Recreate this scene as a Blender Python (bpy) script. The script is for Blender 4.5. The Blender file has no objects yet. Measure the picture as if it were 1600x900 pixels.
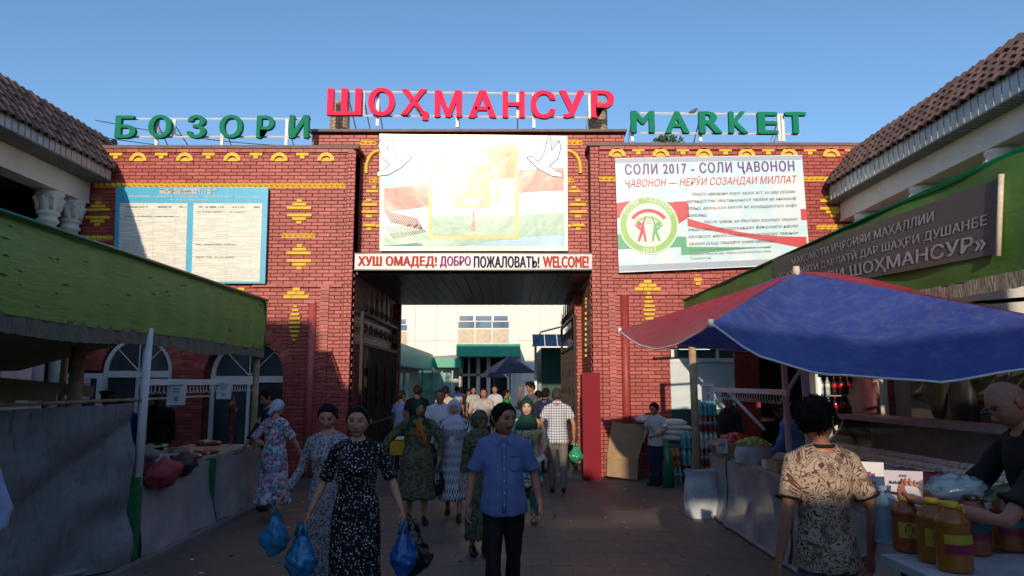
import bpy, bmesh, math, random
import numpy as np
from mathutils import Vector, Matrix, noise as mnoise
R = math.radians
random.seed(7)
rng = np.random.default_rng(7)
scene = bpy.context.scene

# ------------------------------------------------------------------ camera
PIT = math.atan(147/1100); CT, ST = math.cos(PIT), math.sin(PIT); CAMH = 1.83
cam_d = bpy.data.cameras.new('camera'); cam_d.sensor_width = 36; cam_d.lens = 36*1100/1600
cam_d.clip_start = .05; cam_d.clip_end = 2000
cam = bpy.data.objects.new('camera', cam_d); scene.collection.objects.link(cam)
cam.location = (0, 0, CAMH); cam.rotation_euler = (R(90)+PIT, 0, 0)
scene.camera = cam
# ------------------------------------------------------------------ light
SUN = Vector((0.088, 1.0, -0.225)).normalized()          # travel direction of the sunlight
el = math.asin(-SUN.z); az = math.atan2(-SUN.x, -SUN.y)
world = bpy.data.worlds.new('World'); scene.world = world; world.use_nodes = True
wn = world.node_tree; bg = wn.nodes['Background']
sky = wn.nodes.new('ShaderNodeTexSky'); sky.sky_type = 'NISHITA'; sky.sun_disc = False
sky.sun_elevation = el; sky.sun_rotation = az; sky.air_density = 1.0; sky.dust_density = .5; sky.ozone_density = 3.6
wn.links.new(sky.outputs[0], bg.inputs[0]); bg.inputs[1].default_value = .15
sd = bpy.data.lights.new('sun', 'SUN'); sd.energy = 2.6; sd.angle = R(.55); sd.color = (1, .83, .62)
sun = bpy.data.objects.new('sun', sd); scene.collection.objects.link(sun)
sun.rotation_euler = SUN.to_track_quat('-Z', 'Y').to_euler()
scene.view_settings.view_transform = 'Standard'; scene.view_settings.look = 'None'
scene.view_settings.exposure = 0.42; scene.view_settings.gamma = 1
scene.cycles.max_bounces = 8; scene.cycles.diffuse_bounces = 5; scene.cycles.glossy_bounces = 3
scene.cycles.transmission_bounces = 6; scene.cycles.transparent_max_bounces = 8

# ------------------------------------------------------------------ placing helpers: a point of the photograph (1600 x 900) at a known depth
def _ray(px, py):
    xc = (px-800)/1100; yc = (450-py)/1100
    return xc, CT-yc*ST, ST+yc*CT
def at(px, py, Y):
    x, y, z = _ray(px, py); t = Y/y; return Vector((x*t, Y, CAMH+z*t))
def gr(px, py, z0=0):
    x, y, z = _ray(px, py); t = (z0-CAMH)/z; return Vector((x*t, y*t, z0))
def axx(px, py, X):
    x, y, z = _ray(px, py); t = X/x; return Vector((X, y*t, CAMH+z*t))

# ------------------------------------------------------------------ object helpers
COL = scene.collection
def tag(o, label=None, cat=None, group=None, kind=None):
    if label: o['label'] = label
    if cat: o['category'] = cat
    if group: o['group'] = group
    if kind: o['kind'] = kind
    return o
def empty(name, loc=(0, 0, 0), rz=0, label=None, cat=None, group=None):
    o = bpy.data.objects.new(name, None); COL.objects.link(o); o.empty_display_size = .1
    o.location = loc; o.rotation_euler = (0, 0, rz)
    return tag(o, label, cat, group)
def link(name, me, parent=None, loc=None, rot=None, scale=None):
    o = bpy.data.objects.new(name, me); COL.objects.link(o)
    if parent: o.parent = parent
    if loc is not None: o.location = loc
    if rot is not None: o.rotation_euler = rot
    if scale is not None: o.scale = scale
    return o
def kids(o): return [c for c in bpy.data.objects if c.parent == o]
def copy_tree(o, parent=None, _map=None):
    if _map is None:
        _map = {}
        for c in bpy.data.objects:
            if c.parent: _map.setdefault(c.parent.name, []).append(c)
    c = o.copy(); COL.objects.link(c)
    if parent: c.parent = parent
    for ch in _map.get(o.name, []): copy_tree(ch, c, _map)
    return c

class MB:
    """mesh builder: everything put in ends in one mesh"""
    def __init__(s): s.v = []; s.f = []; s.m = []; s.mats = []; s.smooth = []; s.a = []; s.cur = 0.; s.T = None
    def mi(s, mat):
        if mat not in s.mats: s.mats.append(mat)
        return s.mats.index(mat)
    def add(s, vs, fs, mat, smooth=False):
        n = len(s.v)
        if s.T is not None: vs = [s.T @ Vector(v) for v in vs]
        s.v.extend([tuple(v) for v in vs]); k = s.mi(mat)
        for f in fs: s.f.append([i+n for i in f]); s.m.append(k); s.smooth.append(smooth); s.a.append(s.cur)
        return s
    def box(s, lo, hi, mat, rz=0, piv=None, bev=0):
        (x0, y0, z0), (x1, y1, z1) = lo, hi
        vs = [(x0,y0,z0),(x1,y0,z0),(x1,y1,z0),(x0,y1,z0),(x0,y0,z1),(x1,y0,z1),(x1,y1,z1),(x0,y1,z1)]
        if rz:
            cx, cy = piv if piv else ((x0+x1)/2, (y0+y1)/2); c, q = math.cos(rz), math.sin(rz)
            vs = [(cx+(x-cx)*c-(y-cy)*q, cy+(x-cx)*q+(y-cy)*c, z) for x, y, z in vs]
        return s.add(vs, [(0,3,2,1),(4,5,6,7),(0,1,5,4),(1,2,6,5),(2,3,7,6),(3,0,4,7)], mat)
    def chbox(s, lo, hi, mat, c=.006):
        """box whose front (-y) edges are chamfered: a brick as one sees it in a wall"""
        (x0, y0, z0), (x1, y1, z1) = lo, hi
        vs = [(x0,y0+c,z0),(x1,y0+c,z0),(x1,y0+c,z1),(x0,y0+c,z1),(x0+c,y0,z0+c),(x1-c,y0,z0+c),(x1-c,y0,z1-c),(x0+c,y0,z1-c),(x0,y1,z0),(x1,y1,z0),(x1,y1,z1),(x0,y1,z1)]
        return s.add(vs, [(4,5,6,7),(0,1,5,4),(1,2,6,5),(2,3,7,6),(3,0,4,7),(8,9,1,0),(9,10,2,1),(10,11,3,2),(11,8,0,3),(8,11,10,9)], mat)
    def tube(s, pts, rad, mat, n=8, smooth=True, cap=True, flat=None, up=None):
        """swept circle/ellipse; rad a number or one per point, or (a, b) pairs"""
        pts = [Vector(p) for p in pts]; N = len(pts)
        if not isinstance(rad, (list, tuple)): rad = [rad]*N
        rings = []; prev = None
        for i, p in enumerate(pts):
            d = (pts[min(i+1, N-1)]-pts[max(i-1, 0)])
            if d.length < 1e-9: d = Vector((0, 0, 1))
            d.normalize()
            if prev is None:
                u = Vector(up) if up else (Vector((0, 1, 0)) if abs(d.y) < .9 else Vector((1, 0, 0)))
            else: u = prev
            u = (u-d*u.dot(d))
            if u.length < 1e-6: u = d.orthogonal()
            u.normalize(); w = d.cross(u).normalized(); prev = u
            r = rad[i]; a, b = r if isinstance(r, (tuple, list)) else (r, r)
            rings.append([p+w*(a*math.cos(2*math.pi*k/n))+u*(b*math.sin(2*math.pi*k/n)) for k in range(n)])
        vs = [v for r_ in rings for v in r_]; fs = []
        for i in range(N-1):
            for k in range(n):
                fs.append((i*n+k, i*n+(k+1) % n, (i+1)*n+(k+1) % n, (i+1)*n+k))
        if cap: fs.append(tuple(range(n-1, -1, -1))); fs.append(tuple((N-1)*n+k for k in range(n)))
        return s.add(vs, fs, mat, smooth)
    def lathe(s, prof, mat, c=(0, 0, 0), n=16, smooth=True):
        """profile [(r, z)] turned about z at c"""
        vs = []; fs = []
        for r, z in prof:
            for k in range(n):
                a = 2*math.pi*k/n; vs.append((c[0]+r*math.cos(a), c[1]+r*math.sin(a), c[2]+z))
        for i in range(len(prof)-1):
            for k in range(n): fs.append((i*n+k, i*n+(k+1) % n, (i+1)*n+(k+1) % n, (i+1)*n+k))
        fs.append(tuple(range(n-1, -1, -1))); fs.append(tuple((len(prof)-1)*n+k for k in range(n)))
        return s.add(vs, fs, mat, smooth)
    def grid(s, fn, nu, nv, mat, smooth=True):
        vs = [fn(i/nu, j/nv) for j in range(nv+1) for i in range(nu+1)]
        fs = [(j*(nu+1)+i, j*(nu+1)+i+1, (j+1)*(nu+1)+i+1, (j+1)*(nu+1)+i) for j in range(nv) for i in range(nu)]
        return s.add(vs, fs, mat, smooth)
    def prism(s, poly, y0, y1, mat, smooth=False):
        """polygon in x-z extruded along y"""
        n = len(poly); vs = [(x, y0, z) for x, z in poly]+[(x, y1, z) for x, z in poly]
        fs = [tuple(range(n)), tuple(range(2*n-1, n-1, -1))]
        fs += [(i, i+n, (i+1) % n+n, (i+1) % n) for i in range(n)]
        return s.add(vs, fs, mat, smooth)
    def ball(s, c, r, mat, n=12, m=8, sc=(1, 1, 1)):
        prof = [(max(1e-4, math.sin(math.pi*i/m))*r, -math.cos(math.pi*i/m)*r) for i in range(m+1)]
        vs = []; fs = []
        for a, z in prof:
            for k in range(n):
                t = 2*math.pi*k/n; vs.append((c[0]+a*math.cos(t)*sc[0], c[1]+a*math.sin(t)*sc[1], c[2]+z*sc[2]))
        for i in range(m):
            for k in range(n): fs.append((i*n+k, i*n+(k+1) % n, (i+1)*n+(k+1) % n, (i+1)*n+k))
        fs.append(tuple(range(n-1, -1, -1))); fs.append(tuple(m*n+k for k in range(n)))
        return s.add(vs, fs, mat, True)
    def mesh(s, name='m'):
        me = bpy.data.meshes.new(name); me.from_pydata(s.v, [], s.f)
        for m in s.mats: me.materials.append(m)
        if s.f:
            me.polygons.foreach_set('material_index', s.m); me.polygons.foreach_set('use_smooth', s.smooth)
            if any(s.a):
                at_ = me.attributes.new('tone', 'FLOAT', 'FACE'); at_.data.foreach_set('value', s.a)
        me.update(); return me
    def build(s, name, parent=None, **k): return link(name, s.mesh(name), parent, **k)

# ------------------------------------------------------------------ materials
def nt(name):
    m = bpy.data.materials.new(name); m.use_nodes = True; t = m.node_tree
    return m, t, t.nodes['Principled BSDF']
def N(t, typ, **k):
    n = t.nodes.new('ShaderNode'+typ)
    for a, b in k.items():
        if a.startswith('_'): setattr(n, a[1:], b)
    return n
def L(t, a, b): t.links.new(a, b)
def math_(t, op, a, b=None, c=None, clamp=False):
    n = t.nodes.new('ShaderNodeMath'); n.operation = op; n.use_clamp = clamp
    for i, x in enumerate((a, b, c)):
        if x is None: continue
        if isinstance(x, (int, float)): n.inputs[i].default_value = x
        else: t.links.new(x, n.inputs[i])
    return n.outputs[0]
def mix(t, f, a, b, blend='MIX'):
    n = t.nodes.new('ShaderNodeMix'); n.data_type = 'RGBA'; n.blend_type = blend
    for i, x in ((0, f), (6, a), (7, b)):
        if isinstance(x, (int, float)): n.inputs[i].default_value = x
        elif isinstance(x, tuple): n.inputs[i].default_value = (*x[:3], 1)
        else: t.links.new(x, n.inputs[i])
    return n.outputs[2]
def ramp(t, f, stops, interp='LINEAR'):
    n = t.nodes.new('ShaderNodeValToRGB'); n.color_ramp.interpolation = interp
    e = n.color_ramp.elements
    while len(e) < len(stops): e.new(.5)
    for k, (p, c) in enumerate(stops):
        e[k].position = p; e[k].color = (c, c, c, 1) if isinstance(c, (int, float)) else (*c[:3], 1)
    t.links.new(f, n.inputs[0]); return n.outputs[0]
def coords(t, kind='Object', scale=(1, 1, 1), rot=(0, 0, 0)):
    c = t.nodes.new('ShaderNodeTexCoord'); mp = t.nodes.new('ShaderNodeMapping')
    mp.inputs['Scale'].default_value = scale; mp.inputs['Rotation'].default_value = rot
    t.links.new(c.outputs[kind], mp.inputs[0]); return mp.outputs[0]
def noise(t, vec, scale=5, detail=3, rough=.55, dist=0):
    n = t.nodes.new('ShaderNodeTexNoise'); n.inputs['Scale'].default_value = scale; n.inputs['Detail'].default_value = detail
    n.inputs['Roughness'].default_value = rough; n.inputs['Distortion'].default_value = dist
    t.links.new(vec, n.inputs[0]); return n.outputs[0]
def voro(t, vec, scale=5, feature='F1', out='Distance', rand=1):
    n = t.nodes.new('ShaderNodeTexVoronoi'); n.inputs['Scale'].default_value = scale; n.feature = feature
    n.inputs['Randomness'].default_value = rand
    t.links.new(vec, n.inputs[0]); return n.outputs[out]
def bump(t, b, h, strength=.3, dist=.01):
    n = t.nodes.new('ShaderNodeBump'); n.inputs['Strength'].default_value = strength; n.inputs['Distance'].default_value = dist
    t.links.new(h, n.inputs['Height']); t.links.new(n.outputs[0], b.inputs['Normal'])
def sep(t, vec):
    n = t.nodes.new('ShaderNodeSeparateXYZ'); t.links.new(vec, n.inputs[0]); return n.outputs
_mc = {}
def M(name, col, rough=.75, var=.25, scale=6, bmp=.15, metal=0, spec=.4, fine=60, sheen=0, trans=0, tone=0):
    """plain procedural material: two noises for colour, one for relief"""
    if name in _mc: return _mc[name]
    m, t, b = nt(name); v = coords(t)
    n1 = noise(t, v, scale, 4, .6); n2 = noise(t, v, fine, 2)
    f = math_(t, 'ADD', math_(t, 'MULTIPLY', n1, .7), math_(t, 'MULTIPLY', n2, .3))
    lo = tuple(c*(1-var) for c in col); hi = tuple(min(1, c*(1+var)) for c in col)
    c = ramp(t, f, [(.32, lo), (.68, hi)])
    if tone:
        a = N(t, 'Attribute'); a.attribute_name = 'tone'; oi = N(t, 'ObjectInfo')
        fr = math_(t, 'FRACT', math_(t, 'ADD', a.outputs['Fac'], oi.outputs['Random']))
        c = mix(t, 1, c, ramp(t, fr, [(0, 1-tone), (.8, 1.0), (1, 1+tone)]), 'MULTIPLY')
    L(t, c, b.inputs['Base Color'])
    b.inputs['Roughness'].default_value = rough; b.inputs['Metallic'].default_value = metal
    b.inputs['Specular IOR Level'].default_value = spec
    if sheen: b.inputs['Sheen Weight'].default_value = sheen
    if trans: b.inputs['Transmission Weight'].default_value = trans
    if bmp: bump(t, b, f, bmp, .01)
    _mc[name] = m; return m
# ------------------------------------------------------------------ shared materials
def brick_mat(name, col, hi):
    m, t, b = nt(name); g = t.nodes.new('ShaderNodeNewGeometry'); p = g.outputs['Position']
    n1 = noise(t, p, 1.1, 4, .6); n2 = noise(t, p, 38, 4, .7); n3 = noise(t, p, 9, 3)
    a = N(t, 'Attribute'); a.attribute_name = 'tone'; oi = N(t, 'ObjectInfo')
    fr = math_(t, 'FRACT', math_(t, 'ADD', a.outputs['Fac'], math_(t, 'MULTIPLY', oi.outputs['Random'], .97)))
    c = mix(t, ramp(t, fr, [(0, 0), (.6, .45), (1, 1)]), tuple(x*.82 for x in col), hi)
    gr_ = coords(t, 'Object', (1.6, 1.6, .22)); drip = noise(t, gr_, 2.2, 4, .6)
    c = mix(t, ramp(t, n1, [(.35, 0), (.75, .5)]), c, tuple(x*.62 for x in col))
    c = mix(t, ramp(t, n2, [(.5, 0), (.74, .6)]), c, tuple(min(1, x*1.15+.09) for x in hi))
    c = mix(t, ramp(t, drip, [(.52, 0), (.72, .5)]), c, tuple(x*.5 for x in col))
    c = mix(t, ramp(t, n3, [(.58, 0), (.75, .45)]), c, tuple(x*.55 for x in col))
    L(t, c, b.inputs['Base Color']); b.inputs['Roughness'].default_value = .48; b.inputs['Specular IOR Level'].default_value = .5
    bump(t, b, math_(t, 'ADD', n2, math_(t, 'MULTIPLY', n3, .8)), .5, .006)
    return m
BRICK = brick_mat('red_painted_brick', (.40, .050, .040), (.53, .115, .092))
MORTAR = M('red_brown_mortar', (.16, .036, .03), .9, .3, 5)
YEL = M('yellow_paint', (.78, .50, .05), .55, .18, 9, .25, fine=50)
WHITEP = M('white_plaster', (.72, .68, .62), .85, .12, 2.5, .25)
WHITEF = M('white_frame_paint', (.74, .73, .69), .45, .1, 4)
WHITEM = M('white_painted_metal', (.78, .78, .76), .4, .1, 7)
GREYM = M('grey_galvanised_metal', (.42, .43, .43), .42, .22, 5, .15, metal=.55)
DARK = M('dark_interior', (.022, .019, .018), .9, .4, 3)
IRON = M('dark_brown_wrought_iron', (.028, .014, .012), .6, .3, 20, .2, spec=.25)
GLETTER = M('green_sign_paint', (.0, .19, .10), .65, .12, 6, spec=.2)
RLETTER = M('red_sign_paint', (.78, .03, .10), .75, .08, 6, spec=.15)
TIMBER = M('raw_timber', (.42, .29, .17), .8, .3, 12, .4)
GREENP = M('green_painted_steel', (.0, .16, .06), .3, .15, 8, spec=.7)
CARD = M('brown_cardboard', (.36, .235, .13), .85, .12, 4, .2)
PAPER = M('white_paper', (.78, .77, .78), .8, .04, 6, .05)
STONE = M('tan_stone', (.40, .31, .21), .9, .3, 14, .6)
BLACKP = M('black_plastic', (.02, .02, .022), .35, .2, 9)
DKTEAL = M('dark_green_paint', (.015, .075, .055), .6, .2, 5)
TEAL = M('turquoise_green_panel', (.03, .36, .24), .4, .14, 3)
def glass_mat(name, col=(.03, .04, .045), rough=.06):
    m, t, b = nt(name); v = coords(t)
    L(t, ramp(t, noise(t, v, 1.5, 2), [(.35, col), (.7, tuple(c*2 for c in col))]), b.inputs['Base Color'])
    b.inputs['Roughness'].default_value = rough; b.inputs['Specular IOR Level'].default_value = .9
    bump(t, b, noise(t, v, .9, 1), .12, .05); return m
GLASS = glass_mat('dark_window_glass')
BGLASS = glass_mat('blue_window_glass', (.07, .12, .2), .1)
def clear_mat(name, col, alpha, rough=.12, bm=.3):
    m, t, b = nt(name); v = coords(t)
    b.inputs['Base Color'].default_value = (*col, 1); b.inputs['Roughness'].default_value = rough
    b.inputs['Alpha'].default_value = alpha; b.inputs['Specular IOR Level'].default_value = .7
    bump(t, b, noise(t, v, 14, 3), bm, .02); return m
def tarp_mat(name, col, hi, streak=(1, 1, 14), rough=.5, trans=.0, dirt_shade=.25, fade=None):
    m, t, b = nt(name); v = coords(t); v2 = coords(t, scale=streak)
    n1 = noise(t, v, 1.3, 4, .6); n2 = noise(t, v2, 3, 4, .65, .6); n3 = noise(t, v, 240, 1)
    c = mix(t, ramp(t, n1, [(.3, 0), (.7, 1)]), col, hi)
    c = mix(t, ramp(t, n2, [(.5, 0), (.8, dirt_shade*2)]), c, tuple(x*.45 for x in col))
    if fade: c = mix(t, ramp(t, noise(t, coords(t, scale=(streak[0]*.6, streak[1]*3, streak[2]*3), rot=(.3, .2, .5)), 2.2, 5, .7, .5), [(.45, 0), (.75, .8)]), c, fade)
    n4 = noise(t, v, .9, 5, .7); c = mix(t, ramp(t, n4, [(.5, 0), (.72, dirt_shade*1.4)]), c, tuple(x*.5+.02 for x in col))
    L(t, c, b.inputs['Base Color']); b.inputs['Roughness'].default_value = rough
    bump(t, b, math_(t, 'ADD', math_(t, 'MULTIPLY', n2, 1), math_(t, 'MULTIPLY', n3, .12)), .35, .02)
    if trans:
        tr = N(t, 'BsdfTranslucent'); L(t, c, tr.inputs[0]); mx = N(t, 'MixShader'); mx.inputs[0].default_value = trans
        L(t, b.outputs[0], mx.inputs[1]); L(t, tr.outputs[0], mx.inputs[2]); L(t, mx.outputs[0], t.nodes['Material Output'].inputs[0])
    return m
GTARP = tarp_mat('olive_green_tarpaulin', (.30, .48, .10), (.37, .56, .14), (1.0, 1.0, 8), .55, .22)
GTARP2 = tarp_mat('bright_green_tarpaulin', (.12, .29, .05), (.18, .37, .075), (1.2, 1.2, 3), .5, .3)
GREYTARP = tarp_mat('grey_plastic_sheet', (.27, .245, .24), (.38, .35, .335), (5, 5, 1.1), .6, .2, .5)  # its dirt streaks also put the shade of the folds into the colour
WHITETARP = tarp_mat('white_plastic_cover', (.38, .37, .38), (.48, .47, .48), (3, 3, 2), .5, .2, .15)
TANSHEET = tarp_mat('tan_cloth', (.36, .25, .18), (.42, .3, .22), (2, 2, 2), .8, .3)
def fringe_mat(name, a, b_):
    m, t, b = nt(name); v = coords(t, scale=(40, 40, 6)); n = noise(t, v, 2, 3, .7)
    L(t, ramp(t, n, [(.35, a), (.65, b_)]), b.inputs['Base Color']); b.inputs['Roughness'].default_value = .6
    bump(t, b, n, .8, .02); return m
FRINGE = fringe_mat('grey_woven_fringe', (.10, .11, .085), (.20, .215, .18))
FRINGE_T = fringe_mat('tan_woven_fringe', (.13, .11, .06), (.50, .45, .33))
UBLUE = tarp_mat('blue_umbrella_cloth', (.055, .085, .36), (.08, .12, .45), (6, 1.5, 1.5), .38, .3, .12, fade=(.17, .21, .44))
URED = tarp_mat('red_umbrella_cloth', (.50, .035, .05), (.60, .065, .08), (2, 5, 1.5), .42, .3, .15, fade=(.55, .16, .17))
UPURP = tarp_mat('purple_umbrella_cloth', (.12, .08, .12), (.15, .105, .15), (2, 5, 1.5), .5, .2, .15)
def roof_mat():
    m, t, b = nt('brown_metal_roof_tile'); g = t.nodes.new('ShaderNodeNewGeometry'); p = g.outputs['Position']
    a = N(t, 'Attribute'); a.attribute_name = 'tone'; oi = N(t, 'ObjectInfo')
    fr = math_(t, 'FRACT', math_(t, 'ADD', a.outputs['Fac'], oi.outputs['Random']))
    c = mix(t, fr, (.10, .056, .044), (.215, .12, .09)); n = noise(t, p, 6, 4, .7)
    c = mix(t, ramp(t, n, [(.45, 0), (.7, .7)]), c, (.07, .05, .045))
    L(t, c, b.inputs['Base Color']); b.inputs['Roughness'].default_value = .6; bump(t, b, noise(t, p, 60, 3), .3, .005)
    return m
ROOF = roof_mat()
# ================================================================== ground
gm, gt, gb = nt('worn_asphalt_ground')
_g = gt.nodes.new('ShaderNodeNewGeometry').outputs['Position']
_n1 = noise(gt, _g, .7, 5, .65); _n2 = noise(gt, _g, 45, 3, .7)
_c = mix(gt, ramp(gt, _n1, [(.35, 0), (.7, 1)]), (.060, .053, .048), (.115, .10, .088))
_c = mix(gt, ramp(gt, _n2, [(.4, 0), (.7, .4)]), _c, (.16, .145, .13))
L(gt, _c, gb.inputs['Base Color'])
L(gt, ramp(gt, _n1, [(.3, .42), (.6, .85)]), gb.inputs['Roughness']); bump(gt, gb, _n2, .5, .01)
pm, pt, pb = nt('worn_paving_stone')
_g = pt.nodes.new('ShaderNodeNewGeometry').outputs['Position']
_a = N(pt, 'Attribute'); _a.attribute_name = 'tone'; _oi = N(pt, 'ObjectInfo')
_fr = math_(pt, 'FRACT', math_(pt, 'ADD', _a.outputs['Fac'], _oi.outputs['Random']))
_n1 = noise(pt, _g, .8, 5, .65); _n2 = noise(pt, _g, 40, 4, .7)
_c = mix(pt, _fr, (.148, .120, .097), (.160, .131, .107))
_c = mix(pt, ramp(pt, _n1, [(.40, 0), (.68, .7)]), _c, (.075, .065, .057))
_c = mix(pt, ramp(pt, _n2, [(.5, 0), (.75, .5)]), _c, (.19, .17, .15))
L(pt, _c, pb.inputs['Base Color']); L(pt, ramp(pt, _n1, [(.3, .8), (.65, .45)]), pb.inputs['Roughness']); bump(pt, pb, _n2, .5, .008)
b = MB(); b.box((-900, -300, -.4), (900, 1500, -.012), gm)
ground = b.build('ground'); tag(ground, kind='structure')
# paving: nearest visible stones are objects, the rest one mesh
pw, pd, gap = .40, .27, .003
slab = MB(); slab.box((-pw/2+gap/2, -pd/2+gap/2, -.03), (pw/2-gap/2, pd/2-gap/2, 0), pm); slab = slab.mesh('paving_stone')
stuff = MB(); count = 0
cells = []
j = 0; y = 3.2
while y < 20:
    x = -4.6+(j % 2)*pw/2
    while x < 4.4:
        cells.append((x, y)); x += pw
    y += pd; j += 1
def _seen(x, y):
    d = y*CT-CAMH*ST
    u = -CAMH*CT-y*ST
    py = 450-1100*u/d
    return 0 < 800+1100*x/d < 1600 and py < 905
vis = [c for c in cells if _seen(*c) and -3.8 < c[0] < 2.7]
pick = set(vis[:300])
for c in cells:
    dz = random.uniform(-.002, .001)
    if c in pick:
        o = link('paving_stone', slab, ground, (c[0], c[1], dz), (random.uniform(-.002, .002), random.uniform(-.002, .002), random.uniform(-.006, .006)))
    else:
        stuff.cur = random.random(); stuff.box((c[0]-pw/2+gap/2, c[1]-pd/2+gap/2, -.03), (c[0]+pw/2-gap/2, c[1]+pd/2-gap/2, dz), pm)
o = stuff.build('paving', ground); tag(o, kind='stuff')

# ================================================================== brickwork
BW, BH, JT = .25, .065, .010; RP = BH+JT
full = MB(); full.chbox((-BW/2, 0, -BH/2), (BW/2, .05, BH/2), BRICK); FULLB = full.mesh('brick')
def subtract(iv, holes):
    out = [iv]
    for a, b in holes:
        nx = []
        for p, q in out:
            if b <= p or a >= q: nx.append((p, q)); continue
            if a > p: nx.append((p, a))
            if b < q: nx.append((b, q))
        out = nx
    return out
def brick_face(parent, x0, x1, z0, z1, y, holes=lambda z: [], limit=300, prefer=lambda x, z: True, depth=.4, module=BW+JT, pname='brickwork', nobody=False):
    """running bond on the plane y, facing -y; returns nothing. holes(z) -> intervals left open"""
    st = MB(); body = MB(); full_pos = []; r = 0; z = z0
    while z+BH <= z1+.02:
        ivs = subtract((x0, x1), holes(z+RP/2))
        for a, b in ivs:
            if b-a > .02 and not nobody: body.box((a, y+.012, z-JT/2), (b, y+depth, z+RP-JT/2), MORTAR)
            k0 = math.floor((a-x0)/module)-1; x = x0+k0*module+(r % 2)*module/2
            while x < b:
                p, q = max(x, a), min(x+module-JT, b)
                if q-p > .03:
                    if q-p > module-JT-.004 and module > .2 and prefer((p+q)/2, z): full_pos.append(((p+q)/2, z+BH/2))
                    else:
                        st.cur = random.random(); dy = random.uniform(-.003, .003); st.chbox((p, y+dy, z), (q, y+.05, z+BH), BRICK)
                x += module
        z += RP; r += 1
    random.shuffle(full_pos); full_pos.sort(key=lambda p: -(len(full_pos) <= limit))
    step = max(1, len(full_pos)/max(1, limit)) if limit else 0
    chosen = set(full_pos[:limit]) if limit else set()
    for p in full_pos:
        if p in chosen: link('brick', FULLB, parent, (p[0], y+random.uniform(-.003, .003), p[1]))
        else:
            st.cur = random.random(); dy = random.uniform(-.003, .003)
            st.chbox((p[0]-BW/2, y+dy, p[1]-BH/2), (p[0]+BW/2, y+.05, p[1]+BH/2), BRICK)
    if not nobody: body.build('mortar_bed', parent)
    o = st.build(pname, parent); tag(o, kind='stuff')

# yellow ornaments: shared pieces
def yb(parent, x, z, y, w, h=.062, d=.045, name='yellow_brick'):
    m = MB(); m.chbox((-w/2, 0, -h/2), (w/2, d, h/2), YEL, .008)
    return link(name, m.mesh('yellow_brick'), parent, (x+random.uniform(-.006, .006), y-d+.012, z), (0, random.uniform(-.012, .012), 0))
_arc = MB(); n = 14; vs = []; fs = []
for i in range(n+1):
    a = math.pi*i/n
    for r_, yy in ((.175, 0), (.105, 0), (.105, .06), (.175, .06)): vs.append((r_*math.cos(a), yy, r_*math.sin(a)))
for i in range(n):
    for k in range(4): fs.append((i*4+k, (i+1)*4+k, (i+1)*4+(k+1) % 4, i*4+(k+1) % 4))
fs += [(0, 1, 2, 3), (n*4+3, n*4+2, n*4+1, n*4)]
_arc.add(vs, fs, YEL)
vs = [(.10*math.cos(math.pi*i/10), .035, .10*math.sin(math.pi*i/10)*.75) for i in range(11)]
vs += [(a, .06, c) for a, _, c in vs]
_arc.add(vs, [tuple(range(11))]+[(i, i+1, i+12, i+11) for i in range(10)], YEL)
ARC = _arc.mesh('yellow_arch')
_t = MB(); _t.chbox((-.13, 0, 0), (.13, .05, .062), YEL, .008); _t.chbox((-.047, 0, -.065), (.047, .05, -.002), YEL, .008)
TEE = _t.mesh('yellow_tee')
_d = MB(); _d.prism([(0, 0)], 0, 0, YEL) if 0 else None
zz = MB(); zz.add([(-.055, 0, 0), (0, -.06, 0), (.055, 0, 0), (-.055, 0, .062), (0, -.06, .062), (.055, 0, .062)], [(0, 1, 2), (5, 4, 3), (0, 3, 4, 1), (1, 4, 5, 2), (2, 5, 3, 0)], YEL)
zz.box((-.055, -.004, -.03), (.055, .01, -.001), YEL)
ZZ = zz.mesh('diagonal_brick')
def zigzag(parent, xa, xb, z, y):
    x = xa
    while x < xb: link('diagonal_brick', ZZ, parent, (x, y-.004, z+random.uniform(-.003, .003))); x += .112
def stepped(parent, x, z, y, up=True, ws=(.11, .28, .50)):
    """three rows; z is the centre of the widest row"""
    for i, w in enumerate(reversed(ws)): yb(parent, x, z+(i if up else -i)*.075, y, w)
def ribbed(parent, x, z, y, ws=(.07, .13, .17, .21, .24, .21, .17, .13, .07), p=.085):
    for i, w in enumerate(ws): yb(parent, x, z+(len(ws)/2-i)*p, y, w, .05, .06)
def pyramid(parent, x, z, y):
    for r_, (n_, w) in enumerate(((3, .17), (2, .17), (1, .15))):
        for k in range(n_): yb(parent, x+(k-(n_-1)/2)*(w+.006), z+r_*.077, y, w, .068, .05)

F = 14.0
def arch_hole(cx, r, zc, zb=None):
    def f(z):
        if z >= zc+r: return []
        if z >= zc: h = math.sqrt(max(0, r*r-(z-zc)**2)); return [(cx-h, cx+h)]
        if zb is None or z >= zb: return [(cx-r, cx+r)]
        return []
    return f
hl1 = arch_hole(-7.42, .70, 2.05, .0); hl2 = arch_hole(-5.30, .78, 1.95, .0)
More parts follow.
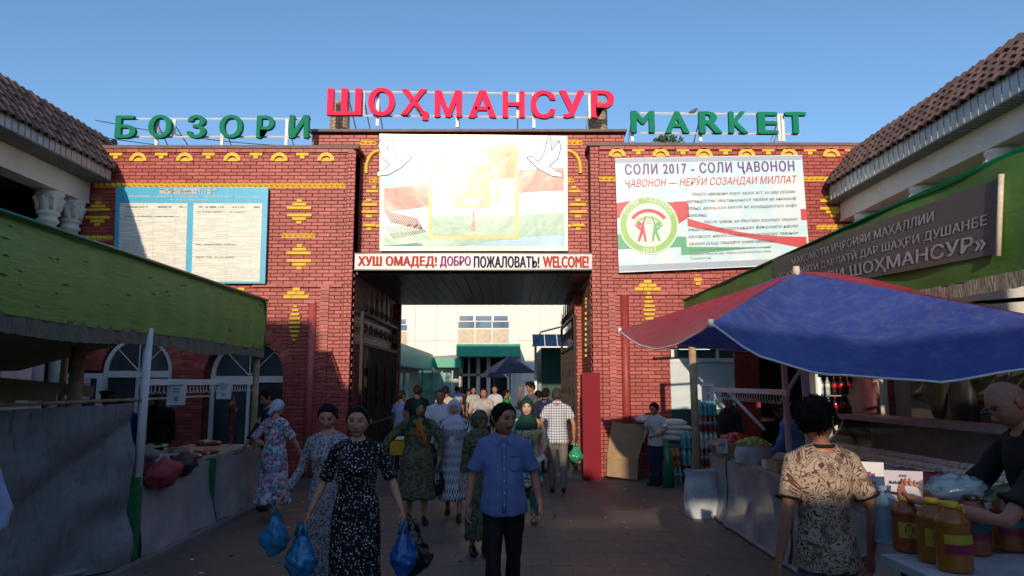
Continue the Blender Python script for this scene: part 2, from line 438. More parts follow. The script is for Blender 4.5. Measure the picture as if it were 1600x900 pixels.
# ---- left wing
lw = empty('brick_wing', (0, 0, 0), 0, 'red painted brick gate wing carrying the blue-edged notice board, with green letters above it', 'brick building')
def holes_l(z):
    h = list(hl1(z))+list(hl2(z))
    if z < 2.02 and z > 0: h.append((-8.62, -8.14))
    return h
brick_face(lw, -8.75, -3.37, 0.03, 6.56, F, holes_l, prefer=lambda x, z: z > 3.0 and (x > -4.95 or z > 5.8))
brick_face(lw, -3.36, -3.20, 0.03, 6.56, F-.05, limit=0, module=.16, pname='corner_brickwork')
m = MB()
m.box((-8.75, F+.38, 0), (-8.62, F+.9, 6.55), MORTAR); m.build('end_core', lw); m = MB()
m.box((-3.36, F-.03, 0), (-3.20, F+2.0, 6.50), MORTAR)
m.build('pier_core', lw)
b = MB(); b.box((-8.75, F-.06, 6.585), (-3.15, F+.5, 6.655), M('rusty_coping', (.16, .10, .085), .6, .3, 5)); b.build('coping', lw)
b = MB(); x = -8.7
while x < -3.5: b.cur = random.random(); b.box((x, F-.045, 6.51), (x+.25, F+.02, 6.575), BRICK); x += .26
tag(b.build('cornice_row', lw), kind='stuff')
b = MB()
for z_, xa, xb in ((3.715, -5.2, -3.40), (3.395, -5.2, -3.93)):
    x = xa
    while x < xb-.1: b.cur = random.random(); b.box((x, F-.04, z_), (min(x+.25, xb), F+.02, z_+.065), BRICK); x += .26
# pilaster strips between ledges
z = .05
while z < 3.66: b.cur = random.random(); b.box((-3.83, F-.035, z), (-3.66, F+.02, z+.065), BRICK); z += .075
tag(b.build('ledge_row', lw), kind='stuff')
REDP = M('dark_red_paint', (.30, .03, .035), .4, .2, 6)
b = MB(); b.tube([(-3.98, F, 0), (-3.98, F, 3.39)], .08, BRICK, 14); b.build('round_column', lw)
for px in (217, 289.5, 363.5, 437, 510): p = at(px, 252, F); link('yellow_arch', ARC, lw, (p.x, F-.045, p.z))
for px in (182, 253, 326.5, 400.5, 473): p = at(px, 244, F); link('yellow_tee', TEE, lw, (p.x, F-.038, p.z))
zigzag(lw, -8.5, -3.42, 5.80, F)
for px in (468,):
    for py, up in ((325, 1), (336.5, 0), (395.5, 1), (407.5, 0)): p = at(px, py, F); stepped(lw, p.x, p.z, F, up)
    p = at(px, 367, F); zigzag(lw, p.x-.30, p.x+.33, p.z-.03, F)
for py, up in ((328, 1), (340, 0)): p = at(153, py, F); stepped(lw, p.x, p.z, F, up)
p = at(152, 371, F); zigzag(lw, p.x-.3, p.x+.3, p.z-.03, F)
p = at(463, 464, F); pyramid(lw, p.x, p.z, F); p = at(461, 508, F); ribbed(lw, p.x, p.z, F)
p = at(377, 452, F); yb(lw, p.x, p.z, F, .16); yb(lw, p.x, p.z-.08, F, .10)
# ---- right wing
rw = empty('brick_wing', (0, 0, 0), 0, 'red painted brick gate wing behind the СОЛИ 2017 banner, green MARKET letters on its roof edge', 'brick building')
def holes_r(z): return [(3.13, 6.95)] if z < 2.47 else []
brick_face(rw, 1.79, 8.2, 0.03, 6.62, F, holes_r, prefer=lambda x, z: z > 2.2 and (x < 2.15 or x > 5.95 or z > 6.3 or z < 4.1) and x < 7.0)
brick_face(rw, 1.60, 1.78, 0.03, 6.62, F-.05, limit=0, module=.18, pname='corner_brickwork')
m = MB(); m.box((1.615, F-.03, 0), (1.78, F+2.0, 6.55), MORTAR); m.build('pier_core', rw)
b = MB(); b.box((1.55, F-.06, 6.645), (8.2, F+.5, 6.71), M('rusty_coping', (.16, .10, .085))); b.build('coping', rw)
b = MB(); x = 1.8
while x < 8: b.cur = random.random(); b.box((x, F-.045, 6.57), (x+.25, F+.02, 6.635), BRICK); x += .26
tag(b.build('cornice_row', rw), kind='stuff')
b = MB()
for z_, xa, xb in ((3.90, 2.0, 4.2), (3.56, 2.1, 4.2)):
    x = xa
    while x < xb-.1: b.cur = random.random(); b.box((x, F-.04, z_), (min(x+.25, xb), F+.02, z_+.065), BRICK); x += .26
z = .05
while z < 3.52: b.cur = random.random(); b.box((1.93, F-.035, z), (2.06, F+.02, z+.065), BRICK); z += .075
tag(b.build('ledge_row', rw), kind='stuff')
b = MB(); b.tube([(2.25, F, 0), (2.25, F, 3.55)], .085, BRICK, 14); b.build('round_column', rw)
for px in (964, 1032, 1099.6, 1166, 1232, 1298): p = at(px, 245, F); link('yellow_arch', ARC, rw, (p.x, F-.045, p.z))
for px in (997, 1066.6, 1133, 1200, 1265, 1329): p = at(px, 237.5, F); link('yellow_tee', TEE, rw, (p.x, F-.038, p.z))
z_ = at(945, 281, F).z; zigzag(rw, 1.82, 2.2, z_, F); zigzag(rw, 5.9, 7.2, z_, F)
for py, up in ((314, 1), (326, 0)): p = at(1300, py, F); stepped(rw, p.x, p.z, F, up)
p = at(1303, 354, F); zigzag(rw, p.x-.3, p.x+.3, p.z-.03, F)
p = at(1012, 452, F); pyramid(rw, p.x, p.z, F); p = at(1014, 488, F); ribbed(rw, p.x, p.z, F)
p = at(1090, 437, F); yb(rw, p.x, p.z, F, .16); yb(rw, p.x, p.z-.08, F, .10); yb(rw, p.x, p.z+.08, F, .12)
# jamb of the right pier, facing the gateway (brick courses on the side face) and inner lit pier
b = MB(); z = .03; r_ = 0
while z < 3.95:
    y = F+.02+(r_ % 2)*-.12
    while y < F+2.0:
        a, c = max(y, F+.0), min(y+.25, F+2.0)
        if c-a > .03: b.cur = random.random(); b.box((1.60, a, z), (1.64, c, z+BH), BRICK)
        y += .26
    z += RP; r_ += 1
tag(b.build('jamb_brickwork', rw), kind='stuff')
for py in (468, 474, 480): p = axx(916, py, 1.60); m = MB(); m.box((-.03, -.12, -.03), (.02, .12, .03), YEL); link('yellow_brick', m.mesh('y'), rw, p)
for i in range(9): p = axx(916.5, 490+i*8.2, 1.60); m = MB(); m.box((-.04, -.07-.0*i, -.027), (.02, .07, .027), YEL); link('yellow_brick', m.mesh('y'), rw, p)

# ---- centre block
C = 14.5
cb = empty('gate_centre_block', (0, 0, 0), 0, 'raised middle block of the brick gate over the passage, behind the big pale banner', 'brick building')
cx0, cx1 = at(488, 200, C).x, at(975, 207, C).x
brick_face(cb, cx0, cx1, 4.08, 7.10, C, prefer=lambda x, z: (-3.25 < x < -2.7) or (1.1 < x < 1.65) or z > 6.85)
b = MB(); b.box((cx0-.05, C-.07, 7.125), (cx1+.05, C+.6, 7.18), M('rusty_coping', (.16, .10, .085))); b.build('coping', cb)
b = MB(); b.box((cx0+.02, C+.39, 4.1), (cx1-.02, C+5.3, 7.05), MORTAR)
b.box((-3.55, F+2.0, 0), (-3.21, 20, 4.1), MORTAR); b.box((1.62, F+2.0, 0), (1.9, 20, 4.1), MORTAR); b.build('core', cb)
b = MB(); z = .03; r_ = 0   # side walls of the passage
while z < 4.0:
    for X, s in ((-3.21, 1), (1.62, -1)):
        y = F+.05+(r_ % 2)*.13
        while y < 20:
            b.cur = random.random(); b.box((min(X, X+.03*s), y, z), (max(X, X+.03*s), y+.25, z+BH), BRICK); y += .26
    z += RP; r_ += 1
tag(b.build('passage_brickwork', cb), kind='stuff')
# inner pier beside the right gate leaf, lit by the sun
brick_face(cb, 1.38, 1.60, .03, 3.97, 16.1, limit=0, module=.22, pname='pier_brickwork', depth=.28)
brick_face(cb, -3.18, -3.02, .03, 3.97, 18.9, limit=0, module=.16, pname='pier_brickwork', depth=.28)
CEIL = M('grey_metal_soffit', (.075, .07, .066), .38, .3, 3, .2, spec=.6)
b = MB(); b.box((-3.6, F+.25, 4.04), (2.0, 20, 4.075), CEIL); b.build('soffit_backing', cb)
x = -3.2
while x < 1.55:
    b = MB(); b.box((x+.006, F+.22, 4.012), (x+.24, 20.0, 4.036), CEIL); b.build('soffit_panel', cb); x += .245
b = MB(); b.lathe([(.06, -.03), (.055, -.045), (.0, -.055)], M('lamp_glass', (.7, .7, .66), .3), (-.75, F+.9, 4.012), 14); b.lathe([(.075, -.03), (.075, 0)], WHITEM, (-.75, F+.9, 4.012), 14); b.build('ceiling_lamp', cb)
# ornaments either side of the banner
for s, c0 in ((-1, 740), (1, 740)):
    def q(dx, py): return at(c0+s*dx, py, C)
    p = q(161, 222); zigzag(cb, p.x-.16, p.x+.16, p.z-.03, C)
    p = q(152, 281); zigzag(cb, p.x-.1, p.x+.1, p.z-.03, C)
    for dx, py, w in ((156, 293, .1), (158, 299, .25), (163, 313, .12), (163, 320, .34), (163, 331, .36), (163, 338, .14), (163, 352, .26), (163, 358, .1), (148, 353, .12)):
        p = q(dx, py); yb(cb, p.x, p.z, C, w)
    m = MB(); pts = []
    p0 = q(140, 236)
    for i in range(9):
        a = R(90)*i/8; pts.append((p0.x+s*(.08+.28*math.sin(a)), C-.03, p0.z-.55*(1-math.cos(a)) if 0 else p0.z-.38*(1-math.cos(a))))
    pts.append((pts[-1][0], C-.03, pts[-1][2]-.12))
    m.tube(pts, (.035, .035), YEL, 4, False) if 0 else m.tube(pts, .04, YEL, 6, False); m.build('yellow_quarter_arch', cb)
# turrets and low stone parapet on the roof
for px in (531, 934):
    p = at(px, 190, 15.2); t = MB(); st = MB()
    t.lathe([(.20, -.6), (.20, .50), (.17, .55), (0, .55)], MORTAR, (0, 0, 0), 18)
    for r_ in range(9):
        for k in range(9):
            a0 = 2*math.pi*(k+(r_ % 2)*.5)/9; st.cur = random.random(); cc = MB()
            pts = [(.215*math.cos(a0+2*math.pi/9*.93*i/3), .215*math.sin(a0+2*math.pi/9*.93*i/3)) for i in range(4)]
            z_ = -.15+r_*.078
            vs = [(x, y, z_) for x, y in pts]+[(x, y, z_+.068) for x, y in pts]+[(x*.9, y*.9, z_) for x, y in pts]+[(x*.9, y*.9, z_+.068) for x, y in pts]
            fs = [(i, i+1, i+5, i+4) for i in range(3)]+[(4+i, 5+i, 13+i, 12+i) for i in range(3)]+[(0, 4, 12, 8), (3, 11, 15, 7), (8, 9, 1, 0), (9, 10, 2, 1), (10, 11, 3, 2)]
            st.add(vs, fs, STONE)
    o = t.build('turret', cb, loc=(p.x, 15.2, p.z-.12)); s_ = st.build('turret_stonework', o); tag(s_, kind='stuff')
st = MB(); x = -3.5
while x < 1.95:
    w = random.uniform(.2, .34); st.cur = random.random(); hh = 7.33+random.uniform(0, .05)
    st.box((x, 15.3, 7.05), (x+w-.012, 15.6, hh), STONE, rz=random.uniform(-.03, .03)); x += w
tag(st.build('parapet_stones', cb), kind='stuff')
for px in (670, 745, 825):
    p = at(px, 197, 15.28); m = MB()
    m.tube([(p.x+.17*math.cos(math.pi*i/8), 15.26, 7.27+.14*math.sin(math.pi*i/8)) for i in range(9)], .035, M('dark_tan_stone', (.2, .13, .09)), 6); m.build('parapet_arch', cb)

# ================================================================== windows and doors in the wings
def fan_window(parent, cx, r, zc, zb, y, W=.075, spokes=3, fill=GLASS):
    f = MB(); n = 18
    def arc(ra, rb, ya, yb_, mt):
        vs = []; fs = []
        for i in range(n+1):
            a = math.pi*i/n
            for rr, yy in ((rb, ya), (ra, ya), (ra, yb_), (rb, yb_)): vs.append((cx+rr*math.cos(a), yy, zc+rr*math.sin(a)))
        for i in range(n):
            for k in range(4): fs.append((i*4+k, (i+1)*4+k, (i+1)*4+(k+1) % 4, i*4+(k+1) % 4))
        f.add(vs, fs, mt)
    arc(r-W, r, y, y+.08, WHITEF)
    f.box((cx-r, y-.004, zc-.13), (cx+r, y+.085, zc), WHITEF)
    for s in (-1, 1): f.box((cx+s*(r-W/2)-W/2, y, zb), (cx+s*(r-W/2)+W/2, y+.08, zc-.13), WHITEF)
    f.box((cx-.03, y+.002, zb), (cx+.03, y+.07, zc-.13), WHITEF)
    for i in range(1, spokes+1):
        a = math.pi*i/(spokes+1); d = Vector((math.cos(a), 0, math.sin(a))); f.tube([Vector((cx, y+.03, zc))+d*.02, Vector((cx, y+.03, zc))+d*(r-.03)], .012, WHITEF, 4, False)
    o = f.build('window', parent)
    g = MB(); vs = [(cx+(r-.02)*math.cos(math.pi*i/n), y+.05, zc+(r-.02)*math.sin(math.pi*i/n)) for i in range(n+1)]
    g.add(vs, [tuple(range(n+1))[::-1]], fill); g.box((cx-r+.02, y+.045, zb), (cx+r-.02, y+.055, zc-.1), fill); g.build('pane', o)
    return o
fan_window(lw, -7.42, .68, 2.05, .9, F+.06)
fan_window(lw, -5.30, .77, 1.95, .03, F+.30, .08, 3)
b = MB()   # brick ring round the arched door and window
for cx, r, zc in ((-5.30, .80, 1.95), (-7.42, .72, 2.05)):
    for i in range(22):
        a0 = math.pi*(i+.04)/22; a1 = math.pi*(i+.94)/22; b.cur = random.random()
        vs = [(cx+rr*math.cos(a), yy, zc+rr*math.sin(a)) for a in (a0, a1) for rr in (r, r+.20) for yy in (F-.012, F+.05)]
        b.add(vs, [(0, 2, 6, 4), (1, 5, 7, 3), (0, 1, 3, 2), (4, 6, 7, 5), (0, 4, 5, 1), (2, 3, 7, 6)], BRICK)
tag(b.build('arch_brickwork', lw), kind='stuff')
# white door and shop opening in the right wing
d = empty('x'); bpy.data.objects.remove(d)
b = MB(); b.box((3.13, F+.05, 1.30), (4.40, F+.11, 2.25), M('pale_blue_white_paint', (.60, .66, .70), .5, .08)); b.box((3.13, F+.05, .03), (4.40, F+.11, 1.30), DKTEAL)
b.box((3.13, F+.03, 2.22), (4.40, F+.12, 2.30), WHITEF)
for x in (3.16, 3.55, 4.05): b.box((x, F+.035, 2.30), (x+.06, F+.11, 2.47), WHITEF)
o = b.build('door', rw); g = MB(); g.box((3.13, F+.07, 2.30), (4.4, F+.08, 2.47), GLASS); g.build('pane', o)
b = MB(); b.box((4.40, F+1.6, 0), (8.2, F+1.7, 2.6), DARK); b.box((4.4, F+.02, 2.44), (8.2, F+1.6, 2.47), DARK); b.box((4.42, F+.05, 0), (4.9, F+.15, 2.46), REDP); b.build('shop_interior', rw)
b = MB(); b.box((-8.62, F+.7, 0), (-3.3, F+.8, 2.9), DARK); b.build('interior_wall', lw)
# kiosk window with the food picture, left
kw = empty('kiosk_window', (0, 0, 0), 0, 'white framed kiosk window holding a small food poster, left of the arched window', 'window')
p0 = at(88, 583, 13.6); p1 = at(158, 626, 13.6)
b = MB(); fw = .1
b.box((p0.x, 13.58, .8), (p0.x+fw, 13.66, p0.z), WHITEF); b.box((p1.x-fw, 13.58, .8), (p1.x, 13.66, p0.z), WHITEF); b.box((p0.x+fw, 13.58, p0.z-fw), (p1.x-fw, 13.66, p0.z), WHITEF); b.box((p0.x+fw, 13.58, .8), (p1.x-fw, 13.66, .95), WHITEF)
b.box((p0.x, 13.58, 0), (p1.x, 13.7, .8), WHITEP); b.build('frame', kw)
g = MB(); g.box((p0.x+fw, 13.62, .95), (p1.x-fw, 13.63, p0.z-fw), GLASS); g.build('pane', kw)
mfp, tfp, bfp = nt('food_poster_print'); v = coords(tfp, 'Object')
sx = sep(tfp, v); ro = math_(tfp, 'GREATER_THAN', math_(tfp, 'FRACT', math_(tfp, 'MULTIPLY', sx[2], 16)), .5)
cells_ = voro(tfp, v, 9, 'F1', 'Color'); bl = ramp(tfp, noise(tfp, v, 7, 2), [(.45, 0), (.55, 1)])
c = mix(tfp, math_(tfp, 'MULTIPLY', bl, ro), (.72, .74, .78), mix(tfp, .55, cells_, (.55, .12, .05)))
L(tfp, c, bfp.inputs['Base Color'])
q0 = at(98, 592, 13.55); q1 = at(139, 624, 13.55)
b = MB(); b.box((q0.x, 13.55, q1.z), (q1.x, 13.56, q0.z), mfp); b.build('food_poster', kw)

# ================================================================== side buildings
def column(parent, x, y, r, z0, z1):
    s = empty_part = MB(); n = 20
    s.lathe([(r*1.5, 0), (r*1.5, .12), (r*1.25, .18), (r*1.1, .24), (r, .3), (r*.92, z1-z0-.62), (r*1.15, z1-z0-.60), (r*1.18, z1-z0-.55), (r*.95, z1-z0-.53), (r*1.0, z1-z0-.47), (r*1.25, z1-z0-.45), (r*1.2, z1-z0-.40), (r*1.0, z1-z0-.38), (r*1.1, z1-z0-.2), (r*1.45, z1-z0-.07), (r*1.5, z1-z0-.06), (r*1.5, z1-z0)], WHITEP, (x, y, z0), n)
    o = s.build('column', parent)
    l = MB()   # leaves of the capital
    for k in range(8):
        a = 2*math.pi*k/8; d = Vector((math.cos(a), math.sin(a), 0))
        base = Vector((x, y, z1-.37))
        l.tube([base+d*r*1.02, base+d*r*1.12+Vector((0, 0, .14)), base+d*r*1.5+Vector((0, 0, .25)), base+d*r*1.62+Vector((0, 0, .21))], [(.06, .02), (.065, .025), (.05, .025), (.02, .015)], WHITEP, 8)
    l.build('capital_leaves', o)
def tile_mesh():
    m = MB(); w = .205; n = 8; L_ = .30
    def f(u, v):
        a = u*w; h = .05*math.sin(math.pi*min(1, u/.72))**.8 if u < .72 else -.012*math.sin(math.pi*(u-.72)/.28)
        return (a, v*L_, h+.026*(1-v))
    m.grid(f, n, 1, ROOF, False)
    vs = [f(i/n, 0) for i in range(n+1)]; lo = [(a, b_, c-.03) for a, b_, c in vs]
    m.add(vs+lo, [(i, i+n+1, i+n+2, i+1) for i in range(n)], ROOF)
    return m.mesh('roof_tile')
TILE = tile_mesh()
SOFF = M('grey_ribbed_soffit', (.26, .27, .26), .5, .15, 3)
FASC = M('grey_fascia_metal', (.40, .44, .46), .4, .25, 4, .1, metal=.35)
def side_building(side, xf, zf0, zf1, xr, zr, yend, yr, ystart, xb, zb, label, cols, ncol_r, wallx, wallm, tile_from):
    s = -1 if side < 0 else 1
    o = empty('side_building', (0, 0, 0), 0, label, 'building')
    # fascia strips with folded ribs
    y = ystart; f = MB()
    while y < yend-.02:
        w = min(.155, yend-y); f.box((min(xf, xf+s*.03), y+.004, zf0), (max(xf, xf+s*.03), y+w-.004, zf1), FASC)
        f.box((min(xf-s*.012, xf), y, zf0-.004), (max(xf-s*.012, xf), y+.02, zf1), FASC); y += .155
    tag(f.build('fascia_strips', o), kind='stuff')
    b = MB(); b.box((min(xf, xb+s*.3), ystart, zf0-.02), (max(xf, xb+s*.3), yend, zf0-.005), SOFF)
    y = ystart
    while y < yend: b.box((min(xf+s*.03, xb), y, zf0-.032), (max(xf+s*.03, xb), y+.05, zf0-.02), SOFF); y += .1
    b.box((min(xf+s*.03, xb), yend-.02, zf0), (max(xf+s*.03, xb), yend, zf1), FASC); b.build('soffit', o)
    # roof deck and hip end
    b = MB(); n_ = Vector((0, 0, 0))
    b.add([(xf, ystart, zf1), (xf, yend, zf1), (xr, yr, zr), (xr, ystart, zr), (xr+s*3, ystart, zr+.2), (xr+s*3, yr, zr+.2), (xr+s*3, yend, zf1)],
          [(0, 1, 2, 3), (3, 2, 5, 4), (1, 6, 5, 2)], M('roof_underlay', (.05, .035, .03)))
    b.build('roof', o)
    b = MB(); e0 = Vector((xf-s*.02, yend, zf1+.03)); e1 = Vector((xr, yr, zr+.06)); b.tube([e0, e1], .07, M('ridge_cap_metal', (.06, .038, .032)), 8)
    b.tube([(xr, ystart, zr+.0), (xr, yr, zr+.0)], .05, M('ridge_cap_metal', (.06, .038, .032)), 8); b.build('ridge_cap', o)
    # tiles
    sl = Vector((xr-xf, 0, zr-zf1)); Ls = sl.length; sl.normalize(); nr = 5; stp = Ls/nr
    ydir = Vector((0, 1, 0)); nrm = ydir.cross(sl) if s < 0 else sl.cross(ydir)
    if nrm.z < 0: nrm = -nrm
    far = MB(); cnt = 0
    for r_ in range(nr):
        yl = yend+(yr-yend)*(r_/nr)
        k = 0; y = yl-.205
        while y > ystart:
            org = Vector((xf, y, zf1))+sl*(r_*stp-.05)+nrm*(.015+random.uniform(0, .016))+ydir*random.uniform(-.008, .008)+sl*random.uniform(-.014, .014)
            mt = Matrix((( ydir.x, sl.x, nrm.x, org.x), (ydir.y, sl.y, nrm.y, org.y), (ydir.z, sl.z, nrm.z, org.z), (0, 0, 0, 1)))
            if y > tile_from and cnt < 296: ob = link('roof_tile', TILE, o); ob.matrix_local = mt; cnt += 1
            elif r_ < 99:
                far.cur = random.random(); far.add([mt @ v.co for v in TILE.vertices], [tuple(p.vertices) for p in TILE.polygons], ROOF)
            y -= .2
    tag(far.build('roof_tiles_beyond_view', o), kind='stuff')
    # architrave, columns, wall
    b = MB(); b.box((min(xb, xb+s*.45), ystart, zb), (max(xb, xb+s*.45), 13.95, zf0-.03), WHITEP)
    b.box((min(xb-s*.03, xb), ystart, zb-.0), (max(xb-s*.03, xb), 13.93, zb+.05), WHITEP); b.build('architrave', o)
    for cy in cols: column(o, xb+s*.2, cy, ncol_r, 0, zb)
    b = MB(); b.box((min(wallx, wallx+s*.3), ystart, 0), (max(wallx, wallx+s*.3), 13.95, zf0), wallm); b.build('wall', o)
    return o
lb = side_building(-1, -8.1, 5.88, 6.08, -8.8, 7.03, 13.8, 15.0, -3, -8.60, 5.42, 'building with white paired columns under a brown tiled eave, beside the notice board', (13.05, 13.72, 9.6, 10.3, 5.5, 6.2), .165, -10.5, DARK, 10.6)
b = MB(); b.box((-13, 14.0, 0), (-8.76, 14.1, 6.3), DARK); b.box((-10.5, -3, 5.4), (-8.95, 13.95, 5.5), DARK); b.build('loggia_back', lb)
b = MB(); b.box((-8.9, 11.55, 0), (-8.3, 12.25, 2.9), WHITEP); b.box((-8.95, 11.5, 2.9), (-8.25, 12.3, 3.0), WHITEP); b.build('pier', lb)
rb = side_building(1, 6.4, 5.46, 5.75, 7.0, 6.50, 13.8, 14.4, -3, 6.66, 5.05, 'building with beige wall under the sunlit brown tiled eave, above the long green awning', (13.3, 11.4, 9.5, 7.6, 5.7), .15, 7.5, M('beige_plaster', (.46, .40, .34), .9, .1, 2), 6.9)
# ================================================================== courtyard behind the gate
wbm, wbt, wbb = nt('cream_wall_panel')
_g = wbt.nodes.new('ShaderNodeNewGeometry').outputs['Position']; _s = noise(wbt, _g, 2.5, 4, .7)
L(wbt, ramp(wbt, _s, [(.3, (.78, .75, .68)), (.7, (.86, .84, .78))]), wbb.inputs['Base Color']); wbb.inputs['Roughness'].default_value = .6
wb = empty('market_hall', (0, 0, 0), 0, 'cream panelled two storey hall with arched upper windows, seen through the gate passage', 'building')
Yh = 38.
b = MB(); b.box((-14, Yh+.05, 0), (9, Yh+8, 10), WHITEP); b.build('wall', wb)
win = [(at(720, 0, Yh).x, at(797, 0, Yh).x, at(0, 537, Yh).z, at(0, 490, Yh).z), (at(592, 0, Yh).x, at(648, 0, Yh).x, at(0, 541, Yh).z, at(0, 495, Yh).z)]
x = -12.0; pan = None
xs = [-12+i*1.13 for i in range(19)]
for i in range(18):
    for k, (za, zb_) in enumerate(((0, 2.9), (2.93, 4.02), (4.05, 6.4), (6.43, 9.9))):
        m = MB(); m.box((xs[i]+.015, Yh, za), (xs[i+1]-.015, Yh+.04, zb_), wbm); m.build('panel', wb)
for (x0, x1, z0, z1) in win:
    f = MB(); n = 14; rx = (x1-x0)/2; cx = (x0+x1)/2
    zs = z1-.45
    poly = [(x0, z0), (x1, z0)]+[(cx+rx*math.copysign(abs(math.cos(math.pi*i/n))**.5, math.cos(math.pi*i/n)), zs+.45*math.sin(math.pi*i/n)) for i in range(n+1)]
    f.prism(poly, Yh-.05, Yh-.02, WHITEF)
    o = f.build('window', wb)
    g = MB(); k = 3
    for i in range(k):
        a = x0+.05+(x1-x0-.05)*i/k; c = a+(x1-x0)/k-.08
        g.box((a, Yh-.07, z0+.85), (c, Yh-.052, zs), BGLASS); g.box((a, Yh-.07, z0+.05), (c, Yh-.052, z0+.78), M('tan_window_film', (.5, .38, .27), .4))
        g.box((a+.06*(i != 1), Yh-.07, zs+.06), (c-.06*(i != 1), Yh-.052, z1-.13), BGLASS)
    g.build('pane', o)
# green entrance fascia
c0 = at(713, 557, 35); c1 = at(813, 537, 35)
b = MB(); b.box((c0.x, 35, c0.z), (c1.x, Yh, c1.z), TEAL); b.build('entrance_canopy', wb)
c2 = at(670, 574, 35.5); c3 = at(720, 559, 35.5); b = MB(); b.box((c2.x, 35.5, c2.z), (c3.x, Yh, c3.z), TEAL); b.build('side_canopy', wb)
b = MB(); xx = [at(p, 0, 37.5).x for p in (722, 795)]
b.box((xx[0], 37.6, 0), (xx[1], 37.9, c0.z+.1), DARK); zt = c0.z
for px, w in ((723, .18), (736, .1), (748, .2), (763, .2), (793, .3)): X = at(px, 0, 37.4).x; b.box((X, 37.4, 0), (X+w, 37.55, zt), WHITEF)
b.box((xx[0], 37.4, 2.15), (xx[1], 37.5, 2.27), WHITEF); b.build('entrance', wb)
b = MB(); b.add([(at(676, 0, 36).x, 36, 2.6), (at(722, 0, 36).x, 36, 2.9), (at(722, 0, 36).x, 38, 3.3), (at(676, 0, 36).x, 38, 3.2)], [(0, 1, 2, 3)], M('tan_roof_sheet', (.4, .3, .22))); b.build('lean_to_roof', wb)
# glazed teal shop front under the left canopy
sf = empty('glazed_shopfront', (0, 0, 0), 0, 'pale green glazed shop front below the low green canopy, left of the hall entrance', 'shop front')
b = MB(); GG = glass_mat('green_tinted_glass', (.20, .32, .27), .2)
xa, xc = at(655, 0, 35.7).x, at(713, 0, 35.7).x
for i in range(4):
    a = xa+(xc-xa)*i/4; m = MB(); m.box((a+.05, 35.7, .5), (a+(xc-xa)/4-.03, 35.74, 2.3), GG); m.build('pane', sf)
b.box((xa, 35.65, .3), (xc, 35.8, .5), TEAL)
for i in range(5): a = xa+(xc-xa)*i/4; b.box((a-.03, 35.64, 0), (a+.05, 35.8, 2.4), WHITEF if i == 4 else TEAL)
b.box((xa, 35.63, 1.35), (xc, 35.7, 1.42), TEAL); b.build('frame', sf)
# long teal awning on the left of the yard
ta = empty('teal_awning_shop', (0, 0, 0), 0, 'row shop with a long turquoise metal awning along the left of the courtyard', 'shop')
TB = M('blue_green_sheet', (.14, .34, .32), .35, .2, 2, spec=.7)
y = 22.0
while y < 35:
    m = MB(); m.box((-4.0, y+.01, 2.42), (-3.96, y+.63, 3.2), TB); m.build('awning_panel', ta); y += .64
b = MB(); b.box((-7, 22, 3.15), (-4.0, 35, 3.22), TB); b.box((-7, 22, 2.40), (-4.0, 35, 2.42), TB); b.build('awning_roof', ta)
b = MB(); b.box((-9, 22.0, 0), (-4.6, 35, 2.4), M('shop_wall', (.32, .28, .24))); b.build('wall', ta)
for y in (22.6, 24.4, 26.2, 28, 30): b = MB(); b.box((-4.58, y, .9), (-4.5, y+1.2, 2.2), WHITEF); b.box((-4.49, y+.08, .98), (-4.48, y+1.12, 2.12), GG); b.build('window', ta)
# blue-grey roofed kiosk with dark green wall, right of the yard
k = empty('green_kiosk', (0, 0, 0), 0, 'dark green kiosk with a pale blue sheet roof edge, right side of the courtyard', 'kiosk')
kb = M('pale_blue_sheet', (.17, .26, .34), .4, .2, 2)
p = at(832, 541, 24); q = at(875, 513, 24)
b = MB(); b.box((1.0, 24.2, 0), (3.5, 30, 3.0), DKTEAL); b.build('wall', k)
for i in range(5):
    m = MB(); xa = p.x+i*.42; m.add([(xa, 23.6, p.z), (xa+.40, 23.6, p.z), (xa+.40, 24.2, p.z+.42), (xa, 24.2, p.z+.42), (xa, 23.6, p.z-.02), (xa+.4, 23.6, p.z-.02)], [(0, 1, 2, 3), (0, 4, 5, 1)], kb); m.build('roof_sheet', k)
b = MB(); b.tube([(p.x, 23.6, p.z-.02), (p.x+.3, 24.2, p.z+.5), (p.x+1.8, 24.4, p.z+.9)], .03, kb, 5); b.box((.75, 23.7, 0), (.83, 23.78, p.z), GREYM); b.build('roof_edge', k)
b = MB(); b.box((.42, 24, .5), (1.0, 24.5, 1.85), M('grey_blue_board', (.22, .28, .33))); tag(b.build('grey_panel'), 'grey blue upright panel standing beside the man with his hand at his face', 'panel')

# purple market umbrella
def umbrella_small(x, y, ztop, r, drop, mat, name, label):
    u = empty(name, (x, y, 0), 0, label, 'umbrella')
    b = MB(); n = 8; vs = [(0, 0, ztop)]
    for k_ in range(n):
        for t in (.5, 1.0):
            a = 2*math.pi*(k_+.3)/n; vs.append((r*t*math.cos(a), r*t*math.sin(a), ztop-drop*t**1.2))
    fs = []
    for k_ in range(n):
        a, b_ = 1+2*k_, 1+2*((k_+1) % n); fs += [(0, a, b_), (a, a+1, b_+1, b_)]
    b.add(vs, fs, mat, False); b.build('canopy', u)
    b = MB(); b.tube([(0, 0, 0), (0, 0, ztop+.08)], .025, GREYM, 8); b.build('pole', u)
umbrella_small(at(797, 556, 26).x, 26, at(797, 556, 26).z, 1.0, .62, UPURP, 'market_umbrella', 'small dark purple parasol open in the courtyard beyond the gate')
umbrella_small(at(772, 575, 27).x, 27.5, at(772, 573, 27).z, .55, .4, UPURP, 'market_umbrella', 'smaller purple parasol edge peeking below the bigger purple one')

